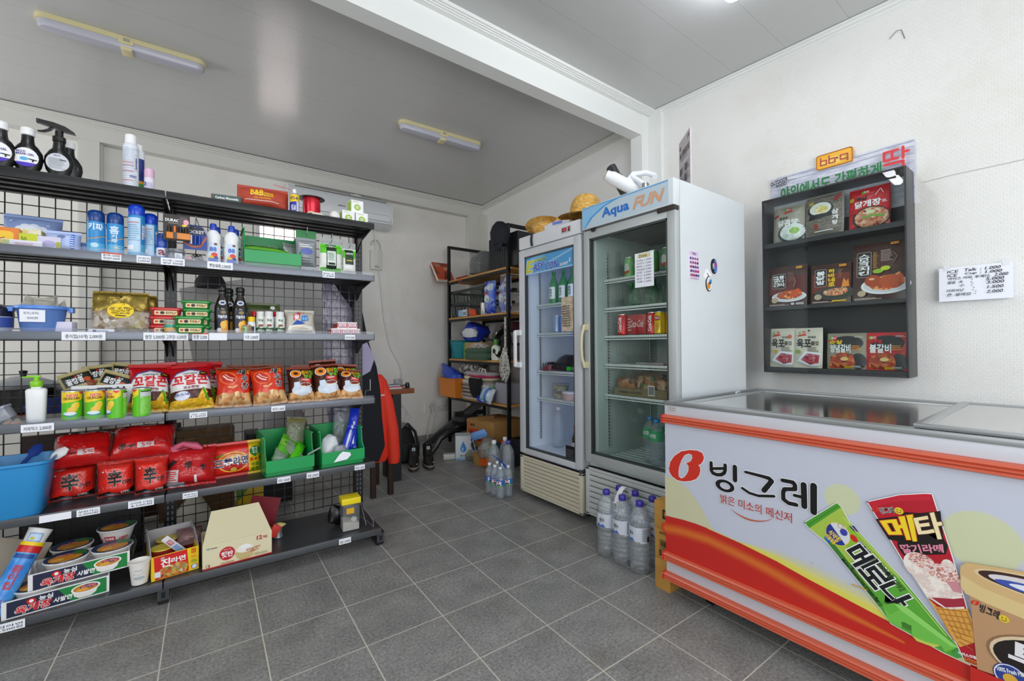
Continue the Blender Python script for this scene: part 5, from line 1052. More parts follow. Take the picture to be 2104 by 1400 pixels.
m = MB().box((-.014, -.004, 0), (.014, .004, .12), M('#e7eaf2', .35), .003); a = Art(m, lambda x, y, k: (x, -.004-k, y)); a.rect(-.010, .06, .010, .105, M('#8fb0de', .4)); a.rect(-.009, .02, .009, .05, M('#d05a6a', .4)); a.lines(-.008, .024, .008, .046, 3, WHT); m.solo('candy_stick', 'white and blue paper sachet stick lying over the ramen carton', 'sachet', G(-.085, .0, Z6+.165), (R(-20), R(145), GTH))
m, fn = pillow(.10, .10, .05, CL('#c8a0a4', .25, .1, 1.5, .5, 50), 3.0, .008, .05); m.solo('cellophane', 'crumpled cellophane bag at the back of the ramen carton', 'film', G(.0, .08, Z6+.085), (R(-60), 0, GTH))
# instant rice carton
t = thing('rice_carton', 'cream open carton of instant rice with red round emblem on the bottom shelf', 'carton', G(.187, -.05, Z6+.004), GR(.04)); w, d, h = .272, .19, .108; cc = M('#dfd6b4', .55)
m = MB().box((-w/2, 0, 0), (w/2, d, .003), cc).box((-w/2, 0, 0), (-w/2+.003, d, h), cc).box((w/2-.003, 0, 0), (w/2, d, h), cc).box((-w/2, d-.003, 0), (w/2, d, h), cc); m.obj('body', t)
m = MB().add([(-w/2, 0, h), (w/2, 0, h), (w/2-.045, .075, h+.125), (-w/2+.035, .075, h+.125), (-w/2, .003, h-.001), (w/2, .003, h-.001), (w/2-.045, .078, h+.124), (-w/2+.035, .078, h+.124)], [(0, 1, 2, 3), (7, 6, 5, 4), (0, 4, 5, 1), (1, 5, 6, 2), (2, 6, 7, 3), (3, 7, 4, 0)], M('#cfc6a4', .6)); m.obj('lid_flap', t)
m = MB().box((-w/2, -.003, 0), (w/2, 0, h), cc); a = Art(m, lambda x, y, k: (x, -.003-k, y)); a.rect(-w/2, .0, w/2, .006, M('#b41f28', .4)); a.ell(-.044, .052, .030, .030, M('#c01f2c', .4), 26); a.text('햇반', -.066, .036, -.022, .062, WHT, .05); a.text('맛있는 밥', -.058, .068, -.030, .074, M('#f0c9c0', .4), .02)
a.poly([(-.015, .045), (.065, .052), (.055, .02), (.035, .008), (.01, .008), (-.005, .02)], M('#c9b27c', .5)); a.ell(.025, .056, .034, .018, M('#eceade', .6), 20); a.ell(.027, .066, .020, .010, WHT, 16); a.stroke([(.0, .012), (.04, .010), (.075, .026)], .002, M('#c9b23a', .4)); a.text('12', .074, .082, .094, .100, M('#b41f28', .4), .05); a.text('개입', .098, .084, .116, .095, M('#b41f28', .4), .03); a.text('맛있는 밥이', .03, .044, .086, .054, M('#b4482c', .4), .02, .1); a.text('시작됩니다', .046, .034, .08, .042, M('#b4482c', .4), .02, .1); a.text('Cooked White Rice', -.07, .010, -.018, .017, M('#b4482c', .4), .02); a.text('CJ', -.122, .087, -.112, .095, M('#2f62b0', .4), .05); a.lines(-.108, .088, -.08, .094, 1, INK); a.ring(-.118, .016, .007, .007, .0015, M('#6a665c', .5), 10); a.rect(-.114, .010, -.110, .022, M('#a3242c', .4)); a.rect(.066, .014, .086, .022, M('#b3ab8c', .5)); a.rect(.09, .014, .116, .022, M('#b3ab8c', .5)); m.obj('front_panel', t)
m = MB().box((-.07, -.002, 0), (.07, .002, .17), M('#7c1f2a', .4)); a = Art(m); a.rect(-.06, .03, .06, .09, M('#a4303a', .4)); a.text('비빔면', -.04, .12, .04, .14, M('#d8b9a0', .4), .03); a.rect(.03, .02, .06, .10, M('#d0b898', .4)); m.solo('dark_red_box', 'dark red flat carton standing behind the rice carton', 'box', G(.29, .24, Z6+.03), GR(-.2, .05)).rotation_euler = (0, R(14), GTH-.15)
t = thing('foil_cup', 'small foil cup with peeled yellow lid beside the rice carton', 'cup', G(.372, .14, Z6), GR())
MB().lathe([(.020, 0), (.024, .004), (.019, .03), (.024, .055)], M('#a9adb2', .25, .7)).obj('body', t); MB().ell([(0, 0, .055, .030, .024), (.004, 0, .062, .034, .026), (.0, 0, .070, .02, .014)], M('#e6d78a', .4), 16, .006, 40).obj('lid', t)
MB().box((-.02, -.012, 0), (.02, .012, .06), M('#d2352a', .4), .003).solo('red_packet', 'small red packet wedged between rice carton and foil cup', 'packet', G(.338, .12, Z6+.02), (0, R(30), GTH))
t = thing('food_container', 'square clear canister of white granules with a bright yellow lid on the bottom shelf', 'canister', G(.705, -.012, Z6+.001), GR(-.05))
MB().box((-.045, 0, 0), (.045, .08, .15), CL('#dfe2e6', .10, .08), .008).obj('body', t); MB().box((-.05, -.006, .145), (.05, .086, .178), M('#efd61c', .3), .005).obj('lid', t)
m = MB(); m.loft([[(-.041, .004, .004), (.041, .004, .004), (.041, .076, .004), (-.041, .076, .004)], [(-.041, .004, .055), (.041, .004, .036), (.041, .076, .04), (-.041, .076, .06)]], FD(['#e4dccb', '#efe8da', '#d9cfba'], 400, .8)); m.obj('granules', t)
MB().ell([(0, 0, 0, .014, .010), (0, 0, .012, .018, .012), (0, 0, .022, .010, .008)], M('#ece7da', .5), 14).obj('scoop', t, (.02, .03, .042)); m = MB(); a = Art(m, lambda x, y, k: (x, -.0005-k, y)); a.rect(-.025, .095, .015, .125, M('#d8a81c', .5)); m.obj('label', t)
m = MB().ell([(0, 0, 0, .012, .012), (0, 0, .03, .045, .035), (0, 0, .06, .05, .04), (0, 0, .09, .035, .028), (-.02, 0, .11, .012, .01)], PBLK, 22, .02, 30); m.solo('black_bag', 'crumpled black plastic bag behind the yellow-lidded canister', 'bag', G(.665, .13, Z6), GR())
# ------------------------------------------------------------------ glass door refrigerators (local: x along the front, y into the cabinet)
FG = CL('#f2f8f6', 0, .0, 1.0)
def fridge(name, label, loc, W, H, D, base, gz, dz, glass, body, frame, inner, shelves, led, grille, ribs):
    t = thing(name, label, 'refrigerator', loc, FW, 'glass door refrigerators'); e = .045; y0 = .045
    m = MB().box((0, y0, base), (W, D, gz[1]), body).box((0, y0, gz[1]), (e, D, H), body).box((W-e, y0, gz[1]), (W, D, H), body).box((e, D-e, gz[1]), (W-e, D, H), body).box((e, y0, dz[1]-.03), (W-e, D-e, H), body)
    m.obj('cabinet', t)
    m = MB(); k = .001; fz = gz[1]+.055
    m.box((e, D-e-.004, fz), (W-e, D-e, dz[1]-.03), inner).box((e, y0+.02, fz), (e+.004, D-e, dz[1]-.03), inner).box((W-e-.004, y0+.02, fz), (W-e, D-e, dz[1]-.03), inner).box((e, y0+.01, gz[1]), (W-e, D-e, fz), inner).box((e, y0+.02, dz[1]-.036), (W-e, D-e, dz[1]-.03), inner)
    m.obj('liner', t)
    m = MB()
    for x in (e+.006, W-e-.012):
        for y in (y0+.10, D-.14):
            m.box((x, y, fz+.05), (x+.006, y+.018, dz[1]-.12), M('#c9cdd0', .4, .5))
            for i in range(int((dz[1]-fz-.2)/.02)): m.box((x-.0008, y+.006, fz+.06+i*.02), (x+.0068, y+.012, fz+.07+i*.02), M('#26282a', .6))
    m.obj('shelf_track', t)
    if led:
        MB().box((W-e-.016, y0-.002, fz+.02), (W-e-.002, y0+.015, dz[1]-.08), M('#b9c8ff', .4, emit=led*2.2)).obj('interior_lamp', t)
        MB().box((e+.05, y0+.04, dz[1]-.05), (W-e-.05, y0+.07, dz[1]-.037), M('#b9c8ff', .4, emit=led)).obj('interior_lamp', t)
    else:
        m = MB()
        for i in range(14): m.box((e+.08, y0+.06+i*.03, dz[1]-.045), (W-e-.03, y0+.065+i*.03, dz[1]-.036), M('#6c7472', .5))
        m.obj('fan_grille', t)
        m = MB()
        for i in range(9): m.box((e+.02, y0+.06+i*.05, fz), (W-e-.02, y0+.068+i*.05, fz+.004), M('#cdd6d3', .3))
        m.obj('floor_rack', t)
    wire = M('#e3ebea', .3, .2)
    for z in shelves:
        m = MB(); f0 = y0+.075
        m.box((e+.01, f0, z-.014), (W-e-.01, f0+.012, z), wire, .002).box((e+.01, f0+.002, z-.026), (W-e-.01, f0+.006, z-.020), wire)
        m.tube([(e+.012, D-e-.03, z-.004), (W-e-.012, D-e-.03, z-.004)], .004, wire, 6)
        n = 24
        for i in range(n+1):
            x = e+.014+(W-2*e-.028)*i/n; m.box((x-.0014, f0+.006, z-.006), (x+.0014, D-e-.03, z-.003), wire)
        for i in range(36):
            x = e+.016+(W-2*e-.032)*i/35; m.box((x-.001, f0-.0008, z-.012), (x+.001, f0, z-.004), M('#8a9492', .4))
        m.obj('shelf', t)
    gx0, gx1, gz0, gz1 = glass
    m = MB(); z0, z1 = dz; pts = []
    for a, b in (((0, 0, z0), (gx0, y0-.006, z1)), ((gx1, 0, z0), (W, y0-.006, z1)), ((gx0, 0, z0), (gx1, y0-.006, gz0)), ((gx0, 0, gz1), (gx1, y0-.006, z1))): m.box(a, b, frame, .003)
    for a, b in (((gx0, .004, gz0), (gx0+.010, .03, gz1)), ((gx1-.010, .004, gz0), (gx1, .03, gz1)), ((gx0, .004, gz0), (gx1, .03, gz0+.010)), ((gx0, .004, gz1-.010), (gx1, .03, gz1))): m.box(a, b, M('#3c4140', .4))
    d = m.obj('door', t)
    MB().add([(gx0, .012, gz0), (gx1, .012, gz0), (gx1, .012, gz1), (gx0, .012, gz1)], [(0, 1, 2, 3)], FG).obj('glass_pane', d)
    m = MB().box((.01, .012, gz[0]), (W-.01, y0, gz[1]), M('#57564f', .6)); n = ribs; h = (gz[1]-gz[0]-.02)/n
    gm = grille
    m.box((0, 0, gz[0]), (.03, .03, gz[1]), gm, .003).box((W-.03, 0, gz[0]), (W, .03, gz[1]), gm, .003).box((0, 0, gz[1]-.012), (W, .03, gz[1]), gm).box((0, 0, gz[0]), (W, .03, gz[0]+.010), gm)
    for i in range(n):
        z = gz[0]+.012+i*h; m.loft([[(x, .002, z), (x, .0, z+h*.5), (x, .012, z+h*.74), (x, .016, z+.001)] for x in (.028, W-.028)], gm)
    m.obj('grille', t)
    for x in (.06, W-.06):
        for y in (.1, D-.1):
            MB().box((x-.012, y-.02, .02), (x+.012, y+.02, base), M('#4c4e50', .5)).obj('bracket', t); MB().at((x-.011, y+.01, .025), (0, PI/2, 0)).lathe([(.025, 0), (.025, .022)], PBLK, seg=16).obj('caster', t)
    return t, d
Y_E, Y_A, XF = 2.525, 1.872, 1.95
EB = M('#dcdfe3', .35); EF = M('#cdd1d6', .3)
te, de = fridge('glass_door_refrigerator', 'narrower white glass door refrigerator with blue sticker, the one with straw hats on top', (XF, Y_E, 0), .625, 1.886, .68, .04, (.042, .297), (.318, 1.788), (.062, .565, .356, 1.735), EB, EF, M('#e6ebf6', .4), (1.395, 1.185, .912, .715), 2.2, M('#d9d3bd', .4), 9)
m = MB().box((.0, .0, 1.794), (.625, .05, 1.886), EB, .01); a = Art(m, lambda x, y, k: (x, -k, y)); a.rrect(.455, 1.822, .545, 1.862, .004, M('#b9bcc0', .4)); a.rect(.463, 1.832, .505, 1.856, M('#1c1412', .3)); a.text('-3.2', .468, 1.838, .502, 1.852, M('#e0262a', .4, emit=1.5), .04); a.rect(.52, 1.828, .535, 1.858, M('#1c1412', .3)); a.rect(.522, 1.842, .533, 1.856, M('#d8201c', .4)); m.obj('header', te)
m = MB(); a = Art(m, lambda x, y, k: (x, .0105-k, y), .0003, .0)
a.rect(.064, 1.603, .563, 1.733, M('#4f9fd8', .35)); a.poly([(.064, 1.603), (.064, 1.68), (.16, 1.733), (.30, 1.733)], M('#77b9e4', .35)); a.poly([(.28, 1.66), (.563, 1.725), (.563, 1.712), (.30, 1.652)], M('#8cc5ea', .35)); a.rect(.064, 1.603, .563, 1.612, M('#9fd0ee', .35))
OUT = (WHT, .035)
a.text('E', .085, 1.620, .148, 1.698, M('#c9ce1c', .4), .03, 0, .2, OUT); a.text('PREMIUM', .165, 1.686, .285, 1.703, M('#c9ce1c', .4), .03, .03, .2); a.text('ASY', .160, 1.624, .268, 1.672, M('#1c50c0', .4), .03, 0, .2, OUT); a.text('CON', .288, 1.614, .412, 1.662, M('#1c50c0', .4), .03, 0, .2, OUT); a.text('KARF', .435, 1.620, .508, 1.638, WHT, .03, .03, .1); a.poly([(.518, 1.632), (.53, 1.636), (.528, 1.662), (.52, 1.658)], WHT)
m.obj('sticker', de)
m = MB(); wm = M('#e8eaec', .35)
m.box((-.035, -.02, .935), (.03, .0, .975), wm, .004).box((-.035, -.02, 1.17), (.03, .0, 1.21), wm, .004).box((-.035, -.032, .94), (-.012, -.012, 1.205), wm, .005); m.obj('handle', de)
m = MB(); a = Art(m, lambda x, y, k: (x, .0105-k, y), .0003, .0); a.rect(.47, .37, .555, .45, M('#1d1e20', .4)); a.lines(.475, .375, .55, .43, 5, M('#565a5c', .5)); m.obj('label', de)
MB().tube([(.15, -.004, 1.80), (.145, -.006, 1.84), (.15, -.004, 1.89), (.165, .03, 1.892)], .004, PBLK).tube([(.165, -.004, 1.80), (.158, -.006, 1.84), (.165, -.004, 1.89)], .004, PBLK).obj('cable', te)
MB().box((.60, .0, .30), (.628, .03, .325), M('#7d8084', .3, .8), .003).obj('hinge', te)
AB = M('#d5dce0', .3); AF = M('#b9bfbf', .35, .2)
ta, da = fridge('glass_door_refrigerator', 'wider white glass door refrigerator with lettered sign panel next to the chest freezer', (XF, Y_A, 0), .627, 1.935, .72, .05, (.07, .355), (.385, 1.792), (.045, .582, .44, 1.742), AB, AF, M('#b9c8c4', .4), (1.50, 1.325, 1.153, .98, .793), 0, M('#c9cdcc', .35), 8)
m = MB().box((.0, -.012, 1.80), (.627, .05, 1.935), AB, .004); a = Art(m, lambda x, y, k: (x, -.012-k, y)); pb = M('#bccfdb', .35)
a.rect(.006, 1.806, .60, 1.93, pb); a.poly([(.006, 1.808), (.03, 1.808), (.09, 1.86), (.19, 1.905), (.32, 1.93), (.006, 1.93)], M('#4f9fdc', .35)); a.poly([(.006, 1.808), (.02, 1.808), (.07, 1.862), (.16, 1.905), (.26, 1.93), (.006, 1.93)], M('#8cc3ea', .35)); a.stroke([(.01, 1.926), (.598, 1.926)], .006, M('#5fa4dd', .4), False)
a.text('Aqua', .165, 1.826, .355, 1.893, M('#1c6fcc', .35), .07); a.text('FUN', .395, 1.834, .565, 1.893, M('#d8a27c', .35), .04, 0, .35); m.obj('sign_panel', ta)
m = MB(); m.box((.02, -.002, 1.792), (.60, .03, 1.80), M('#55595a', .5)); m.at((.085, -.004, 1.796), (PI/2, 0, 0)).lathe([(.02, 0), (.02, .004)], PBLK, seg=16); m.obj('lock', ta)
MB().box((.53, -.012, 1.775), (.632, .03, 1.798), M('#2d2624', .6), .004).obj('hinge', ta)
m = MB(); im = M('#c9c3a2', .4); m.box((.006, -.014, .955), (.04, 0, .995), im, .004).box((.006, -.014, 1.185), (.04, 0, 1.225), im, .004).tube([(.012, -.012, .96), (.008, -.03, 1.02), (.007, -.034, 1.09), (.008, -.03, 1.16), (.012, -.012, 1.22)], .010, im, 10); m.obj('handle', da)
# magnets and cards on the side panel of the wider refrigerator
SP = (XF, Y_A-.627, 0)
def side(a0): return lambda x, y, k: (x, -k, y)
m = MB().box((-.045, -.002, -.075), (.045, 0, .075), M('#e5d5e6', .4)); a = Art(m, lambda x, y, k: (x, -.002-k, y)); a.rect(-.042, .052, .042, .072, M('#d9c4de', .4)); a.text('TABLE', -.02, .055, .02, .067, M('#3a4a8c', .4), .03)
cols = ('#3a2f7c', '#8a4fa0', '#b0245c', '#5a3f9c', '#a03a7c')
for j in range(5):
    for i in range(4): a.ell(-.031+i*.021, .035-j*.022, .0075, .0075, M(cols[(i*3+j) % 5], .4), 10)
a.lines(-.04, -.073, .04, -.066, 1, M('#8c8c9c', .4)); m.solo('magnet_sheet', 'pink rectangular magnet sheet of round icons on the refrigerator side', 'magnet', (2.115, SP[1], 1.51), (0, 0, 0))
m = MB().at((0, 0, 0), (PI/2, 0, 0)).lathe([(.042, -.001), (.042, .004), (.040, .005)], PBLK, sx=.75, seg=28).at(); a = Art(m, lambda x, y, k: (x, -.005-k, y)); a.ell(.004, 0, .024, .036, M('#5a78c4', .35), 20); a.poly([(-.027, -.02), (-.004, -.035), (-.004, .036), (-.026, .022)], INK); a.text('만세', -.02, -.015, -.006, .015, WHT, .04); a.ell(.010, .01, .010, .012, M('#c93a5a', .4), 12); m.solo('magnet', 'round black and blue picture magnet, the higher of two on the refrigerator side', 'magnet', (2.315, SP[1], 1.525))
m = MB().at((0, 0, 0), (PI/2, 0, 0)).lathe([(.042, -.001), (.042, .004), (.040, .005)], M('#2a2018', .4), sx=.75, seg=28).at(); a = Art(m, lambda x, y, k: (x, -.005-k, y)); a.ell(0, 0, .028, .038, M('#dfe6ee', .35), 20); a.ell(-.008, -.012, .016, .018, M('#d98c2a', .4), 14); a.ell(.01, .012, .012, .014, M('#3a86c4', .4), 12); a.text('제주', -.008, -.006, .012, .01, M('#3a2a1a', .4), .04); m.solo('magnet', 'round orange and blue picture magnet, the lower of two on the refrigerator side', 'magnet', (2.26, SP[1], 1.425))
m = MB().box((-.028, -.0015, -.028), (.028, 0, .028), WHT); a = Art(m, lambda x, y, k: (x, -.0015-k, y)); a.text('coupon', -.015, .0, .015, .01, INK, .02); a.ell(.015, -.018, .006, .006, M('#e0a02a', .4), 10); m.solo('card', 'white tilted card held by the two round magnets', 'card', (2.25, SP[1]-.0002, 1.468), (0, R(38), 0))
# paper notes taped inside the doors
def note(name, label, lx, z, w, h, y0_, mat, draw, loc, fy=-.004):
    m = MB().box((-w/2, fy, 0), (w/2, fy+.001, h), mat); draw(Art(m, lambda x, y, k: (x, fy-k, y)))
    m.solo(name, label, 'note', (XF-.0, y0_-lx, z), FW)
def rows(a):
    for i in range(8): a.text(('Coke 1,500', '사이다 1,500', '환타 1,500', '이온음료 2,000', '커피 1,500', '주스 2,000', '생수 1,000', '식혜 1,500')[i], -.048, .138-.0165*i, .045, .150-.0165*i, M('#5a6274', .5), .0)
note('price_note', 'white handwritten drinks note taped on the wider refrigerator door', .435, 1.408, .12, .185, Y_A, PAPER, lambda a: (a.rect(-.04, .158, .04, .180, M('#d7d2a0', .6)), a.text('Drink', -.03, .160, .02, .176, M('#7a6a2a', .5), .02), rows(a)), None, .0085)
def rows2(a):
    for i in range(9): a.lines(-.05+.0112*i, .03, -.045+.0112*i, .17, 9, M('#4a3f36', .5), .6, i, .1)
note('price_note', 'stained vertical-written note taped on the narrower refrigerator door', .50, 1.185, .115, .225, Y_E, FD(['#d9d0c0', '#cfc3ae', '#b39f85', '#ded6c8'], 30, .7, (1, 1, 1), False), rows2, None, .0085)
# ---- what stands inside, refrigerator with sticker
def inE(x, y, z): return (XF+y, Y_E-x, z)
def inA(x, y, z): return (XF+y, Y_A-x, z)
GGL = CL('#74d494', .25, .06, 1.2)
def soju(p, lab, lay=False):
    t = thing('green_bottle', lab, 'bottle', p, FW, 'green bottles in the narrower refrigerator')
    MB().lathe([(.03, 0), (.033, .004), (.033, .13), (.026, .155), (.014, .185), (.0125, .215)], GGL, seg=20).obj('body', t); MB().lathe([(.0135, .205), (.0145, .207), (.0145, .225), (.012, .228)], M('#1f9a4a', .3)).obj('cap', t)
    m = MB(); a = Art(m, wrapcyl(.033), .0002, .0006, .008); a.rect(-.035, .03, .035, .115, M('#eef2f4', .4)); a.text('한\n라\n산', -.012, .045, .012, .10, INK, .03); m.obj('label', t); return t
s0 = soju(inE(.215, .15, 1.397), 'green glass bottle with white label, first from the hinge-free side of the upper shelf'); dup(s0, inE(.315, .15, 1.397), None, 'green glass bottle with white label, second of three on the upper shelf'); dup(s0, inE(.405, .15, 1.397), None, 'green glass bottle with white label, nearest the door frame edge on the upper shelf')
for i, x in enumerate((.25, .315, .385)):
    t = thing('drink_can', ('pale blue drink can, first of three behind the stained note', 'blue drink can in the middle behind the stained note', 'deep blue drink can nearest the door edge behind the stained note')[i], 'can', inE(x, .15, 1.187), FW, 'blue drink cans in the narrower refrigerator')
    MB().lathe([(.024, 0), (.029, .006), (.029, .10), (.025, .113), (.025, .118)], M(('#9fb4dc', '#5c7fd6', '#2348d0')[i], .25, .3)).obj('body', t); MB().lathe([(.026, .115), (.026, .119), (.023, .117), (.0, .117)], M('#c9ccd0', .3, .8)).obj('lid', t)
t = thing('meat_tray', 'black plastic tray of wrapped meat in the narrower refrigerator', 'tray', inE(.245, .275, .914), FW)
m = MB().ell([(0, 0, 0, .12, .11), (0, 0, .006, .13, .12), (0, 0, .055, .15, .14), (0, 0, .057, .155, .145), (0, 0, .055, .147, .137), (0, 0, .012, .125, .115)], M('#1c1e20', .3), 28, pw=.5)
for i in range(12): m.box((-.13+i*.022, -.148, .02), (-.126+i*.022, -.142, .052), M('#3c4046', .4))
m.obj('tray', t); MB().ell([(0, 0, .01, .11, .10), (0, 0, .05, .12, .11), (0, 0, .09, .09, .08), (.01, 0, .11, .03, .03)], M('#2b2426', .3), 24, .02, 18).obj('contents', t); MB().ell([(-.09, -.15, .0, .05, .02), (-.08, -.15, .03, .045, .02), (-.05, -.14, .045, .02, .01)], M('#7a3340', .35), 16, .008, 30).obj('meat_packet', t)
for i, x in enumerate((.37, .435)):
    t = thing('lying_bottle', ('bottle lying with its green cap to the door, nearer the meat packet', 'bottle lying with its green cap to the door, nearer the door edge')[i], 'bottle', inE(x, .13, .935), (PI/2*0, 0, -PI/2), 'lying bottles in the narrower refrigerator'); t.rotation_euler = (R(-90), 0, -PI/2)
    MB().lathe([(.011, .02), (.012, .05), (.02, .09), (.02, .2)], CL('#dfe9e4', .3), seg=16).obj('body', t); MB().lathe([(.014, 0), (.015, .002), (.015, .022)], M('#35c42a', .35), seg=16).obj('cap', t)
t = thing('food_tub', 'clear round tub of grains at the bottom of its stack in the narrower refrigerator', 'tub', inE(.225, .20, .717), FW, 'food tubs in the narrower refrigerator')
MB().lathe([(.05, 0), (.062, .05), (.064, .052)], CL('#e6ece8', .15), seg=24).obj('body', t); MB().lathe([(.048, .002), (.056, .036), (.0, .04)], FD(['#c9bfa6', '#a89878', '#e0dccc', '#7c6f52'], 90)).obj('contents', t)
dup(t, inE(.227, .20, .769), None, 'clear round tub of grains on top of its stack in the narrower refrigerator')
t = thing('food_tub', 'low tub with a pale lid and pinkish contents in the narrower refrigerator', 'tub', inE(.357, .165, .717), FW); MB().lathe([(.05, 0), (.054, .05)], M('#c9a7a0', .4)).obj('body', t); MB().lathe([(.056, .048), (.057, .05), (.057, .058), (.05, .06)], M('#e6e8ea', .35)).obj('lid', t)
MB().box((-.03, 0, 0), (.03, .10, .085), M('#e0762a', .4), .006).solo('orange_box', 'orange carton at the door edge above the lower wire shelf', 'box', inE(.455, .16, .717), FW)
WAT = CL('#f3f8fc', .12, .03, 1.5, .35, 60)
def pet(name, lab, p, rot, r, h, cat='bottle', cap='#2a3f9c', label=None, group=None, mat=None, ridges=True):
    t = thing(name, lab, cat, p, rot, group); mat = mat or WAT
    prof = [(r*.75, 0), (r*.93, .004), (r, .02)]
    n = 5
    for i in range(n):
        z = .03+i*(h*.42-.03)/n; prof += [(r, z), (r*.955, z+.006), (r, z+.012)]
    prof += [(r, h*.66), (r*.93, h*.71), (r*.97, h*.72), (r*.86, h*.80), (r*.55, h*.88), (r*.33, h*.915), (r*.30, h*.93)]
    MB().lathe(prof, mat, seg=22).obj('body', t)
    MB().lathe([(r*.36, h*.925), (r*.38, h*.93), (r*.38, h*.985), (r*.33, h)], M(cap, .35), seg=16).obj('cap', t)
    if label:
        m = MB(); label(Art(m, wrapcyl(r*1.005), .0003, .0005, .010), r, h); m.obj('label', t)
    return t
pet('water_bottle', 'clear empty plastic bottle on the floor of the narrower refrigerator', inE(.175, .22, .354), FW, .045, .29, cap='#dfe3e8')
t = thing('sauce_bottle', 'small brown sauce bottle on the floor of the narrower refrigerator', 'bottle', inE(.39, .18, .354), FW); MB().lathe([(.022, 0), (.024, .004), (.024, .10), (.012, .14), (.011, .17)], M('#4a2a22', .25)).obj('body', t); MB().lathe([(.013, .165), (.013, .19)], M('#a8242a', .3)).obj('cap', t); MB().lathe([(.0245, .03), (.0245, .075)], M('#d8c8b4', .4)).obj('label', t)
# ---- inside the wider refrigerator
carton('green_carton', 'slim white and green carton, lower of two on the top wire shelf', 'box', inA(.30, .20, 1.502), FW, .05, .05, .055, M('#dfe6d8', .4), lambda a: a.ell(0, .026, .016, .015, M('#9ac23a', .4), 14), None, None, 'small cartons in the wider refrigerator')
carton('green_carton', 'slim white and green carton, upper of two on the top wire shelf', 'box', inA(.30, .20, 1.558), FW, .05, .05, .055, M('#e4e8e0', .4), lambda a: a.ell(0, .026, .016, .015, M('#9ac23a', .4), 14), None, None, 'small cartons in the wider refrigerator')
for i, (x, y, hx) in enumerate(((.395, .15, '#3f9a4e'), (.48, .15, '#4f8a5a'), (.19, .20, '#7fbf7a'))):
    t = thing('drink_can', ('green drink can on the top wire shelf, above the handwritten note', 'grey-green drink can on the top wire shelf, at the door edge', 'pale green bottle-shaped can at the back of the top wire shelf')[i], 'can', inA(x, y, 1.502), FW)
    MB().lathe([(.026, 0), (.032, .006), (.032, .105), (.026, .118), (.026, .123)], M(hx, .3, .2)).obj('body', t); MB().lathe([(.027, .12), (.027, .124), (.024, .122), (.0, .122)], M('#c9ccd0', .3, .8)).obj('lid', t)
    m = MB(); a = Art(m, wrapcyl(.0322), .0002, .0004, .006); a.ell(.0, .06, .018, .026, M('#d5dcd2', .4), 16); a.poly([(-.02, .02), (.02, .03), (.02, .045), (-.02, .035)], M('#c9452a', .4)); m.obj('label', t)
grn = CL('#3f9a5a', .45, .08, 1.3)
for i, (x, y) in enumerate(((.17, .24), (.235, .2), (.30, .24), (.36, .2), (.42, .25))):
    t = thing('green_pet_bottle', ('green bottle under crumpled film, first on the second wire shelf', 'green bottle under crumpled film, second on the second wire shelf', 'green bottle under crumpled film, third on the second wire shelf', 'green bottle under crumpled film, fourth on the second wire shelf', 'green bottle under crumpled film, nearest the door edge on the second wire shelf')[i], 'bottle', inA(x, y, 1.327), FW, 'green bottles in the wider refrigerator')
    MB().lathe([(.025, 0), (.028, .005), (.028, .085), (.012, .12), (.011, .14)], grn, seg=16).obj('body', t); MB().lathe([(.013, .132), (.013, .148), (.010, .15)], M('#1f8a3a', .35), seg=14).obj('cap', t)
MB().ell([(0, 0, 0, .15, .09), (0, 0, .05, .15, .09), (0, 0, .09, .12, .07), (.02, 0, .125, .05, .03)], CL('#e4eee8', .10, .08, 1.5, .7, 40), 26, .02, 14, cap=False).solo('shrink_wrap', 'crumpled clear film over the green bottles', 'film', inA(.29, .22, 1.329), FW)
def cola(p, lab, hx='#c4161c', yl=False):
    t = thing('drink_can', lab, 'can', p, FW, 'cans on the third wire shelf'); MB().lathe([(.026, 0), (.032, .006), (.032, .105), (.026, .118), (.026, .123)], M(hx, .25, .3)).obj('body', t); MB().lathe([(.027, .12), (.027, .124), (.024, .122), (.0, .122)], M('#c9ccd0', .3, .8)).obj('lid', t)
    m = MB(); a = Art(m, wrapcyl(.0322), .0002, .0004, .006)
    if yl: a.rrect(-.016, .075, .018, .10, .004, M('#c2202a', .4)); a.text('TEJAVA', -.012, .080, .014, .094, WHT, .04); a.ell(.0, .04, .014, .022, M('#d8a01c', .4), 14)
    else: a.text('Coca-Cola', -.008, .02, .010, .105, WHT, .03, 0, 0, None, [(.012, .018), (.012, .105), (-.010, .105), (-.010, .018)])
    m.obj('label', t); return t
c0 = cola(inA(.175, .15, 1.155), 'red cola can on the third wire shelf, farthest from the door edge'); dup(c0, inA(.385, .15, 1.155), None, 'red cola can between the cola pack and the yellow can')
dup(c0, inA(.43, .24, 1.155), None, 'red cola can at the back behind the yellow cans')
t = thing('cola_pack', 'red shrink-wrapped cola pack on the third wire shelf', 'pack', inA(.28, .14, 1.155), FW); m = MB().box((-.068, 0, 0), (.068, .13, .122), M('#b3161c', .2), .02); a = Art(m); a.text('Coca-Cola', -.045, .045, .05, .085, M('#e6c8c4', .4), .02, 0, .3); a.lines(-.06, .02, -.035, .10, 5, M('#d8a8a4', .4)); m.obj('pack', t); MB().box((-.07, -.003, -.0), (.07, .133, .124), CL('#ffffff', 0, .08, 1.4, .6, 45), .02).obj('film', t)
y0c = cola(inA(.44, .14, 1.155), 'yellow drink can on the third wire shelf', '#e5c01c', True); dup(y0c, inA(.50, .16, 1.155), None, 'yellow drink can tucked at the back by the door edge')
m = MB().box((-.09, 0, 0), (.09, .12, .012), CL('#dfe3e4', .35)); m.solo('clear_tray', 'clear plastic tray lying on the empty fourth wire shelf', 'tray', inA(.36, .15, .982), FW)
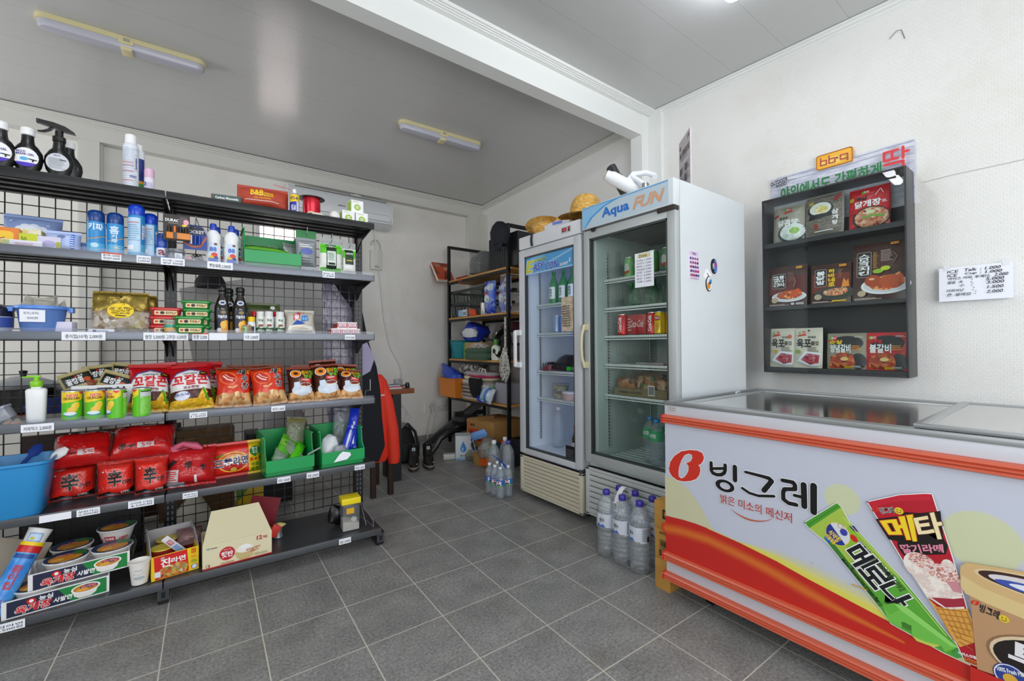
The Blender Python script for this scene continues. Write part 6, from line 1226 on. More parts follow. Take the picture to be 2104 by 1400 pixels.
t = thing('pack_carton', 'cardboard tray of film-wrapped food packs on the fifth wire shelf', 'carton', inA(.30, .135, .795), FW); m = MB().box((-.18, 0, 0), (.18, .3, .045), M('#7d7257', .7)); a = Art(m); a.text('1508040 2 00 00702', -.15, .014, .02, .026, M('#3c3626', .6), .02); a.rect(.06, .012, .105, .07, M('#d3d3cf', .5)); a.text('IIIIIIIII', .065, .02, .10, .062, INK, .03); m.obj('tray', t)
for i, (x, y) in enumerate(((-.12, .03), (.02, .03), (.12, .06), (-.05, .16))):
    MB().box((x-.06, y, .02), (x+.06, y+.1, .10+.02*(i % 2)), FD(['#a85f2c', '#c98a4c', '#6d3f22', '#d9b48a', '#3f6a2c'], 40), .012).obj('food_pack', t)
MB().ell([(0, .15, .02, .18, .15), (0, .15, .09, .18, .15), (0, .15, .14, .14, .11), (0, .15, .155, .05, .04)], CL('#f1f1ee', .04, .06, 1.5, .7, 30), 28, .015, 12, pw=.5).obj('film', t)
for i, (x, y) in enumerate(((.31, .22), (.39, .17), (.41, .28), (.32, .32))):
    pet('pet_bottle', ('clear bottle with green label, front, farther from the door edge', 'clear bottle with green label, front, at the door edge', 'clear bottle with green label, back, at the door edge', 'clear bottle with green label, back, farther from the door edge')[i], inA(x, y, .415), FW, .042, .26, cap='#2f8fd0', label=lambda a, r, h: (a.rect(-.06, .14, .06, .20, M('#3fa874', .4)), a.text('WATER', -.02, .16, .02, .18, WHT, .04)), group='large bottles on the floor of the wider refrigerator')
# ---- on top of the refrigerators
straw = FD(['#c9973f', '#e0b55c', '#b57f30', '#edcb7c'], 60, .7, (1, 1, 5))
def hat(p, rot, lab, rb, rc, hc):
    t = thing('straw_hat', lab, 'hat', p, rot, 'straw hats on the refrigerator'); prof = [(rb, .0), (rb*.75, .008), (rc*1.05, .012)]
    m = MB(); m.lathe(prof+[(rc*1.05, .010), (rb*.75, .004), (rb, -.002)], straw, seg=32, cap=False); m.obj('brim', t)
    pr = []
    for i in range(11):
        a = i/10*PI/2; pr.append((rc*math.cos(a)**.7 if i < 10 else .002, .01+hc*math.sin(a))); 
        if i < 10: pr.append((rc*math.cos(a+.07)**.7*1.015, .01+hc*math.sin(a+.07)))
    MB().lathe(pr, straw, seg=32, cap=False).obj('crown', t); return t
ZE = 1.888
hat((2.14, 2.03, ZE+.075), (R(4), R(-4), 0), 'straw hat with a tall rounded crown nearest the lettered sign panel', .185, .108, .135)
hat((2.16, 2.24, ZE+.045), (R(-10), R(-12), .4), 'straw hat lying low with upturned brim, in the middle of the refrigerator top', .15, .085, .085)
t = hat((2.10, 2.41, ZE+.085), (R(170), R(12), .2), 'straw hat turned upside down at the corner nearest the storage rack', .14, .085, .08)
m = MB(); m.prism([(-.10, 0), (.10, .0), (.11, .03), (.0, .045), (-.10, .03)], -.05, .05, M('#cfd2d8', .5)); m.box((-.03, -.052, .02), (.05, -.05, .038), M('#6a7ed0', .5)); m.solo('paper_bundle', 'folded papers with blue print under the straw hats', 'papers', (2.03, 2.16, ZE+.002), (0, 0, R(-80)))
m = MB().ell([(0, 0, 0, .08, .06), (0, 0, .03, .07, .05), (0, 0, .06, .03, .02)], M('#8e908f', .6), 18, .015, 20); m.solo('grey_rag', 'grey crumpled rag behind the straw hat next to the sign panel', 'rag', (2.25, 1.80, 1.937), (0, 0, 0))
def frm(a, b):
    a, b = Vector(a), Vector(b); return a, (b-a).to_track_quat('Z', 'Y').to_euler(), (b-a).length
p, e, L_ = frm((2.36, 1.58, 1.965), (2.08, 1.80, 2.155))
t = thing('film_roll', 'roll of clear white film on a cardboard core, propped on the lettered refrigerator', 'roll', p, e)
MB().lathe([(.024, 0), (.040, .001), (.040, L_-.04), (.033, L_-.02), (.030, L_), (.022, L_)], M('#e4e6e8', .3, bump=.3, bscale=30), seg=24, cap=False).obj('film', t); MB().lathe([(.0235, -.002), (.0235, L_+.004), (.021, L_+.004), (.021, -.002)], M('#a8793c', .7), seg=20, cap=False).obj('core', t)
p, e, L_ = frm((2.24, 1.70, 1.94), (2.20, 1.86, 2.25))
t = thing('mesh_roll', 'dark grey mesh roll standing behind the clear film roll', 'roll', p, e); MB().lathe([(.036, 0), (.036, L_*.75)], FD(['#1c1d20', '#3a3c40', '#17181a', '#55585c'], 160, .5)).obj('mesh', t); MB().lathe([(.030, L_*.75), (.032, L_), (.026, L_), (.024, L_-.02)], M('#26272b', .35)).obj('core', t)
t = thing('hand_pump', 'white hand pump with curved handle on top of the lettered refrigerator', 'pump', (2.2, 1.60, 1.937), (0, 0, 0)); wm2 = M('#e4e8ee', .3)
MB().tube([(.02, .06, .12), (-.02, .11, .19), (.0, .09, .215), (.04, .02, .21), (.05, -.03, .18), (.04, -.04, .165)], .016, wm2, 12).obj('grip', t); MB().lathe([(.04, 0), (.04, .03), (.022, .05), (.022, .09), (.028, .10), (.02, .13)], M('#b9bcc0', .15, .9)).tube([(.0, .0, .12), (-.01, .09, .20)], .014, wm2, 10).obj('valve', t)
m = MB().box((-.11, -.003, 0), (.11, .003, .42), M('#c9c2c4', .5)); a = Art(m, lambda x, y, k: (x, -.003-k, y)); a.text('BBQ 캠핑용품 안내', -.09, .30, .09, .345, M('#2a2430', .4), .04); a.lines(-.07, .285, .06, .293, 1, M('#4a4450', .4)); a.rect(-.095, .36, -.07, .385, M('#8c5a4a', .4)); a.text('2박', .06, .375, .10, .40, M('#8a5a7c', .4), .04)
for j in range(4):
    for i in range(2): a.rect(-.09+i*.10, .20-j*.062, -.055+i*.10, .245-j*.062, M('#4a3f50', .4)); a.lines(-.05+i*.10, .20-j*.062, -.005+i*.10, .245-j*.062, 4, M('#8a848c', .5))
m.solo('notice_board', 'grey printed notice board standing on the lettered refrigerator against the wall', 'notice', (2.40, 1.46, 1.937), (0, 0, R(228)))
# ------------------------------------------------------------------ black display case of food packs on the wall
KX, KY, KZ = 2.781, 1.191, .927; KW, KH, KD = .658, 1.032, .163
KB = M('#2b2d31', .35); KI = M('#1a1b1e', .4)
t = thing('display_case', 'black glass-fronted display case of food packs hanging on the white wall', 'display case', (KX, KY, KZ), FW)
th = .008
MB().box((0, KD-.006, 0), (KW, KD, KH), KI).obj('back_panel', t)
m = MB().box((0, 0, 0), (th, KD, KH), KB, .001).box((KW-th, 0, 0), (KW, KD, KH), KB, .001).box((th, 0, 0), (KW-th, KD, .012), KB).box((th, 0, KH-th), (KW-th, KD, KH), KB); m.obj('frame', t)
for z0, z1 in ((.742, .768), (.369, .388)): MB().box((th, .010, z0), (KW-th, KD-.006, z1), KB).obj('shelf', t)
MB().box((th, .010, .012), (KW-th, .022, .030), KB).obj('shelf_lip', t)
MB().add([(th, .004, .012), (KW-th, .004, .012), (KW-th, .004, KH-th), (th, .004, KH-th)], [(0, 1, 2, 3)], FG).obj('glass_pane', t)
def inK(x, y, z): return (KX+y, KY-x, KZ+z)
GF = FD(['#a8482a', '#d9803c', '#7c2416', '#e8b46c', '#c2602c', '#8f9a3a'], 70)
ORB = FD(['#b03a14', '#d8561c', '#8c2a10', '#e88a3c', '#f0b070'], 60); MEAT = FD(['#7a1420', '#a82436', '#c2566a', '#8c1a2c', '#d98a94'], 90); SOUP = FD(['#d3dcd8', '#e6ece8', '#b9c8c2', '#eef2ee'], 40)
def emb(a, x, y, s=1): a.rrect(x-.016*s, y-.006*s, x+.016*s, y+.006*s, .002*s, M('#f0a81c', .35)); a.text('bb.q', x-.012*s, y-.004*s, x+.012*s, y+.004*s, M('#8c1c16', .4), .03)
def pouch(x, y, z, w, h, t_, mat, lab, seed, draw, lean=-.12, rz=0.0, grp='food pouches in the wall display case'):
    m, fn = pillow(w, h, t_, mat, seed, .003, -.02, .008, py=4); draw(Art(m, fn, .00025, .0003, .012), w, h)
    m.solo('food_pouch', lab, 'pouch', inK(x, y, z), (lean, 0, -PI/2+rz), grp)
def crest(a, x, y): a.ell(x-.008, y, .010, .009, M('#7aa82a', .4), 12); a.ell(x+.008, y+.002, .010, .010, RED, 12); a.poly([(x-.022, y-.012), (x+.022, y-.006), (x+.022, y-.014), (x-.02, y-.02)], RED); a.text('KC', x-.006, y-.004, x+.014, y+.006, WHT, .04)
def d1(a, w, h):
    a.ell(.02, .055, .072, .058, M('#3c4042', .35), 22); a.ell(.024, .060, .064, .050, SOUP, 22); a.ell(.035, .065, .026, .020, FD(['#8cc24a', '#b9dc8a', '#5f9a2c'], 200), 14); a.text('닭곰탕', -.05, .10, .05, .135, WHT, .06); a.text('옥수수', -.045, .140, .0, .158, INK, .04); a.poly([(-.075, .155), (-.05, .165), (-.05, .18), (-.075, .17)], M('#a81c28', .4)); crest(a, .0, .195); a.lines(.035, .11, .065, .13, 3, WHT)
pouch(.115, .075, .768, .165, .225, .035, M('#a39e92', .3), 'taupe soup pouch on the top shelf of the wall case, nearest the refrigerator', 1.0, d1, -.1)
def d2(a, w, h):
    a.rect(-w*.46, .02, w*.46, h-.01, FD(['#6b645c', '#8a8278', '#4d4843', '#a39a8e'], 30, .5, (1, 1, 6), False)); a.ell(-.015, .155, .062, .045, M('#26282a', .35), 22); a.ell(-.015, .16, .052, .036, M('#dfe3dc', .4), 20); a.ell(-.01, .155, .034, .022, FD(['#d9b23a', '#efe6c4', '#b9c24a', '#e8d28a'], 80), 16); a.poly([(-.07, .10), (.04, .11), (.04, .13), (-.065, .13)], M('#1c1d1f', .4)); a.ell(-.035, .06, .011, .018, M('#8c3a1e', .4), 14); a.stroke([(-.035, .05), (-.03, .03)], .004, M('#8c3a1e', .4)); a.text('삼', .04, .115, .068, .142, WHT, .06); a.text('계', .042, .085, .066, .108, WHT, .04); a.text('탕', .044, .055, .066, .078, WHT, .04); a.poly([(.045, .19), (.055, .21), (.075, .225), (.08, .215), (.06, .19)], M('#a8222a', .4)); a.rect(-.07, .185, -.045, .205, M('#b9a23a', .4)); a.lines(-.04, .025, .05, .035, 1, WHT)
pouch(.295, .075, .768, .18, .242, .035, M('#8c857c', .25), 'grey wood-print soup pouch on the top shelf of the wall case, in the middle', 2.0, d2, -.08)
def d3(a, w, h):
    a.rect(-w*.48, .095, w*.48, h-.01, M('#c2202a', .3)); a.ell(.01, .055, .078, .060, M('#2a2422', .35), 24); a.ell(.012, .057, .070, .052, FD(['#d2a284', '#a8542c', '#e0c8b4', '#c97a4a', '#8c3a1e'], 80), 22); a.stroke([(-.02, .06), (.02, .065), (.06, .055)], .012, M('#6fa03a', .4)); a.ell(.01, .085, .02, .010, M('#c9dca8', .4), 12); a.text('닭개장', -.055, .115, .05, .150, WHT, .06); a.text('옛날', -.05, .155, -.005, .172, INK, .05); a.lines(.055, .125, .075, .14, 3, WHT); a.rect(-.08, .085, -.04, .105, M('#a8161e', .4)); a.rect(-.08, .155, -.06, .175, M('#b9a21c', .4)); crest(a, -.01, .195); a.stroke([(.03, .17), (.05, .20), (.06, .175)], .003, M('#e8d0d0', .4))
pouch(.495, .075, .768, .17, .225, .035, M('#c01f28', .25), 'red soup pouch on the top shelf of the wall case, beneath the red letter', 3.0, d3, -.1)
def boxart(name, label, x, w, h, draw, rz):
    m = MB().box((-w/2, 0, 0), (w/2, .03, h), M('#3c1a14', .25), .001); a = Art(m); draw(a, w, h)
    m.solo('food_box', label, 'box', inK(x, .055, .388), (R(-6), 0, -PI/2+rz), 'food cartons in the wall display case')
def frame_txt(a, x0, y0, x1, y1, words, bold=.05):
    a.rrect(x0, y0, x1, y1, .008, M('#c9c4c0', .4)); a.rrect(x0+.0015, y0+.0015, x1-.0015, y1-.0015, .007, M('#241310', .4))
    n = max(len(c) for c in words); cw = (x1-x0-.012)/len(words)
    for j, col in enumerate(words):
        hh = (y1-y0-.02)/len(col)
        for i, ch in enumerate(col): a.text(ch, x0+.006+cw*j+cw*.06, y1-.010-hh*(i+1)+hh*.10, x0+.006+cw*(j+.94), y1-.010-hh*i-hh*.05, WHT, bold)
def plate(a, cx, cy, rx, ry, food, pl='#e8e8ec', k=.82): a.ell(cx, cy-.006, rx, ry, M(pl, .35), 26); a.ell(cx, cy-.004, rx*.9, ry*.86, M('#cfd0d4' if pl[1] == 'e' else pl, .4), 24); a.poly([(cx-rx*.72, cy), (cx-rx*.6, cy+ry*.55), (cx-rx*.3, cy+ry*.75), (cx-rx*.05, cy+ry*1.0), (cx+rx*.3, cy+ry*.95), (cx+rx*.55, cy+ry*1.25), (cx+rx*.72, cy+ry*.7), (cx+rx*.78, cy), (cx+rx*.5, cy-ry*.5), (cx, cy-ry*.7), (cx-rx*.5, cy-ry*.5)], food)
def common(a, w, h, seed): emb(a, w*.30, h-.016); a.lines(-w*.44, .006, w*.1, .016, 2, M('#cfc4bc', .5)); a.ell(-w*.30, .040, .018, .016, M('#b9a68c', .35), 20)
def m1(a, w, h): a.rect(-w*.46, h*.30, w*.46, h*.75, M('#5c2018', .3)); frame_txt(a, -w*.40, h*.46, -w*.04, h*.82, ('바베큐치킨', '통다리')); plate(a, .01, h*.27, w*.44, h*.13, ORB); a.lines(.0, h*.62, .04, h*.84, 12, M('#8c6a5c', .5), .3); a.stroke([(.035, h*.48), (.045, h*.6), (.035, h*.68)], .004, M('#a86a4a', .4)); common(a, w, h, 1); a.ell(w*.16, .014, .010, .007, M('#c9c9cc', .4), 12); a.rect(w*.24, .008, w*.44, .020, M('#b9b4b4', .4))
boxart('m1', 'brown chicken carton on the middle shelf of the wall case, nearest the refrigerator', .108, .205, .245, m1, .05)
def m2(a, w, h): a.rect(-w*.46, h*.28, w*.46, h*.75, M('#702416', .3)); frame_txt(a, -w*.40, h*.44, -w*.10, h*.88, ('불닭발',)); [a.text(ch, -w*.05, h*.88-.025*(i+1), w*.10, h*.88-.025*i-.004, YEL, .04) for i, ch in enumerate('하바네로')]; a.ell(.02, h*.26, w*.50, h*.16, M('#3a3f3c', .35), 24); plate(a, .02, h*.27, w*.42, h*.11, FD(['#d2622c', '#e8a06c', '#8c2a12', '#f0c8a0', '#4a1a10'], 110), '#30352f'); a.poly([(.05, h*.40), (.06, h*.62), (.072, h*.52), (.08, h*.60), (.085, h*.40)], M('#e08a2a', .4)); a.lines(.035, h*.62, .055, h*.84, 10, M('#9c7a6a', .5), .3); common(a, w, h, 2); a.rect(w*.05, .010, w*.40, .018, M('#d9b01c', .4))
boxart('m2', 'brown spicy chicken carton with flame, middle of the middle shelf of the wall case', .325, .185, .225, m2, .06)
def m3(a, w, h): a.rect(-w*.46, h*.40, w*.2, h*.8, M('#4d2019', .3)); frame_txt(a, -w*.42, h*.42, -w*.14, h*.86, ('스모크치킨',)); a.lines(-w*.10, h*.56, -w*.02, h*.84, 12, M('#c9a23a', .4), .35); a.lines(.01, h*.66, .06, h*.86, 8, M('#c9b4ac', .5), .35); plate(a, .03, h*.27, w*.46, h*.15, ORB); a.ell(.0, h*.50, .022, .012, M('#8cb82a', .4), 12); a.ell(.03, h*.54, .02, .012, M('#c2d22a', .4), 12); a.ell(-.02, h*.34, .035, .03, M('#a8421a', .3), 16); a.ell(.05, h*.32, .045, .032, M('#b84c1e', .3), 16); a.ell(-.025, h*.37, .012, .006, M('#e8b48c', .3), 10); a.stroke([(.06, h*.62), (.075, h*.72), (.06, h*.8)], .004, M('#8c5a48', .4)); common(a, w, h, 3)
boxart('m3', 'large brown smoked chicken carton on the middle shelf, the one overlapping its neighbour', .532, .218, .305, m3, -.02)
def jerky(a, w, h): crest(a, -.03, h-.03); a.text('육포', -w*.38, h*.50, w*.12, h*.72, INK, .06); a.text('국내산', -.0, h*.74, .04, h*.79, INK, .03); a.text('쫄깃', w*.12, h*.56, w*.38, h*.66, M('#4a443c', .5), .03); a.lines(.0, h*.40, w*.4, h*.52, 3, M('#6b665c', .5)); a.poly([(-w*.38, h*.16), (-.01, h*.42), (w*.46, h*.36), (w*.42, h*.06), (w*.2, h*.02)], M('#dfe3ec', .35)); a.poly([(-w*.22, h*.20), (.0, h*.36), (w*.42, h*.32), (w*.40, h*.12), (w*.1, h*.08)], MEAT)
def j1(a, w, h): jerky(a, w, h); a.ell(-.03, h*.40, .012, .010, M('#c9a83a', .4), 12); a.ell(w*.32, h*.78, .010, .012, M('#c9501e', .4), 12)
def j2(a, w, h): jerky(a, w, h); a.ell(-.045, h*.40, .014, .012, M('#8ca84a', .4), 12); a.ell(.005, h*.93, .005, .005, INK, 10)
CREAM = M('#d3cdbd', .3)
pouch(.072, .07, .030, .138, .232, .02, CREAM, 'cream jerky pouch on the bottom shelf of the wall case, nearest the refrigerator', 4.0, j1, -.08); pouch(.210, .065, .030, .14, .230, .02, CREAM, 'cream jerky pouch with a hang hole on the bottom shelf of the wall case', 5.0, j2, -.08)
def ribs(a, w, h, red):
    a.ell(.0, h*.72, w*.40, h*.20, M('#1d1e22', .35), 24); a.ell(w*.28, h*.22, w*.20, h*.22, M('#222326', .35), 18); a.poly([(-w*.44, .004), (-w*.40, h*.34), (-w*.1, h*.48), (w*.16, h*.40), (w*.22, h*.14), (w*.1, .004)], FD(['#8c2412', '#c24a1e', '#5c160c', '#e08a4a', '#a8381a'], 60)); a.ell(-w*.05, h*.28, .018, .010, M('#e0c27a', .4), 10); crest(a, -w*.34, h-.028)
    a.text('불갈비' if red else '양념갈비', -w*.40, h*.46, w*.10, h*.68, WHT, .06); a.text('고추장' if red else '순살', -w*.42, h*.70, -w*.10, h*.80, RED if red else YEL, .05); a.lines(w*.12, h*.52, w*.38, h*.66, 3, M('#e08a2a', .4), .5); a.lines(w*.12, .008, w*.42, h*.10, 3, WHT, .4); a.lines(w*.2, h*.86, w*.44, h*.92, 2, M('#c9c4bc', .5)); a.rect(-w*.05, .006, w*.16, .016, M('#d9b01c', .4))
pouch(.392, .07, .030, .178, .195, .02, M('#8f8a78', .3), 'khaki-edged rib pouch on the bottom shelf of the wall case', 6.0, lambda a, w, h: ribs(a, w, h, False), -.08); pouch(.562, .065, .030, .170, .195, .02, M('#c21a24', .3), 'red-edged rib pouch on the bottom shelf of the wall case', 7.0, lambda a, w, h: ribs(a, w, h, True), -.08, -.03)
# printed sign panel above / behind the case
t = thing('sign_board', 'white wood-print sign board with green and red Korean letters behind the display case', 'sign', (2.94, KY, 0), FW)
PL = FD(['#c8ccdc', '#dde0ea', '#b9bfd4', '#e3e6ee'], 5, .4, (1, 1, 7), False)
m = MB().box((-.009, -.006, 1.80), (.662, 0, 2.127), PL); a = Art(m, lambda x, y, k: (x, -.006-k, y))
for z in (2.012, 2.055, 2.092, 2.118): a.stroke([(-.008, z), (.3, z-.002), (.661, z+.001)], .0016, M('#6f7890', .5), False)
rnd = random.Random(5)
for i in range(36):
    x = rnd.uniform(0, .58); z = rnd.uniform(1.985, 2.12); l = rnd.uniform(.03, .09); a.stroke([(x, z), (x+l*.5, z+.002), (x+l, z)], .0012, M('#8690aa', .5), False)
a.text('OUTDOOR', -.002, 2.082, .094, 2.105, INK, .05, .12); a.text('FOOD', .032, 2.060, .088, 2.078, INK, .05, .12); a.text('야외에서도 간편하게', .056, 1.975, .536, 2.048, M('#127a3c', .4), .06); [a.stroke(p_, .0125, M('#e0333c', .4)) for p_ in ([(.572, 2.088), (.549, 2.088), (.549, 2.045), (.572, 2.045)], [(.604, 2.088), (.581, 2.088), (.581, 2.045), (.604, 2.045)], [(.624, 2.094), (.624, 2.038)], [(.624, 2.068), (.645, 2.068)], [(.552, 2.023), (.624, 2.023), (.624, 1.99)])]
m.obj('panel', t)
m = MB().box((.240, -.014, 2.100), (.412, -.006, 2.182), M('#e0951c', .3), .012); a = Art(m, lambda x, y, k: (x, -.014-k, y)); a.rrect(.244, 2.104, .408, 2.178, .012, M('#f2b62a', .3)); a.ell(.32, 2.135, .06, .022, M('#f7d264', .3))
for k_, mt_ in ((.008, M('#f3d9a8', .35)), (.0055, M('#b5241c', .35))):
    for x in (.262, .303): a.stroke([(x, 2.166), (x, 2.122), (x+.028, 2.122), (x+.028, 2.146), (x, 2.146)], k_, mt_)
    a.stroke([(.340, 2.142), (.342, 2.142)], k_*1.3, mt_); a.stroke([(.390, 2.112), (.390, 2.150), (.357, 2.150), (.357, 2.126), (.390, 2.126)], k_, mt_)
m.obj('emblem', t)
# price pad and wall marks
t = thing('price_pad', 'white pad of handwritten ice prices pinned to the wall beside the display case', 'note pad', (XR-.004, .445, 1.300), (0, 0, -PI/2))
MB().box((0, -.022, .0), (.236, 0, .150), M('#d9dcec', .6)).obj('pad', t)
m = MB().add([(0, -.030, -.006), (.236, -.030, -.006), (.236, -.024, .155), (0, -.024, .155), (0, -.029, -.006), (.236, -.029, -.006), (.236, -.023, .155), (0, -.023, .155)], [(0, 1, 2, 3), (7, 6, 5, 4), (0, 4, 5, 1), (1, 5, 6, 2), (2, 6, 7, 3), (3, 7, 4, 0)], PAPER)
a = Art(m, lambda x, y, k: (x, -.030+(y+.006)*.0373-k, y)); IK = M('#15152a', .5)
for s_, x0, x1, z in (('ICE', .030, .066, .128), ('Talk', .086, .126, .130), (': 1.000', .138, .200, .130), ('ICE', .030, .062, .110), ('Cup', .088, .126, .112), (': 1.000', .138, .204, .113), ('아이스 커피. 투게더:', .032, .168, .0945), ('2.000', .182, .222, .0965), ('얼음  大', .030, .082, .0765), (':', .108, .111, .077), ('5.000', .156, .210, .080), ('小', .070, .086, .059), (':', .110, .113, .061), ('3.000', .158, .210, .064), ('더위사냥', .028, .084, .0375), (':', .114, .117, .040), ('1.500', .160, .208, .043), ('큰. 설레임', .028, .106, .0175), (':', .120, .123, .022), ('2.000', .158, .206, .022)):
    a.text(s_, x0, z, x1, z+.0135, IK, .012, 0, .25)
m.obj('top_sheet', t)
for x in (.018, .205): MB().box((x, -.026, .14), (x+.022, -.0245, .17), M('#e2e5e9', .3)).obj('tape', t)
m = MB().tube([(0, 0, 0), (-.004, .012, .05), (-.006, .03, .055), (-.002, .06, .03)], .0015, M('#6b6a66', .5)); m.solo('wall_hook', 'thin bent wire sticking out high on the white wall', 'wire', (XR-.002, .56, 2.66), (0, 0, 0))
m = MB().tube([(0, -.8, -.02), (-.001, -.4, .0), (-.001, -.1, .004), (0, 0, 0)], .0012, M('#b9b6ae', .5)); m.solo('wall_wire', 'thin pale cord running along the white wall behind the display case', 'cord', (XR-.0015, .50, 1.90))
# ------------------------------------------------------------------ chest freezer with printed front
FX, FY = 1.66, 1.12; FL, FDp, FH = 1.65, .86, .853
t = thing('chest_freezer', 'long white chest freezer with orange trims and ice cream print on its front', 'freezer', (FX, FY, 0), FW)
FW_ = M('#c9cdd6', .3); AL = M('#9b9fa1', .35, .6)
MB().box((.0, .002, .09), (FL, FDp, .80), FW_, .004).obj('cabinet', t)
m = MB()
for a, b in (((0, 0, .79), (FL, .06, .838)), ((0, FDp-.06, .79), (FL, FDp, .838)), ((0, .06, .79), (.06, FDp-.06, .838)), ((FL-.06, .06, .79), (FL, FDp-.06, .838))): m.box(a, b, FW_, .002)
for a, b in (((-.003, -.004, .836), (FL, .012, .853)), ((-.003, FDp-.012, .836), (FL, FDp+.003, .853)), ((-.003, .012, .836), (.012, FDp-.012, .853)), ((FL-.012, .012, .836), (FL, FDp-.012, .853)), ((.012, .012, .836), (FL-.012, .05, .842)), ((.012, FDp-.05, .836), (FL-.012, FDp-.012, .842)), ((.012, .05, .836), (.06, FDp-.05, .842))): m.box(a, b, AL, .001)
m.obj('rim', t)
MB().box((.07, .07, .30), (FL-.07, FDp-.07, .31), M('#c3c8cc', .5)).box((.05, .05, .30), (.07, FDp-.05, .835), M('#c3c8cc', .5)).box((FL-.07, .05, .30), (FL-.05, FDp-.05, .835), M('#c3c8cc', .5)).obj('liner', t)
def lid(x0, x1, z):
    m = MB(); y0, y1 = .045, FDp-.045; f = .028; fm = M('#a9adae', .3, .5)
    for a, b in (((x0, y0, z), (x1, y0+f, z+.012)), ((x0, y1-f, z), (x1, y1, z+.012)), ((x0, y0+f, z), (x0+f, y1-f, z+.012)), ((x1-f, y0+f, z), (x1, y1-f, z+.012))): m.box(a, b, fm, .002)
    o = m.obj('sliding_lid', t); MB().box((x0+f, y0+f, z+.004), (x1-f, y1-f, z+.008), CL('#c3ccca', .55, .12, 2.2)).obj('glass_pane', o)
lid(.05, .83, .836); lid(.80, FL-.04, .850)
def trim(z0, z1):
    h = z1-z0; om = M('#cd6046', .3)
    prof = [(.003, z1), (-.016, z1-.004), (-.019, z1-h*.30), (-.013, z1-h*.42), (-.019, z1-h*.50), (-.019, z1-h*.60), (-.013, z1-h*.66), (-.019, z1-h*.74), (-.019, z1-h*.90), (-.010, z0), (.003, z0)]
    m = MB(); m.loft([[(x, a, b) for a, b in prof] for x in (.0, FL)], om); o = m.obj('trim_rail', t)
    MB().loft([[(x, a*1.08-.001, b) for a, b in prof] for x in (-.006, .001)], M('#e0201c', .35)).obj('end_cap', o)
trim(.758, .796); trim(.167, .205); trim(.085, .120)
for x in (.14, FL-.14):
    for y in (.10, FDp-.12): MB().box((x-.02, y-.02, .04), (x+.02, y+.02, .095), M('#4c4e50', .5)).obj('bracket', t); MB().at((x-.012, y+.012, .027), (0, PI/2, 0)).lathe([(.027, 0), (.027, .024)], PBLK, seg=16).obj('caster', t)
m = MB().box((.002, -.0012, .20), (FL-.002, .002, .762), M('#c2c7d6', .3)); a = Art(m, lambda x, y, k: (x, -.0012-k, y), .00006, .0001)
def circ(cx, cy, r, c1, c2):
    a.ell(cx, cy, r*1.06, r*1.06, M(c1, .35), 30); a.ell(cx, cy, r, r, M(c2, .35), 30)
circ(.637, .604, .046, '#c6cbc6', '#c9cfac'); circ(.937, .579, .074, '#c6cbc6', '#c8ceaa')
a.poly([(0, .53), (.03, .527), (.06, .523), (.111, .497), (.154, .454), (.187, .406), (.22, .355), (0, .34)], M('#c9c8a6', .35))
edge = [(-.0, .356), (.085, .364), (.14, .366), (.193, .364), (.316, .353), (.445, .334), (.541, .313), (.646, .295), (.805, .267), (.919, .255), (1.006, .251), (1.65, .20)]
for i, (w_, c) in enumerate(((.11, '#c5c8cb'), (.085, '#c9cab2'), (.062, '#cfce98'), (.042, '#d8d47c'), (.022, '#dcd45c'))): a.stroke([(x, y+.004) for x, y in edge[4:-2]], [w_*max(.0, min(1, k_/1.5))*(1 if k_ < 5 else .7) for k_ in range(len(edge[4:-2]))], M(c, .35), True)
REDW = M('#c0251e', .3)
a.poly([(.002, .203)]+edge[:-1]+[(1.3, .23), (1.64, .21), (1.64, .203)], REDW)
orb = [(.004, .302), (.084, .314), (.193, .319), (.315, .306), (.424, .290), (.54, .267), (.645, .248), (.78, .232)]
for w_, c in ((.05, '#c53a20'), (.036, '#ca4c22'), (.024, '#cf5e26'), (.012, '#d26a2a')): a.stroke(orb, [w_]*6+[w_*.6, w_*.2], M(c, .3), True)
a.stroke(edge[3:-2], .0025, M('#e0d060', .35), True)
# round B emblem, name, slogan
B = [(.021, .564), (.027, .594), (.048, .624), (.08, .649), (.118, .662), (.152, .666), (.173, .66), (.18, .644), (.176, .628), (.166, .614), (.155, .607), (.162, .602), (.164, .587), (.159, .568), (.146, .549), (.121, .535), (.091, .525), (.06, .523), (.034, .534), (.022, .55)]
Bi = [(.113, .645), (.126, .643), (.128, .631), (.12, .616), (.102, .606), (.092, .602), (.103, .602), (.111, .593), (.11, .575), (.101, .557), (.089, .542), (.077, .536), (.068, .542), (.067, .56), (.071, .584), (.082, .612), (.095, .634)]
def emblem_b(s, ox, oy, rot=0.0, outline=True):
    c, d = math.cos(rot), math.sin(rot)
    f = lambda p: (ox+((p[0]-.1)*c-(p[1]-.594)*d)*s, oy+((p[0]-.1)*d+(p[1]-.594)*c)*s)
    if outline: a.stroke([f(p) for p in B+B[:1]], .005*s, WHT)
    a.poly([f(p) for p in B], M('#cc3122', .3), [[f(p) for p in Bi]])
    if outline: a.stroke([f(p) for p in Bi+Bi[:1]], .002*s, WHT)
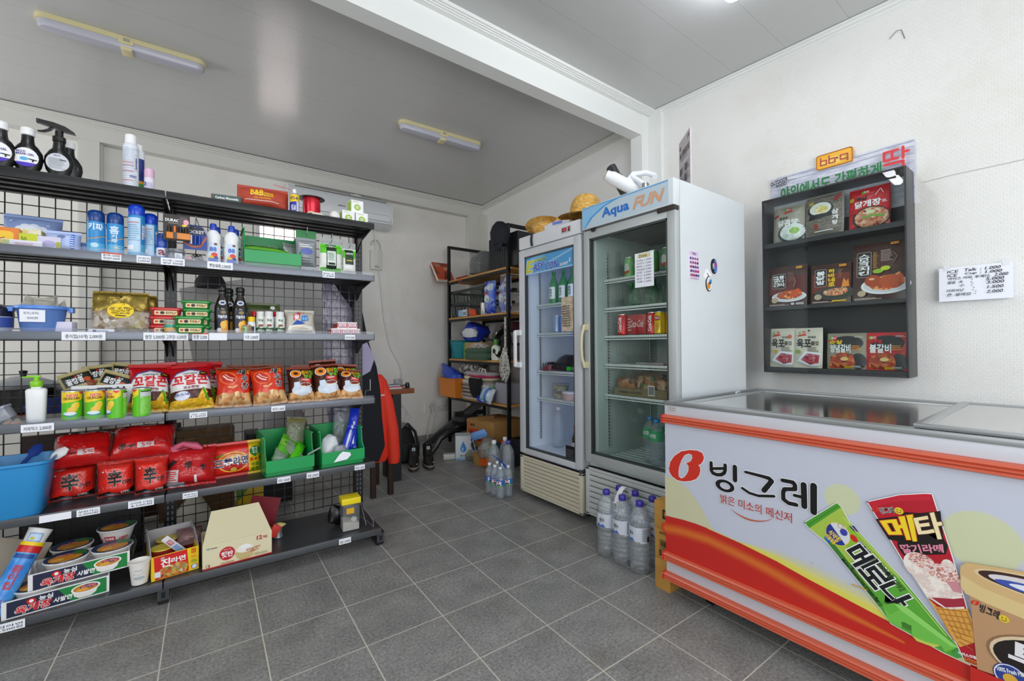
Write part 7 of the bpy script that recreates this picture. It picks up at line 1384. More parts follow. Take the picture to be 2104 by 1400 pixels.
def name_mark(f, k, ol=True):
    S_ = [([(.21, .629), (.21, .600), (.216, .590), (.232, .587), (.250, .591), (.262, .601), (.266, .612), (.266, .632)], .0135), ([(.214, .607), (.261, .618)], .011), ([(.303, .633), (.303, .583)], .017),
          ([(.342, .623), (.400, .621), (.424, .619), (.432, .611), (.406, .572)], [.010, .012, .014, .016, .018]), ([(.33, .56), (.355, .549), (.387, .547), (.439, .56)], .010),
          ([(.467, .623), (.500, .624), (.506, .616), (.506, .602), (.473, .594), (.469, .583), (.469, .558), (.485, .549), (.509, .55)], .0135), ([(.504, .581), (.526, .581)], .011), ([(.532, .624), (.533, .552)], .018), ([(.561, .628), (.560, .541)], .0195)]
    for j, mt in enumerate(((WHT, 1) if ol else (None, 0), (M('#0c0c0e', .3), 0))):
        if mt[0] is None: continue
        for pts, w_ in S_:
            ww = [(x+.0045*mt[1])*k for x in w_] if isinstance(w_, list) else (w_+.0045*mt[1])*k
            a.stroke([f(p) for p in pts], ww, mt[0])
        n = 22; e1 = .0045*mt[1]/2
        a.poly([f((.264+(.037+e1)*math.cos(2*PI*i/n), .552+(.0235+e1)*math.sin(2*PI*i/n))) for i in range(n)], mt[0], [[f((.265+(.020-e1)*math.cos(2*PI*i/n), .552+(.0125-e1)*math.sin(2*PI*i/n))) for i in range(n)]])
emblem_b(1, .1, .594); name_mark(lambda p: p, 1)
DR = M('#b0201c', .35)
a.text('밝은 미소의 메신저', .247, .483, .495, .517, DR, .012, 0, 0, (WHT, .02))
a.stroke([(.287, .471), (.303, .461), (.322, .455), (.342, .451), (.362, .451), (.382, .454), (.401, .46), (.418, .468), (.432, .479)], [.001, .0025, .004, .005, .005, .004, .003, .002, .001], M('#c0502c', .35))
def smile(x, y, r): a.ell(x, y, r, r, M('#e3c62a', .35), 18); a.ell(x-r*.35, y+r*.25, r*.13, r*.18, INK, 8); a.ell(x+r*.35, y+r*.25, r*.13, r*.18, INK, 8); a.stroke([(x-r*.5, y-r*.2), (x-r*.2, y-r*.5), (x+r*.2, y-r*.5), (x+r*.5, y-r*.2)], r*.14, INK)
# melon bar wrapper
MEL = [(.534, .498), (.625, .59), (.636, .58), (.657, .539), (.781, .415), (.893, .28), (.913, .247), (.864, .251), (.754, .274), (.727, .309), (.6, .452), (.547, .484)]
a.stroke(MEL+MEL[:1], .004, WHT); a.poly(MEL, M('#a5c24c', .3)); a.poly([(.66, .537), (.781, .415), (.893, .28), (.84, .27), (.70, .40), (.63, .48)], M('#8fba36', .3)); a.poly([(.74, .43), (.781, .415), (.893, .28), (.913, .247), (.864, .251), (.754, .274), (.727, .309), (.70, .345)], M('#5aa836', .3))
a.poly([(.6, .452), (.727, .309), (.737, .318), (.61, .464)], M('#3c7a2a', .3)); a.poly([(.534, .498), (.625, .59), (.636, .58), (.547, .484)], M('#4a9a2c', .3)); a.stroke([(.542, .492), (.628, .582)], .0015, M('#2f6a1e', .4))
a.poly([(.588, .468), (.600, .482), (.612, .466), (.6, .452)], M('#2a66c4', .3)); a.poly([(.656, .527), (.668, .515), (.680, .517), (.668, .532)], M('#23246a', .3)); a.stroke([(.64, .55), (.76, .43), (.87, .30)], .002, M('#d3dc8c', .3))
a.ell(.626, .492, .033, .036, YEL, 24); a.ell(.626, .492, .0315, .0345, M('#23338c', .3), 24); a.poly([(.626+.0315*math.cos(-.9+PI*i/12), .492+.0345*math.sin(-.9+PI*i/12)) for i in range(13)], M('#d3d8de', .3)); a.text('식약청', .600, .474, .634, .492, YEL, .05, -.7); a.text('인증제품', .592, .462, .622, .476, YEL, .05, -.7); a.ell(.642, .503, .010, .011, M('#3a3f9c', .35), 14); a.ring(.634, .520, .008, .008, .002, M('#b9a25a', .4), 14)
a.ell(.668, .493, .008, .012, M('#c9201c', .35), 14, .7); a.text('빙그레', .674, .462, .708, .482, INK, .04, -.78, 0, (WHT, .04)); smile(.716, .452, .008)
for s_, cx, cy, hh in (('메', .683, .440, .072), ('로', .722, .402, .066), ('나', .762, .362, .066)): a.text(s_, cx-.029, cy-hh/2, cx+.029, cy+hh/2, M('#101418', .3), .05, -.80, 0, (WHT, .05))
a.text('SINCE 1992', .715, .404, .795, .420, M('#3a5a1e', .4), .02, -.80); a.text('Melon Flavored Ice Cream Bar', .618, .366, .748, .376, M('#16240c', .4), .02, -.80); a.lines(.66, .344, .70, .352, 1, M('#c9a23a', .4))
BAR = [(.734, .321), (.761, .338), (.787, .341), (.893, .282), (.867, .256), (.859, .268), (.829, .262), (.799, .264), (.799, .293), (.78, .288), (.777, .273), (.749, .278)]
a.poly(BAR, M('#6fbf4c', .3)); a.poly([(.761, .338), (.787, .341), (.893, .282), (.880, .277), (.775, .325)], M('#8fd46a', .3)); a.poly([(.734, .321), (.761, .338), (.775, .325), (.752, .300)], M('#62b23f', .3)); a.ell(.788, .285, .012, .008, M('#3f7a2a', .4), 12, -.5); a.poly([(.80, .264), (.829, .262), (.859, .268), (.845, .256), (.81, .254)], M('#c2cc5a', .3)); a.poly([(.893, .282), (.913, .247), (.88, .258)], M('#3f9a4a', .3)); a.poly([(.905, .262), (.913, .247), (.89, .252)], M('#b9c88a', .3))
# cone wrapper
CONE = [(.704, .616), (.778, .657), (.834, .676), (.846, .678), (.885, .515), (.91, .392), (.921, .359), (.928, .271), (.928, .252), (.905, .254), (.887, .299), (.837, .385), (.782, .474), (.744, .545)]
a.stroke(CONE+CONE[:1], .004, WHT); a.poly(CONE, M('#b3182a', .3)); a.poly([(.704, .616), (.778, .657), (.834, .676), (.846, .678), (.842, .660), (.776, .640), (.712, .602)], M('#c21f34', .3))
a.poly([(.722, .570), (.776, .596), (.79, .612), (.82, .618), (.863, .637), (.868, .565), (.877, .546), (.872, .522), (.826, .503), (.785, .486), (.772, .505), (.772, .522), (.752, .520)], M('#15100f', .3)); emblem_b(.12, .722, .600, .3, False); a.text('빙그레', .732, .596, .765, .612, INK, .05, .35, 0, (WHT, .05)); smile(.776, .611, .010)
a.text('메', 0, 0, 1, 1, M('#efd22a', .3), .06, 0, 0, (M('#c2301e', .3), .03), [(.762, .523), (.812, .538), (.803, .606), (.732, .574)]); a.text('타', 0, 0, 1, 1, M('#f0e0b0', .3), .06, 0, 0, (M('#5a3420', .3), .03), [(.822, .546), (.872, .566), (.858, .632), (.808, .604)]); a.text('딸기라떼', 0, 0, 1, 1, M('#e08aa4', .3), .03, 0, 0, None, [(.786, .492), (.868, .526), (.866, .547), (.776, .514)])
ICE = FD(['#e6dcd2', '#efe8e0', '#d9c4bc', '#f3eee8'], 30, .5, (1, 1, 1), False); SPR = FD(['#e9e0d8', '#a8321e', '#f0eae4', '#c2563a', '#ece4dc'], 70, .5, (1, 1, 1), False)
a.ell(.818, .470, .034, .036, ICE, 20); a.ell(.876, .490, .014, .020, ICE, 14); a.ell(.822, .486, .028, .020, SPR, 18); a.poly([(.800, .445), (.832, .39), (.868, .375), (.906, .385), (.905, .42), (.86, .44)], ICE); a.ell(.864, .440, .040, .052, ICE, 24); a.ell(.866, .468, .032, .022, SPR, 18); a.poly([(.842, .392), (.870, .378), (.908, .398), (.905, .420), (.885, .408), (.862, .400)], M('#a02a3c', .35)); a.poly([(.872, .45), (.898, .458), (.902, .43), (.885, .428)], M('#c98a94', .35))
a.poly([(.834, .388), (.854, .372), (.88, .378), (.912, .395), (.921, .359), (.926, .315), (.896, .285), (.888, .297), (.86, .345)], M('#d9a04a', .35))
for i in range(7): a.stroke([(.852+.012*i*.6, .366-.011*i), (.915+.001*i, .388-.016*i)], .0022, M('#a86a22', .4), False); a.stroke([(.850+.012*i, .372+.003*i), (.884+.008*i, .296+.008*i)], .0022, M('#b87a2c', .4), False)
a.text('아이스크림', .893, .268, .926, .276, WHT, .03, .15); a.rect(.905, .254, .930, .266, M('#c9682a', .35)); a.text('Straw', .907, .255, .930, .265, M('#8c2018', .4), .02)
# paper tub
a.poly([(.916, .437), (1.02, .416), (1.02, .25), (.968, .25), (.928, .247)], M('#b9906a', .35)); a.poly([(1.02, .416), (1.30, .437), (1.28, .235), (1.02, .25)], M('#c49c76', .35))
a.poly([(.899, .488), (.901, .504), (.912, .517), (.949, .523), (1.009, .533), (1.20, .533), (1.31, .510), (1.32, .46), (1.30, .430), (1.2, .42), (1.008, .417), (.948, .425), (.908, .434), (.9, .45)], M('#cfae7a', .35)); a.poly([(.902, .480), (.94, .462), (1.009, .452), (1.2, .455), (1.318, .48), (1.32, .46), (1.30, .430), (1.2, .42), (1.008, .417), (.948, .425), (.908, .434), (.9, .45)], M('#d8c088', .35))
a.ell(1.11, .500, .185, .030, M('#dcc49a', .35), 36); a.ell(1.11, .500, .178, .026, M('#3a201a', .35), 36); a.ell(1.11, .499, .160, .020, M('#d8d4d8', .35), 32); a.ell(1.06, .492, .10, .013, M('#3a50a8', .35), 26); a.ell(1.06, .492, .075, .009, M('#dfe3ee', .35), 22)
emblem_b(.10, .926, .418, -.1, False); a.text('빙그레', .934, .397, .968, .418, INK, .04, -.15); smile(.976, .401, .009)
a.ell(1.11, .318, .165, .074, M('#8c6a4c', .35), 36); a.ell(1.11, .318, .160, .070, M('#d9c4a4', .35), 36); a.ell(1.11, .316, .154, .064, M('#1a1210', .3), 36); a.text('투게더', .985, .285, 1.23, .352, M('#e6e4e8', .3), .06, -.03); a.ell(.985, .262, .030, .030, M('#2a3f8c', .35), 22); a.ring(.985, .262, .028, .028, .002, WHT, 22); a.text('100% Fresh Milk', .962, .270, 1.01, .280, WHT, .02, .2); a.ell(.985, .255, .013, .013, M('#d9a83a', .35), 14)
# red foot of the print again in front of the pack pictures
a.poly([(.915, .203), (.915, .2475), (1.006, .245), (1.3, .225), (1.64, .206), (1.64, .203)], REDW)
m.obj('printed_panel', t)
m = MB().box((.016, -.0012, .808), (.058, .001, .832), M('#c9c8c0', .5)); a = Art(m, lambda x, y, k: (x, -.0012-k, y)); a.rect(.019, .811, .055, .830, M('#2a335c', .4)); a.rect(.020, .812, .054, .829, M('#d9d9d6', .4)); a.text('㈜대교코리아', .022, .821, .052, .827, M('#2a335c', .4), .04); a.lines(.022, .814, .052, .819, 1, M('#2a335c', .4)); m.obj('maker_plate', t)
m = MB().box((.0, -.0, 0), (.05, .001, .012), PAPER); a = Art(m); a.text('IIIIIIII', .012, .002, .048, .010, INK, .0); m.obj('sticker', t, (.0135, .60, .84), (0, 0, PI/2))
# ------------------------------------------------------------------ black steel rack with pine shelves in the corner
RX, RY0, RY1 = 2.38, 3.25, 4.43
t = thing('storage_rack', 'black steel storage rack with pine shelves crammed with household things in the corner', 'rack', (RX, RY1, 0), FW)
RB = M('#141517', .4, .3); PINE = FD(['#b9823f', '#c9954f', '#a8702f'], 6, .5, (1, 8, 8), False); PINEU = FD(['#7d6a50', '#8c775a'], 8, .7, (1, 6, 6), False)
RW, RD = RY1-RY0, .50
for x in (0, RW-.03):
    for y in (0, RD-.03): MB().box((x, y, 0), (x+.03, y+.03, 2.24), RB, .002).obj('post', t)
for x in (0, RW-.03):
    for z in (2.21, .20): MB().box((x, .03, z), (x+.03, RD-.03, z+.03), RB).obj('side_rail', t)
MB().box((0, RD-.03, 1.10), (RW, RD-.01, 1.12), RB).obj('back_rail', t)
LV = (.535, .95, 1.41, 1.835)
for z in LV:
    m = MB().box((.002, .003, z-.018), (RW-.002, RD, z), PINE, .001).box((.0, .004, z-.045), (RW, .02, z-.018), RB).box((0, RD-.02, z-.045), (RW, RD, z-.018), RB)
    m.obj('shelf', t)
def RK(y, z, dx=.05): return (RX+dx, y, z)
# top level
t = thing('photo_book', 'thick picture book with red cover leaning out at the end of the top rack level', 'book', (2.36, 4.43, 1.838), (R(0), R(-38), -PI/2)); MB().box((-.02, -.10, 0), (.02, .10, .27), M('#e3ddd0', .6)).obj('pages', t)
for s in (-1, 1): MB().box((s*.023-.003, -.105, 0), (s*.023+.003, .105, .275), FD(['#8c2a22', '#c9502c', '#5a1f1c', '#d9a27c'], 14)).obj('cover', t)
MB().box((-.10, 0, 0), (.10, .2, .02), M('#8c1f24', .4)).solo('red_folder', 'dark red folder lying flat on the top rack level', 'folder', RK(4.16, 1.838, .02), FW)
MB().ell([(0, 0, 0, .10, .08), (0, 0, .03, .16, .13), (0, 0, .12, .19, .15), (0, 0, .20, .16, .12), (.03, 0, .25, .08, .06)], CL('#8a8d8f', .55, .12, 1.6, .9, 22), 26, .03, 11).solo('plastic_bag', 'stuffed translucent grey plastic bag on the top rack level', 'bag', RK(3.90, 1.838, .16), FW)
m = MB().box((-.24, 0, 0), (.24, .34, .32), M('#1d1f21', .45), .01)
for i in range(10): m.box((-.22+i*.03, -.004, .01), (-.205+i*.03, .0, .31), M('#2d3033', .4))
m.solo('black_case', 'black ribbed carrying case standing on the top rack level', 'case', RK(3.39, 1.838, .04), FW)
t = thing('baseball_hat', 'navy baseball cap hanging on the rack post', 'cap', (2.30, 3.26, 2.02), (R(0), R(0), -PI/2))
MB().ell([(0, 0, .0, .085, .06), (0, 0, .05, .105, .075), (0, 0, .12, .11, .08), (0, 0, .18, .085, .065), (0, 0, .215, .04, .035)], M('#10121c', .8), 22, .006, 18).obj('crown', t)
MB().ell([(.03, -.03, -.06, .03, .012), (.02, -.04, -.04, .06, .016), (.0, -.03, .0, .08, .02), (.0, -.01, .03, .08, .03)], M('#171928', .8), 18).obj('brim', t)
m = MB(); pts = [(.03*math.cos(i*.52), -.02, .03*math.sin(i*.52)-.03) for i in range(13)]; m.tube(pts, .004, M('#e0342a', .4), 6); m.solo('cord_loop', 'red cord loop dangling from the top rack level', 'cord', (2.37, 4.08, 1.83), FW)
# second level
t = thing('basket', 'dark green plastic basket on the second rack level', 'basket', RK(4.06, 1.412, .03), FW); bk = M('#1d2a25', .45)
m = MB()
for s, (w, d, z) in enumerate(((.30, .17, .0), (.34, .20, .135), (.35, .21, .27))): 
    m.box((-w-.004, -.004, z), (w+.004, .004, z+.03), bk).box((-w-.004, d*2-.004, z), (w+.004, d*2+.004, z+.03), bk).box((-w-.004, 0, z), (-w+.004, d*2, z+.03), bk).box((w-.004, 0, z), (w+.004, d*2, z+.03), bk)
for i in range(22): x = -.30+.6*i/21; m.tube([(x, 0, .01), (x*1.16, 0, .285)], .005, bk, 6)
for i in range(10): m.tube([(-.30, .38*i/9, .01), (-.348, .4*i/9, .285)], .005, bk, 6)
m.box((-.30, 0, 0), (.30, .36, .006), bk); m.obj('basket', t)
MB().ell([(0, 0, 0, .16, .10), (0, 0, .03, .14, .10), (.02, 0, .06, .06, .05)], CL('#c9cacc', .35, .12, 1.5, .7, 30), 20, .02, 14).solo('plastic_bag', 'clear plastic bag heaped over the dark green basket', 'bag', RK(3.92, 1.712, .18), FW)
def bl(y, z, dx, w, h, d, lab, seed, rz=0.0):
    m, fn = pillow(w, h, d, FD(['#1a2f9c', '#2a58c8', '#c9d8ee', '#1a2f9c', '#7fa8e0'], 16), seed, .006, .03, .01); a = Art(m, fn, .0003, .0003, .02); a.ell(.0, h*.45, w*.22, h*.10, M('#d9e4ee', .4), 16); a.ell(.01, h*.42, w*.1, h*.05, M('#8cc24a', .4), 12); a.poly([(-w*.4, h*.55), (w*.1, h*.62), (w*.1, h*.68), (-w*.4, h*.60)], M('#c2203a', .4)); a.text('세탁', -w*.3, h*.70, w*.2, h*.84, WHT, .05)
    m.solo('refill_pouch', lab, 'pouch', RK(y, z, dx), (0, 0, -PI/2+rz), 'blue refill pouches on the rack')
bl(3.60, 1.412, .04, .17, .33, .09, 'blue refill pouch in front of the dark green basket', 1.0, .1); bl(3.44, 1.412, .10, .16, .32, .09, 'blue refill pouch beside the white wire basket', 2.0)
carton('box', 'small white and blue box with round marks on the second rack level', 'box', RK(4.10, 1.415, .005), FW, .18, .02, .07, M('#8fb8e0', .4), lambda a: (a.rect(.0, .0, .09, .07, M('#d8dadc', .4)), a.ell(.025, .03, .018, .018, INK), a.ell(.025, .03, .009, .009, WHT), a.ell(.062, .03, .018, .018, INK), a.ell(.062, .03, .009, .009, WHT)))
MB().prism([(-.08, 0), (.06, 0), (.03, .06), (-.09, .08)], 0, .015, M('#d2481c', .5)).solo('orange_card', 'orange folded packet lying before the dark green basket', 'packet', RK(3.88, 1.414, .006), FW)
MB().lathe([(.035, 0), (.036, .003), (.036, .12), (.04, .125), (.034, .125)], M('#b9b9b2', .25, .6)).solo('steel_tumbler', 'steel tumbler between dark basket and blue refill pouch', 'tumbler', RK(3.73, 1.412, .045))
t = thing('wire_basket', 'white wire basket of blue packets at the refrigerator end of the rack', 'basket', RK(3.345, 1.412, .03), FW); wb = M('#d3d6da', .35)
m = MB()
for z in (.01, .18, .36):
    m.tube([(-.06, 0, z), (.06, 0, z), (.06, .2, z), (-.06, .2, z), (-.06, 0, z)], .003, wb, 6)
for i in range(6): m.tube([(-.06+.024*i, 0, .01), (-.06+.024*i, 0, .36)], .002, wb, 6)
m.obj('frame', t)
for i, z in enumerate((.02, .19)): bl(3.345, 1.412+z, .07, .10, .155, .06, ('blue packet low in the white wire basket', 'blue packet high in the white wire basket')[i], 3.0+i)
# third level
t = thing('plastic_basket', 'teal plastic basket on the third rack level', 'basket', RK(4.34, .952, .03), FW); tq = M('#1f8a94', .4)
m = MB().ell([(0, .13, .0, .12, .11), (0, .13, .02, .13, .12), (0, .13, .19, .165, .145), (0, .13, .20, .18, .16), (0, .13, .205, .165, .145), (0, .13, .19, .155, .138), (0, .13, .02, .122, .11)], tq, 28, pw=.4)
m.obj('body', t); m = MB(); a = Art(m, lambda x, y, k: (x, .13-(.115+y*.13)-k-.001, y)); a.lines(-.10, .04, .10, .17, 9, M('#187480', .4), .4, 1, 0); m.obj('slots', t)
m = MB().ell([(0, 0, 0, .15, .10), (0, 0, .08, .22, .13), (0, 0, .15, .17, .11), (-.03, 0, .20, .05, .05)], CL('#2148d8', .68, .12, 1.5, .8, 26), 26, .04, 10); m.solo('plastic_bag', 'bright blue crumpled plastic bag over the teal basket', 'bag', RK(4.12, 1.155, .18), FW)
MB().ell([(0, 0, 0, .12, .05), (0, 0, .05, .13, .06), (0, 0, .09, .08, .04)], M('#c9cdd2', .7), 20, .02, 16).solo('white_cloth', 'crumpled white cloth in the mouth of the bright blue bag', 'cloth', RK(4.00, 1.19, .04), FW)
carton('cardboard_box', 'flat tan cardboard box with green corner on the third rack level', 'box', RK(4.00, .952, .07), FW, .38, .2, .18, M('#b39b6c', .7), lambda a: (a.rect(-.19, .0, -.155, .18, M('#5f9a4a', .5)), [a.stroke([(-.03, .09), (-.03+.02*math.cos(i*1.05), .09+.02*math.sin(i*1.05))], .007, M('#c98a2c', .5)) for i in range(6)]))
MB().ell([(0, 0, 0, .19, .09), (0, 0, .03, .21, .10), (0, 0, .06, .20, .095), (0, 0, .065, .19, .09), (0, 0, .09, .205, .10), (0, 0, .12, .18, .08)], M('#4a6350', .9, bump=.5, bscale=90), 26, .008, 16, pw=.6).solo('towel', 'folded green towel on the third rack level', 'towel', RK(3.79, .952, .03), FW)
MB().ell([(0, 0, 0, .14, .07), (0, 0, .02, .15, .075), (0, 0, .045, .10, .05)], FD(['#c9c2bc', '#8c8078', '#e0d8d0', '#6b5f58'], 70, .9), 22, .008, 20).solo('cloth', 'patterned folded cloth on the green towel', 'cloth', RK(3.80, 1.074, .04), FW)
t = thing('lotion_bottle', 'white bottle with a green cap and dark emblem beside the green towel', 'bottle', RK(3.51, .952, .04), FW); MB().ell([(0, 0, 0, .065, .03), (0, 0, .13, .06, .03), (0, 0, .15, .025, .02)], M('#d9e2d0', .35), 20, pw=.7).obj('body', t); MB().lathe([(.022, .15), (.024, .155), (.022, .205)], M('#4a9a3a', .4)).obj('cap', t); m = MB(); a = Art(m, lambda x, y, k: (x, -.031-k, y)); a.ell(.01, .09, .025, .025, M('#1c2a20', .5), 14); m.obj('label', t)
carton('red_box', 'narrow white and red box standing behind the white bottle', 'box', RK(3.58, .952, .12), FW, .10, .06, .28, M('#d9d2cc', .5), lambda a: a.rect(.0, .0, .05, .17, M('#b81f2a', .5)))
t = thing('frying_pan', 'black frying pan propped upright on the third rack level', 'pan', (2.44, 3.385, 1.115), (R(80), 0, -PI/2)); MB().lathe([(.0, 0), (.11, 0), (.145, .035), (.147, .035), (.112, -.004), (.0, -.004)], M('#1a1718', .25, .4), seg=32, cap=False).obj('dish', t); MB().tube([(-.14, .02, .03), (-.20, .03, .04), (-.30, .05, .05)], .011, PBLK).obj('handle', t)
MB().tube([(-.0, 0, 0), (.30, .02, .175)], .018, M('#1b1c1e', .3, .4)).solo('pipe_handle', 'black tube handle slanting across the third rack level', 'tube', (2.40, 3.70, .875), FW)
MB().ell([(0, 0, 0, .13, .1), (0, 0, .05, .15, .11), (0, 0, .1, .1, .08)], M('#4a1c26', .8), 20, .02, 14).solo('maroon_cloth', 'maroon cloth bundle at the back of the third rack level', 'cloth', RK(3.50, 1.235, .25), FW)
t = thing('rope', 'black and white rope hanging in a bundled hank from the rack', 'rope', (2.355, 3.262, 0)); rp = FD(['#d9d6cc', '#efece4', '#1c1c1c', '#e3dfd4'], 130, .8)
m = MB().tube([(0, 0, 1.36), (0, .0, 1.06)], .010, rp, 8).tube([(.004, .010, 1.36), (.004, .012, 1.06)], .008, rp, 8); m.obj('hanging_cord', t)
m = MB(); rnd = random.Random(3)
for i in range(7):
    o = -.06+.02*i; m.tube([(-.01, o*.25, 1.06), (-.015-.005*(i % 2), o*.9, .98), (-.01, o*1.25, .86), (-.005, o*.9+.012, .80-.02*(i % 3)), (.004, o*.5+.02, .86), (.004, o*.2+.006, 1.05)], .0085, rp, 8)
m.ell([(-.004, 0, 1.03, .02, .026), (-.004, 0, 1.06, .022, .03), (-.004, 0, 1.08, .014, .018)], rp, 14); m.obj('hank', t)
# fourth level
t = thing('orange_bin', 'orange plastic bin sticking out of the lowest rack shelf', 'bin', (2.28, 4.24, .537), FW); og = M('#e0801c', .4)
m = MB(); q = lambda z, k, o: [(-.19*k, -.0-o, z), (.17*k, .0-o, z), (.17*k, .24, z), (-.19*k, .24, z)]
m.loft([q(0, .96, 0), q(.19, 1.06, .01), q(.205, 1.09, .02)], og); m.obj('body', t)
m = MB().ell([(0, 0, 0, .16, .10), (-.03, -.01, .05, .17, .10), (-.10, -.02, .10, .12, .06), (-.20, -.03, .15, .05, .03), (-.24, -.03, .165, .015, .01)], CL('#1f52d0', .7, .12, 1.5, .8, 26), 22, .02, 12); m.solo('plastic_bag', 'blue plastic bag with pointed end on the orange bin', 'bag', (2.38, 4.26, .735), FW)
t = thing('laundry_basket', 'white perforated laundry basket on the lowest rack shelf', 'basket', (2.36, 3.88, .537), FW); lb = M('#c9c6c2', .45)
m = MB().box((-.26, 0, 0), (.26, .3, .17), lb, .01); a = Art(m)
for j in range(4):
    for i in range(16): a.rect(-.24+i*.03, .02+j*.038, -.222+i*.03, .045+j*.038, M('#4a4846', .6))
m.obj('body', t)
for i, (y, z, w, hx, lab) in enumerate(((3.92, .70, .26, '#cfcac4', 'white folded cloth lowest in the laundry heap'), (3.86, .74, .27, '#d8d6b4', 'pale yellow folded cloth in the laundry heap'), (3.80, .77, .22, '#b8325c', 'pink folded cloth in the laundry heap'), (3.84, .79, .27, '#b9b0b4', 'grey-mauve folded cloth in the laundry heap'))):
    MB().ell([(0, 0, 0, w, .12), (0, 0, .015, w+.02, .13), (0, 0, .03, w, .12), (.02, 0, .04, w*.7, .08)], M(hx, .9), 26, .018, 9).solo('folded_cloth', lab, 'cloth', (2.47, y, z), FW, 'laundry on the rack')
MB().ell([(0, 0, 0, .19, .10), (0, 0, .04, .20, .11), (0, 0, .09, .13, .08), (.02, 0, .12, .05, .04)], FD(['#d9d6d2', '#1c1b1c', '#b9b4b0', '#2d2b2c'], 45, .9), 26, .025, 11).solo('patterned_cloth', 'black and white patterned cloth on top of the laundry heap', 'cloth', (2.48, 4.06, .80), FW)
m = MB().tube([(.0, 0, .0), (.03, 0, .05), (.07, 0, .05), (.09, 0, .0)], .008, FD(['#dcd8d2', '#7a5a50', '#e6e2dc'], 90)).tube([(.05, 0, .0), (.08, 0, .045), (.12, 0, .04), (.14, 0, .0)], .008, M('#d6d3ce', .8)); m.solo('strap_loops', 'striped strap loops lying on the laundry heap', 'strap', (2.40, 3.80, .815), FW)
MB().ell([(0, 0, -.10, .03, .015), (0, 0, -.06, .09, .02), (0, 0, .06, .13, .03), (0, 0, .10, .12, .03)], M('#131419', .9), 20, .012, 16).solo('black_cloth', 'black garment hanging over the laundry basket edge', 'cloth', (2.345, 3.78, .665), FW)
m, fn = pillow(.20, .15, .08, M('#c9d8e6', .4), 6.0, .005, .03, .012); a = Art(m, fn, .0003, .0003, .02); a.rect(-.10, 0, -.06, .15, M('#5fc0e6', .4)); a.rect(-.01, .0, .04, .15, M('#4a86d0', .4)); a.lines(-.05, .04, -.02, .11, 4, M('#8cb0d6', .4)); a.ell(.06, .08, .02, .02, M('#e6edf2', .4), 12)
m.solo('wipes_pack', 'white and light blue wipes pack at the edge of the lowest rack shelf', 'packet', (2.33, 3.58, .54), (R(-20), R(8), -PI/2))
MB().ell([(0, 0, 0, .05, .02), (0, 0, .03, .05, .02), (0, 0, .06, .02, .01)], CL('#1838c8', .7, .1), 16, .015, 20).solo('blue_scrap', 'deep blue plastic scrap beneath the wipes pack', 'plastic', (2.345, 3.69, .537), FW)
t = thing('clear_box', 'translucent storage box on the lowest rack shelf behind the rope', 'box', (2.41, 3.40, .537), FW); MB().box((-.10, 0, 0), (.10, .3, .20), CL('#c9ccd6', .5, .15), .01, 1.05).obj('body', t)
MB().ell([(0, 0, 0, .06, .04), (0, 0, .12, .07, .05), (0, 0, .17, .05, .03)], FD(['#8c78b8', '#a890cc', '#4a8a4a', '#9a86c4'], 12), 18, .008, 12).solo('purple_packet', 'purple and green soft packet between laundry and translucent box', 'packet', (2.48, 3.56, .537), FW)
# floor below the rack and around it
def ncart(a): a.ell(-.165, .21, .020, .022, RED, 18); a.ell(-.165, .21, .009, .014, M('#c9a06a', .5), 12); a.text('농심', -.135, .195, -.075, .225, M('#2a1c14', .5), .05); a.rrect(-.17, .06, .12, .175, .015, M('#c9481c', .5)); a.ell(-.12, .12, .04, .035, M('#8c2a14', .5), 14); a.text('42', -.06, .07, .02, .12, INK, .06); a.rect(-.18, .012, -.07, .05, M('#3c2f20', .6)); a.lines(-.175, .014, -.075, .048, 8, M('#b9976a', .6), .4, 1, 0)
t = thing('cardboard_box', 'brown cardboard carton with orange panel and red round emblem below the rack', 'box', (2.245, 3.785, .105), (0, 0, R(-84))); m = MB().box((0, 0, 0), (.42, .42, .26), CARD, .003); a = Art(m, lambda x, y, k: (x+.20, -k, y)); ncart(a)
m.obj('body', t); m = MB().prism([(.01, .255), (.20, .262), (.19, .285), (.06, .275)], 0, .2, M('#a87f4a', .8)).box((.215, .01, .258), (.42, .40, .264), M('#b98a52', .8)); m.obj('flap', t)
t = thing('water_box', 'white and blue carton with a water drop picture on the floor by the rack', 'box', (2.056, 3.68, 0), (0, 0, R(-28))); m = MB().box((0, 0, 0), (.15, .16, .225), M('#dfe5ec', .45), .002)
a = Art(m); a.rect(0, 0, .15, .02, M('#9cc4e4', .4)); drop = [(.075, .175), (.052, .125), (.045, .10), (.052, .08), (.075, .068), (.098, .08), (.105, .10), (.098, .125)]; a.poly(drop, M('#2f8fd8', .4)); a.ell(.068, .10, .010, .018, M('#a8d4f2', .4), 12); a.text('생수', .04, .028, .09, .045, M('#3a6a5a', .5), .03)
a = Art(m, lambda x, y, k: (-k, x, y)); a.rect(.0, .085, .16, .225, M('#7fb4e2', .4)); a.text('물', .05, .13, .10, .20, M('#1c4a8c', .4), .05); a.rect(.0, .0, .16, .08, M('#b9cddc', .4)); m.obj('body', t)
MB().box((0, 0, .225), (.15, .16, .227), M('#c9d4de', .5)).obj('lid', t)
t = thing('power_strip', 'white power strip on the floor before the water carton', 'power strip', (1.97, 3.74, 0), (0, 0, R(-20))); m = MB().box((-.01, 0, 0), (.12, .05, .05), M('#d3d3ce', .4), .006); m.obj('body', t)
m = MB()
for i in range(4): m.at((.01+i*.028, .02, .05)).lathe([(.012, 0), (.011, .012)], M('#9a9a96', .5), seg=12)
m.obj('plug', t)
MB().tube([(.10, .0, .01), (.20, -.06, .006), (.34, -.10, .006), (.48, -.22, .006)], .004, M('#d0cfc8', .5)).solo('power_cable', 'pale cord running over the floor from the power strip', 'cord', (1.99, 3.74, 0))
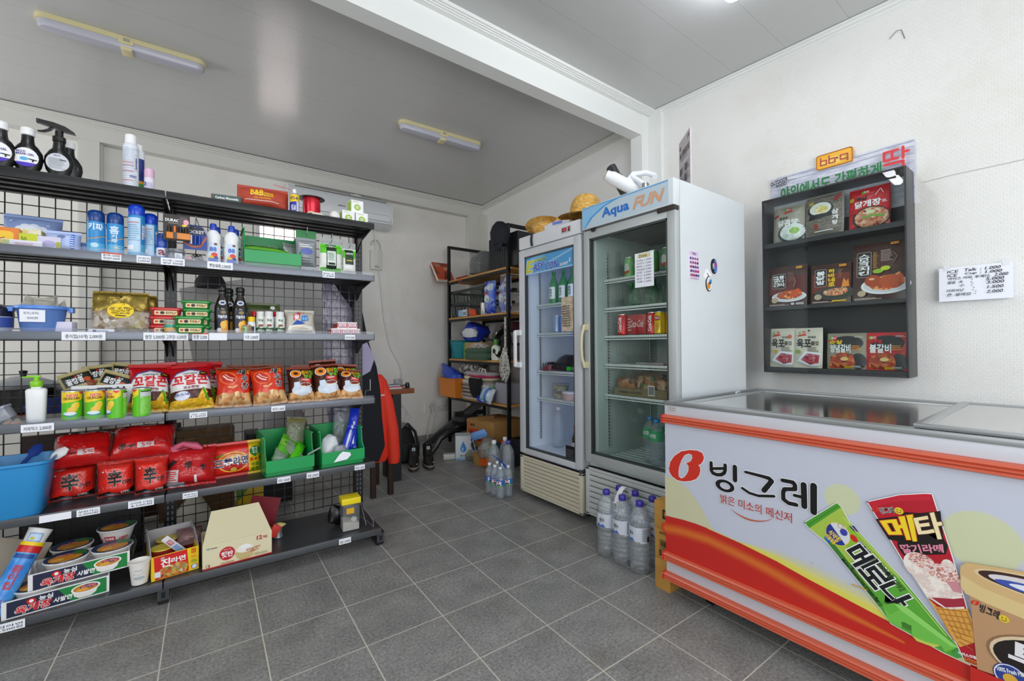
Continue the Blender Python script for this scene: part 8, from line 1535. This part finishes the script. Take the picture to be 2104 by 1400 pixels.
t = thing('exercise_bench', 'black slanted bench beam leaning beneath the rack', 'bench', (0, 0, 0))
def bar(a, b, w, h, mat): 
    a, b = Vector(a), Vector(b); d = (b-a).normalized(); sdir = d.cross(Vector((0, 0, 1))).normalized()*w/2; up = sdir.cross(d).normalized()*h/2
    return MB().loft([[p-sdir-up, p+sdir-up, p+sdir+up, p-sdir+up] for p in (a, b)], mat)
bar((2.02, 4.26, .045), (2.60, 3.98, .52), .10, .07, M('#17181a', .4)).obj('beam', t)
MB().tube([(1.94, 3.98, .02), (1.99, 3.97, .08), (2.04, 3.96, .16), (2.12, 3.96, .20), (2.30, 3.97, .23), (2.45, 3.97, .24)], .030, M('#1a1b1d', .35)).obj('tube', t)
MB().ell([(2.34, 3.96, .27, .12, .09), (2.34, 3.96, .32, .14, .11), (2.34, 3.96, .36, .12, .09)], M('#151517', .5), 22, pw=.6).obj('seat_pad', t)
bar((2.27, 4.08, .37), (2.62, 4.02, .37), .05, .04, M('#17181a', .4)).obj('cross_bar', t)
def boot(x, y, rz, lab):
    t = thing('work_boot', lab, 'boot', (x, y, 0), (0, 0, rz), 'black work boots'); bkm = M('#17120f', .6, bump=.4, bscale=60)
    def outl(k, z): return [(.048*k*math.sin(a)*(1 if abs(math.cos(a)) < .95 else 1), -.03-.13*k*math.cos(a), z) for a in [2*PI*i/24 for i in range(24)]]
    MB().loft([outl(1.02, 0), outl(1.06, .006), outl(1.06, .026), outl(1.0, .030)], M('#3c3630', .7)).loft([outl(1.05, .022), outl(1.07, .028), outl(1.03, .036)], M('#8c8478', .7)).obj('sole', t)
    rings = []
    for z, cy, rx, ry in ((.030, -.03, .046, .126), (.055, -.03, .047, .124), (.075, -.01, .045, .10), (.095, .03, .043, .066), (.13, .045, .042, .052), (.165, .05, .044, .054), (.185, .05, .045, .056), (.18, .05, .036, .046), (.13, .05, .03, .04)): rings.append((0, cy, z, rx, ry))
    MB().ell(rings, bkm, 24, .004, 22).obj('upper', t)
    m = MB()
    for i in range(5): z = .085+i*.02; m.tube([(-.028, -.045+i*.018-.01*(i > 2), z), (.0, -.060+i*.020-.012*(i > 2), z+.004), (.028, -.045+i*.018-.01*(i > 2), z)], .0035, M('#26221f', .7), 6)
    m.obj('laces', t); m = MB(); a = Art(m, lambda x, y, k: (x, -.012-k, y)); a.rect(-.014, .150, .014, .178, M('#c9d2d8', .5)); a.ell(.0, .164, .007, .008, M('#5a8aa8', .4), 12); m.obj('tongue_label', t)
    m = MB(); a = Art(m, lambda x, y, k: (.0475+k, x, y)); a.stroke([(-.07, .05), (-.02, .055), (.0, .07)], .006, M('#c9c4bc', .5)); a = Art(m, lambda x, y, k: (x, -.156-k+y*.5, y)); a.stroke([(.0, .052), (.025, .056), (.034, .062)], .006, M('#c9c4bc', .5)); m.obj('stripe', t)
boot(1.632, 3.69, R(-25), 'black work boot nearer the black backpack'); boot(1.762, 3.665, R(-18), 'black work boot nearer the power strip')
t = thing('backpack', 'slumped black backpack on the floor behind the boots', 'backpack', (1.63, 3.98, 0)); nb = M('#0f0f10', .75, bump=.5, bscale=30)
MB().ell([(0, 0, 0, .13, .12), (0, 0, .05, .16, .14), (-.01, 0, .18, .155, .13), (-.03, 0, .30, .12, .10), (-.06, 0, .37, .06, .05)], nb, 26, .025, 10).obj('body', t); MB().ell([(.02, -.13, .03, .08, .04), (.02, -.14, .12, .09, .05), (.01, -.12, .19, .06, .03)], nb, 18, .012, 14).obj('pocket', t); MB().tube([(-.05, -.05, .37), (.03, -.10, .36), (.10, -.10, .28), (.13, -.11, .15), (.12, -.12, .05)], .014, M('#1c1c1e', .6)).obj('strap', t)
def pile(name, lab, cat, p, rings, mat, amp=.02, fs=14): MB().ell(rings, mat, 22, amp, fs).solo(name, lab, cat, p)
t = thing('plastic_bag', 'clear plastic bag of green packets on the floor under the brown carton', 'bag', (2.26, 3.60, 0)); MB().ell([(0, 0, 0, .12, .10), (0, 0, .05, .13, .11), (0, 0, .095, .10, .09)], CL('#c9c6b4', .25, .1, 1.6, .8, 30), 22, .02, 14).obj('bag', t); MB().ell([(0, 0, .01, .09, .07), (0, 0, .05, .10, .08), (0, 0, .08, .06, .05)], FD(['#3a8a3a', '#d8d4c4', '#b9a878', '#5aa04a', '#a88c5a'], 30), 18, .01, 14).obj('contents', t)
pile('cardboard_tray', 'low torn cardboard tray under the clear bags by the rack', 'tray', (2.24, 3.40, 0), [(0, 0, 0, .13, .13), (0, 0, .05, .14, .14), (0, 0, .10, .13, .13)], CARD, .006)
t = thing('plastic_bag', 'clear plastic bag of white and green packages before the brown carton', 'bag', (2.17, 3.27, .10)); MB().ell([(0, 0, 0, .09, .08), (0, 0, .08, .11, .09), (0, 0, .13, .08, .06), (0, .02, .17, .04, .03)], CL('#d6d8d4', .22, .1, 1.6, .8, 30), 22, .02, 14).obj('bag', t); MB().ell([(0, 0, .01, .07, .06), (0, 0, .09, .085, .07), (0, 0, .13, .05, .04)], FD(['#c9ccd0', '#5a9a5a', '#b98a52', '#e3e3dc', '#8c6a3c'], 30), 18, .01, 14).obj('contents', t)
t = thing('face_mask', 'light blue face mask lying on the clear bag by the rack', 'mask', (2.10, 3.30, .265), (R(10), R(-20), R(-60))); MB().ell([(0, 0, 0, .07, .012), (0, -.006, .02, .085, .016), (0, -.008, .04, .085, .018), (0, 0, .07, .07, .012)], M('#6fa0e0', .7), 20, .004, 30).obj('cloth', t); MB().tube([(-.07, 0, .01), (-.12, -.01, -.02), (-.12, -.01, -.09), (-.09, -.01, -.10), (-.075, 0, .05)], .0035, M('#8ab4ea', .6), 6).obj('ear_loop', t)
carton('orange_box', 'bright orange small carton with an emblem on the floor near the water bottles', 'box', (2.13, 3.27, .02), (0, 0, R(-60)), .12, .1, .15, M('#d9601c', .4), lambda a: (a.ell(-.03, .09, .015, .014, WHT, 12), a.ell(.03, .07, .02, .03, M('#e89a3a', .4), 12)))
t = thing('tool_box', 'dark blue tool box with a red corner on the floor near the water bottles', 'tool box', (2.22, 3.15, .0), (0, 0, R(-75))); MB().box((-.07, 0, 0), (.07, .22, .23), M('#1c2733', .4), .012).obj('body', t); MB().box((-.03, .02, .225), (.05, .08, .245), M('#c2301c', .4), .006).obj('latch', t)
# ------------------------------------------------------------------ bottled water, carton, desk and coats behind the shelving
def wlab(a, r, h): a.rect(-.095, h*.44, .095, h*.66, M('#d3dae6', .35)); a.text('생수', -.04, h*.54, -.012, h*.60, INK, .04); a.poly([(-.06, h*.46), (-.045, h*.52), (-.035, h*.48), (-.02, h*.51), (-.005, h*.46)], M('#3a72c4', .4)); a.rect(-.07, h*.445, .02, h*.455, M('#7a5a3c', .4)); a.lines(.03, h*.47, .075, h*.65, 12, M('#7f8692', .5)); a.rect(.052, h*.46, .062, h*.54, INK)
WB = CL('#f4f9fd', .17, .03, 1.7, .5, 40)
labs = ('purple-capped water bottle, front row, nearest the cardboard stack', 'purple-capped water bottle, middle of the front row', 'purple-capped water bottle, front row, nearest the refrigerator grille end', 'purple-capped water bottle, back row, nearest the cardboard stack', 'purple-capped water bottle, middle of the back row', 'purple-capped water bottle, back row, nearest the refrigerator grille end')
w0 = None; k = 0
for x in (1.765, 1.868):
    for y in (1.335, 1.44, 1.545):
        if w0 is None: w0 = pet('water_bottle', labs[0], (x, y, 0), (0, 0, R(-75)), .05, .335, cap='#3c35a0', label=wlab, group='large water bottles by the freezer', mat=WB)
        else: dup(w0, (x, y, 0), (0, 0, R(-75+13*k)), labs[k])
        k += 1
t = thing('carry_strap', 'white printed plastic carry strap arching over the large water bottles', 'strap', (0, 0, 0)); m = MB(); rings = []
for i in range(11):
    s = i/10; p = Vector((1.765+.10*s*0+.05, 1.40+.13*s*0, 0)); x = 1.755+.115*s; y = 1.475-.02*s; z = .275+.085*math.sin(PI*s)**.8; rings.append([(x, y-.014, z), (x, y+.014, z), (x, y+.014, z+.0012), (x, y-.014, z+.0012)])
m.loft(rings, M('#e3e4e8', .35)); m.obj('band', t)
m = MB(); a = Art(m, lambda x, y, k: (1.752-k, 1.475-x, y)); a.rect(-.014, .245, .014, .29, M('#e3e4e8', .35)); a.lines(-.011, .25, .011, .285, 5, INK, .5, 2, .1); m.obj('label', t)
m = MB().ell([(1.817, 1.44, .005, .112, .168), (1.817, 1.44, .15, .112, .168), (1.817, 1.44, .235, .108, .164)], CL('#ffffff', 0, .05, 1.2, .35, 22), 36, .004, 14, cap=False, pw=.55); m.solo('shrink_wrap', 'clear shrink wrap round the large water bottles', 'film', (0, 0, 0))
t = thing('cardboard_stack', 'flattened yellow-brown cartons standing on edge between freezer and water bottles', 'cardboard', (1.70, 1.205, 0), FW); CB = M('#b98a3f', .75, bump=.1)
m = MB().box((0, 0, .272), (.078, .40, .392), CB, .001).box((0, .002, .137), (.078, .40, .270), CB, .001).box((0, .001, 0), (.076, .40, .135), CB, .001)
a = Art(m); a.rect(.042, .318, .077, .360, M('#1c1812', .6)); a.text('W', .050, .326, .074, .350, M('#c9953f', .6), .05); a.rect(.048, .336, .076, .339, M('#c9953f', .6)); a.text('LOTTE', .026, .248, .062, .258, INK, .04); a.rrect(.026, .192, .077, .222, .002, M('#3c2c14', .6)); a.rrect(.028, .194, .077, .220, .002, M('#b98a3f', .7)); [a.rect(.030+i*.0045, .196, .0325+i*.0045+.0008*(i % 3), .218, M('#3c2c14', .6)) for i in range(10)]; a.lines(.028, .184, .076, .190, 1, M('#5a4526', .6)); a.text('512', .027, .152, .068, .178, INK, .04)
m.obj('panel', t)
CS = CL('#f2f8fc', .14, .04, 1.6, .5, 60)
def slab_(a, r, h): a.rect(-.055, h*.42, .055, h*.60, M('#2a6ac4', .4)); a.rect(-.055, h*.40, .055, h*.43, M('#5aa83a', .4)); a.rect(-.018, h*.43, .02, h*.57, M('#dfe6ee', .4)); a.ell(.0, h*.54, .006, .006, RED, 10); a.rect(-.012, h*.44, .014, h*.48, INK)
k = 0; s0 = None
slabs = ('small water bottle at the aisle corner of its pack', 'small water bottle, refrigerator side, at the front of its pack', 'small water bottle in the middle of the aisle side of its pack', 'small water bottle in the middle of the refrigerator side of its pack', 'small water bottle, aisle side, at the rear of its pack', 'small water bottle, refrigerator side, at the rear of its pack')
for y in (2.56, 2.63, 2.70):
    for x in (1.795, 1.865):
        if s0 is None: s0 = pet('small_water_bottle', slabs[0], (x, y, 0), (0, 0, R(-60)), .033, .225, cap='#dfe6ee', label=slab_, group='small water bottles by the storage rack', mat=CS)
        else: dup(s0, (x, y, 0), (0, 0, R(-60+9*k)), slabs[k])
        k += 1
MB().ell([(1.83, 2.63, .004, .078, .112), (1.83, 2.63, .10, .078, .112), (1.83, 2.63, .16, .075, .108)], CL('#ffffff', 0, .05, 1.2, .35, 30), 32, .003, 14, cap=False, pw=.55).solo('shrink_wrap', 'clear shrink wrap round the small water bottles', 'film', (0, 0, 0))
m = MB(); m.loft([[(x, y-.02, z), (x, y+.02, z), (x, y+.02, z+.001), (x, y-.02, z+.001)] for x, y, z in ((1.80, 2.67, .285), (1.82, 2.63, .265), (1.84, 2.59, .235), (1.85, 2.57, .21))], M('#1f58d0', .35)); m.solo('handle_tag', 'blue handle tag on the pack of small water bottles', 'tag', (0, 0, 0))
for i, (x, y) in enumerate(((1.905, 2.80), (1.985, 2.72), (2.04, 2.84))): pet('water_bottle', ('empty clear bottle behind the small water pack, nearest the aisle', 'empty clear bottle behind the small water pack, nearest the refrigerator', 'empty clear bottle behind the small water pack, farthest back')[i], (x, y, 0), (0, 0, i), .046, .36, cap='#3a4a9c' if i == 1 else '#dfe3e8', group='empty bottles by the storage rack', mat=CS)
# desk
t = thing('desk', 'wooden-topped desk with black legs behind the shelving', 'desk', (0, 0, 0)); DW = FD(['#7a4526', '#8c5230', '#6b3a1f'], 5, .4, (8, 1, 8), False)
MB().box((-1.1, 3.39, .705), (1.51, 3.76, .745), DW, .003).obj('top', t)
for x, y in ((1.36, 3.60), (1.36, 3.43), (-1.05, 3.44), (-1.05, 3.68)): MB().box((x-.035, y-.035, 0), (x+.035, y+.035, .705), M('#17181a', .5)).obj('leg', t)
MB().box((-1.05, 3.56, .63), (1.42, 3.60, .705), M('#17181a', .5)).obj('rail', t)
t = thing('wooden_chair', 'dark wooden chair half hidden under the hanging orange-red jacket', 'chair', (1.10, 3.13, 0)); dk = M('#2d1b12', .5)
for x in (-.03, .10):
    for y in (.0, .30): MB().box((x-.018, y-.018, 0), (x+.018, y+.018, (.84 if x < 0 else .7) if y == 0 else .44), dk, .003).obj('leg', t)
MB().box((-.05, -.02, .44), (.12, .32, .47), dk, .005).obj('seat', t); MB().box((-.03, -.01, .72), (.03, .01, .84), dk).obj('backrest', t)
MB().prism([(-.05, 1.48), (.06, .745), (.89, .745), (.89, 1.60), (.33, 1.578)], 0, .018, M('#b9b7b5', .6)).solo('grey_board', 'large plain grey board with slanted edge standing on the desk behind the wire grid', 'board', (0, 3.52, 0))
t = thing('pot', 'black round pot with a glass lid on the desk behind the shelving', 'pot', (-.74, 3.57, .745)); MB().lathe([(.12, 0), (.14, .01), (.145, .13), (.15, .135)], M('#121214', .3)).obj('body', t); MB().lathe([(.15, .135), (.13, .165), (.05, .20), (.0, .205)], CL('#c9ccd0', .2, .05, 1.5), seg=28).obj('lid', t); MB().lathe([(.012, .2), (.018, .23), (.0, .235)], PBLK).obj('knob', t)
t = thing('rice_cooker', 'grey dome-shaped appliance on the desk next to the black pot', 'appliance', (-.50, 3.58, .745)); MB().lathe([(.12, 0), (.13, .02), (.13, .12)], M('#4a4a4c', .4)).obj('body', t); MB().lathe([(.13, .12), (.125, .16), (.08, .20), (.0, .21)], CL('#b9bcc0', .3, .1)).obj('lid', t)
MB().ell([(0, 0, 0, .11, .07), (0, 0, .04, .12, .08), (0, 0, .08, .06, .05)], M('#20306c', .8), 20, .02, 14).solo('blue_cloth', 'navy cloth heap on the desk behind the pump bottle', 'cloth', (-.60, 3.46, .745))
MB().box((-.36, 0, 0), (.36, .03, .58), M('#3a2418', .5)).solo('wooden_board', 'dark brown wooden board standing under the desk', 'panel', (-.40, 3.62, 0.02))
MB().box((-.2, 0, 0), (.2, .2, .56), FD(['#8a6a40', '#755632', '#9a7a4c'], 6, .6, (1, 1, 6), False)).solo('wood_cabinet', 'tan wooden cabinet under the desk behind the red noodle packs', 'cabinet', (.05, 3.50, 0))
MB().box((-.14, 0, 0), (.14, .25, .50), M('#151517', .5), .01).solo('black_bin', 'black box under the desk behind the green bins', 'box', (.46, 3.45, 0))
t = thing('monitor', 'black screen standing on the desk behind the corn snacks', 'monitor', (-.16, 3.57, .745)); MB().box((-.14, 0, .05), (.14, .03, .22), PBLK, .004).obj('screen', t); MB().box((-.03, 0, 0), (.03, .05, .05), PBLK).obj('stand', t)
MB().ell([(0, 0, 0, .16, .05), (0, 0, .15, .15, .05), (0, 0, .28, .10, .04)], M('#b9b6b8', .8), 22, .02, 9).solo('white_cloth', 'white cloth hanging in folds below the desk edge', 'cloth', (.52, 3.33, .42))
MB().box((-.07, 0, 0), (.07, .10, .30), FD(['#d8b81c', '#c9a616', '#4a8a2c', '#e0c42a'], 6), .02).solo('yellow_sack', 'yellow printed sack on the floor behind the rice carton', 'sack', (.30, 3.02, 0))
MB().ell([(0, 0, 0, .09, .07), (0, 0, .10, .11, .08), (0, 0, .20, .07, .05), (0, 0, .26, .03, .02)], M('#b9b6a8', .6), 20, .02, 12).solo('feed_bag', 'pale sack with dark print on the floor behind the ramen carton', 'sack', (.02, 3.02, 0))
MB().box((-.22, 0, 0), (.22, .2, .30), M('#1a1a1c', .5), .01).solo('black_crate', 'black crate on the floor behind the noodle bowls', 'crate', (-.42, 3.02, 0))
m = MB().box((-.14, 0, 0), (.14, .012, .17), M('#7d7d7b', .5)); a = Art(m)
for j in range(4):
    for i in range(8): a.ell(-.12+.034*i+.017*(j % 2), .03+.036*j, .011, .011, M('#1c1c1e', .5), 12)
m.solo('perforated_plate', 'grey perforated panel behind the noodle bowls', 'panel', (-.36, 3.06, .303), (0, R(-6), 0))
MB().box((-.1, 0, 0), (.1, .12, .10), FD(['#2f74c4', '#c2283a', '#d8dfe6'], 9), .01).solo('printed_packet', 'blue and red printed packet behind the noodle bowls under the shelf', 'packet', (-.18, 3.05, .302))
t = thing('desk_clutter', 'stacked papers and a clear charger at the bare end of the desk', 'papers', (1.36, 3.50, .745)); MB().box((-.10, -.06, 0), (.06, .10, .012), M('#c9ccd0', .6)).box((-.09, -.05, .012), (.07, .09, .020), M('#b8242c', .5)).box((-.08, -.05, .020), (.05, .08, .03), M('#a8b0bc', .5)).obj('papers', t); MB().box((.02, -.03, .03), (.08, .03, .075), CL('#c9cacc', .3, .1), .005).obj('charger', t)
MB().tube([(-.12, -.02, .012), (.0, -.06, .03), (.08, -.08, .02), (.12, -.08, .03)], .006, PBLK).lathe([(.016, .0), (.02, .02), (.014, .045)], PBLK, (.125, -.08, .0)).solo('black_cable', 'black cable with a round plug on the desk end', 'cable', (1.36, 3.56, .745))
m = MB()
for i in range(5): m.tube([(.0, 0, 0), (.08+.01*i, 0, -.02-.012*i), (.12+.012*i, 0, -.10-.01*i), (.08, 0, -.17-.014*i), (.02, 0, -.10)], .0032, M('#bdbbb4', .5), 6)
m.solo('coiled_cable', 'coil of thin pale cable hanging under the desk end', 'cable', (1.43, 3.66, .60))
# coats on the back of the shelving
def coat(name, lab, p, rows, mat, amp=.018, fs=11, depth=.06):
    t = thing(name, lab, 'jacket', p, (0, 0, GTH)); MB().ell([((a+b)/2, 0, z, (b-a)/2, depth*(1 if 0 < i < len(rows)-1 else .6)) for i, (z, a, b) in enumerate(rows)], mat, 30, amp, fs, pw=.8).obj('shell', t); return t
NV = M('#12131b', .85); OR = M('#e0341c', .7)
t = coat('navy_jacket', 'long navy jacket hanging behind the end post of the shelving', (0, 3.01, 0), [(.30, .855, 1.06), (.40, .83, 1.10), (.6, .80, 1.085), (.8, .78, 1.065), (.95, .76, 1.04), (1.15, .745, .99), (1.32, .735, .955), (1.45, .74, .92), (1.54, .77, .86), (1.58, .80, .83)], NV, .012, 9, .045)
m = MB().prism([(.915, 1.20), (.955, 1.14), (1.015, 1.02), (.985, .93), (.93, .90), (.90, .98)], -.062, -.052, M('#a8a0c0', .7)); m.obj('lining', t); MB().tube([(.80, 0, 1.58), (.80, 0, 1.62), (.79, -.10, 1.64), (.78, -.15, 1.62)], .004, GREY, 6).obj('hanger_hook', t)
t = coat('red_jacket', 'bright orange-red jacket draped over a chair behind the navy jacket', (0, 3.12, 0), [(.27, .97, 1.15), (.32, .955, 1.17), (.5, .99, 1.165), (.7, 1.03, 1.15), (.84, 1.05, 1.13), (.89, 1.06, 1.10)], OR, .010, 12, .06)
MB().ell([(1.20, -.03, .25, .038, .04), (1.20, -.03, .30, .045, .045), (1.185, -.02, .5, .05, .05), (1.15, -.01, .7, .052, .05), (1.11, 0, .85, .045, .045), (1.09, 0, .895, .03, .03)], OR, 18, .008, 14).obj('sleeve', t); MB().tube([(1.045, -.065, .745), (1.085, -.068, .748), (1.12, -.06, .75)], .006, M('#c9cdd0', .4), 6).obj('reflective_band', t)
t = coat('silver_jacket', 'shiny lavender-grey quilted jacket hanging behind the wire grid', (0, 2.90, 0), [(.62, .70, .90), (.8, .68, .91), (1.0, .67, .90), (1.2, .67, .89), (1.35, .67, .84), (1.46, .67, .76), (1.53, .68, .72)], FD(['#8c8498', '#a79fb4', '#6f6880', '#bdb6c8', '#575064'], 26, .25, (1, 1, .4), False), .014, 12, .03); MB().tube([(.70, 0, 1.53), (.70, 0, 1.60), (.69, -.04, 1.62)], .004, GREY, 6).obj('hanger_hook', t)
t = thing('dark_hat', 'dark cap on the desk board seen through the upper wire grid', 'cap', (.115, 3.47, 1.49)); MB().ell([(0, 0, 0, .085, .07), (0, 0, .04, .085, .07), (0, 0, .085, .06, .05), (0, 0, .10, .02, .02)], M('#17131a', .85), 20, .004, 14).obj('crown', t); MB().ell([(0, -.07, .0, .06, .05), (0, -.07, .012, .06, .05)], M('#17131a', .85), 18).obj('brim', t)
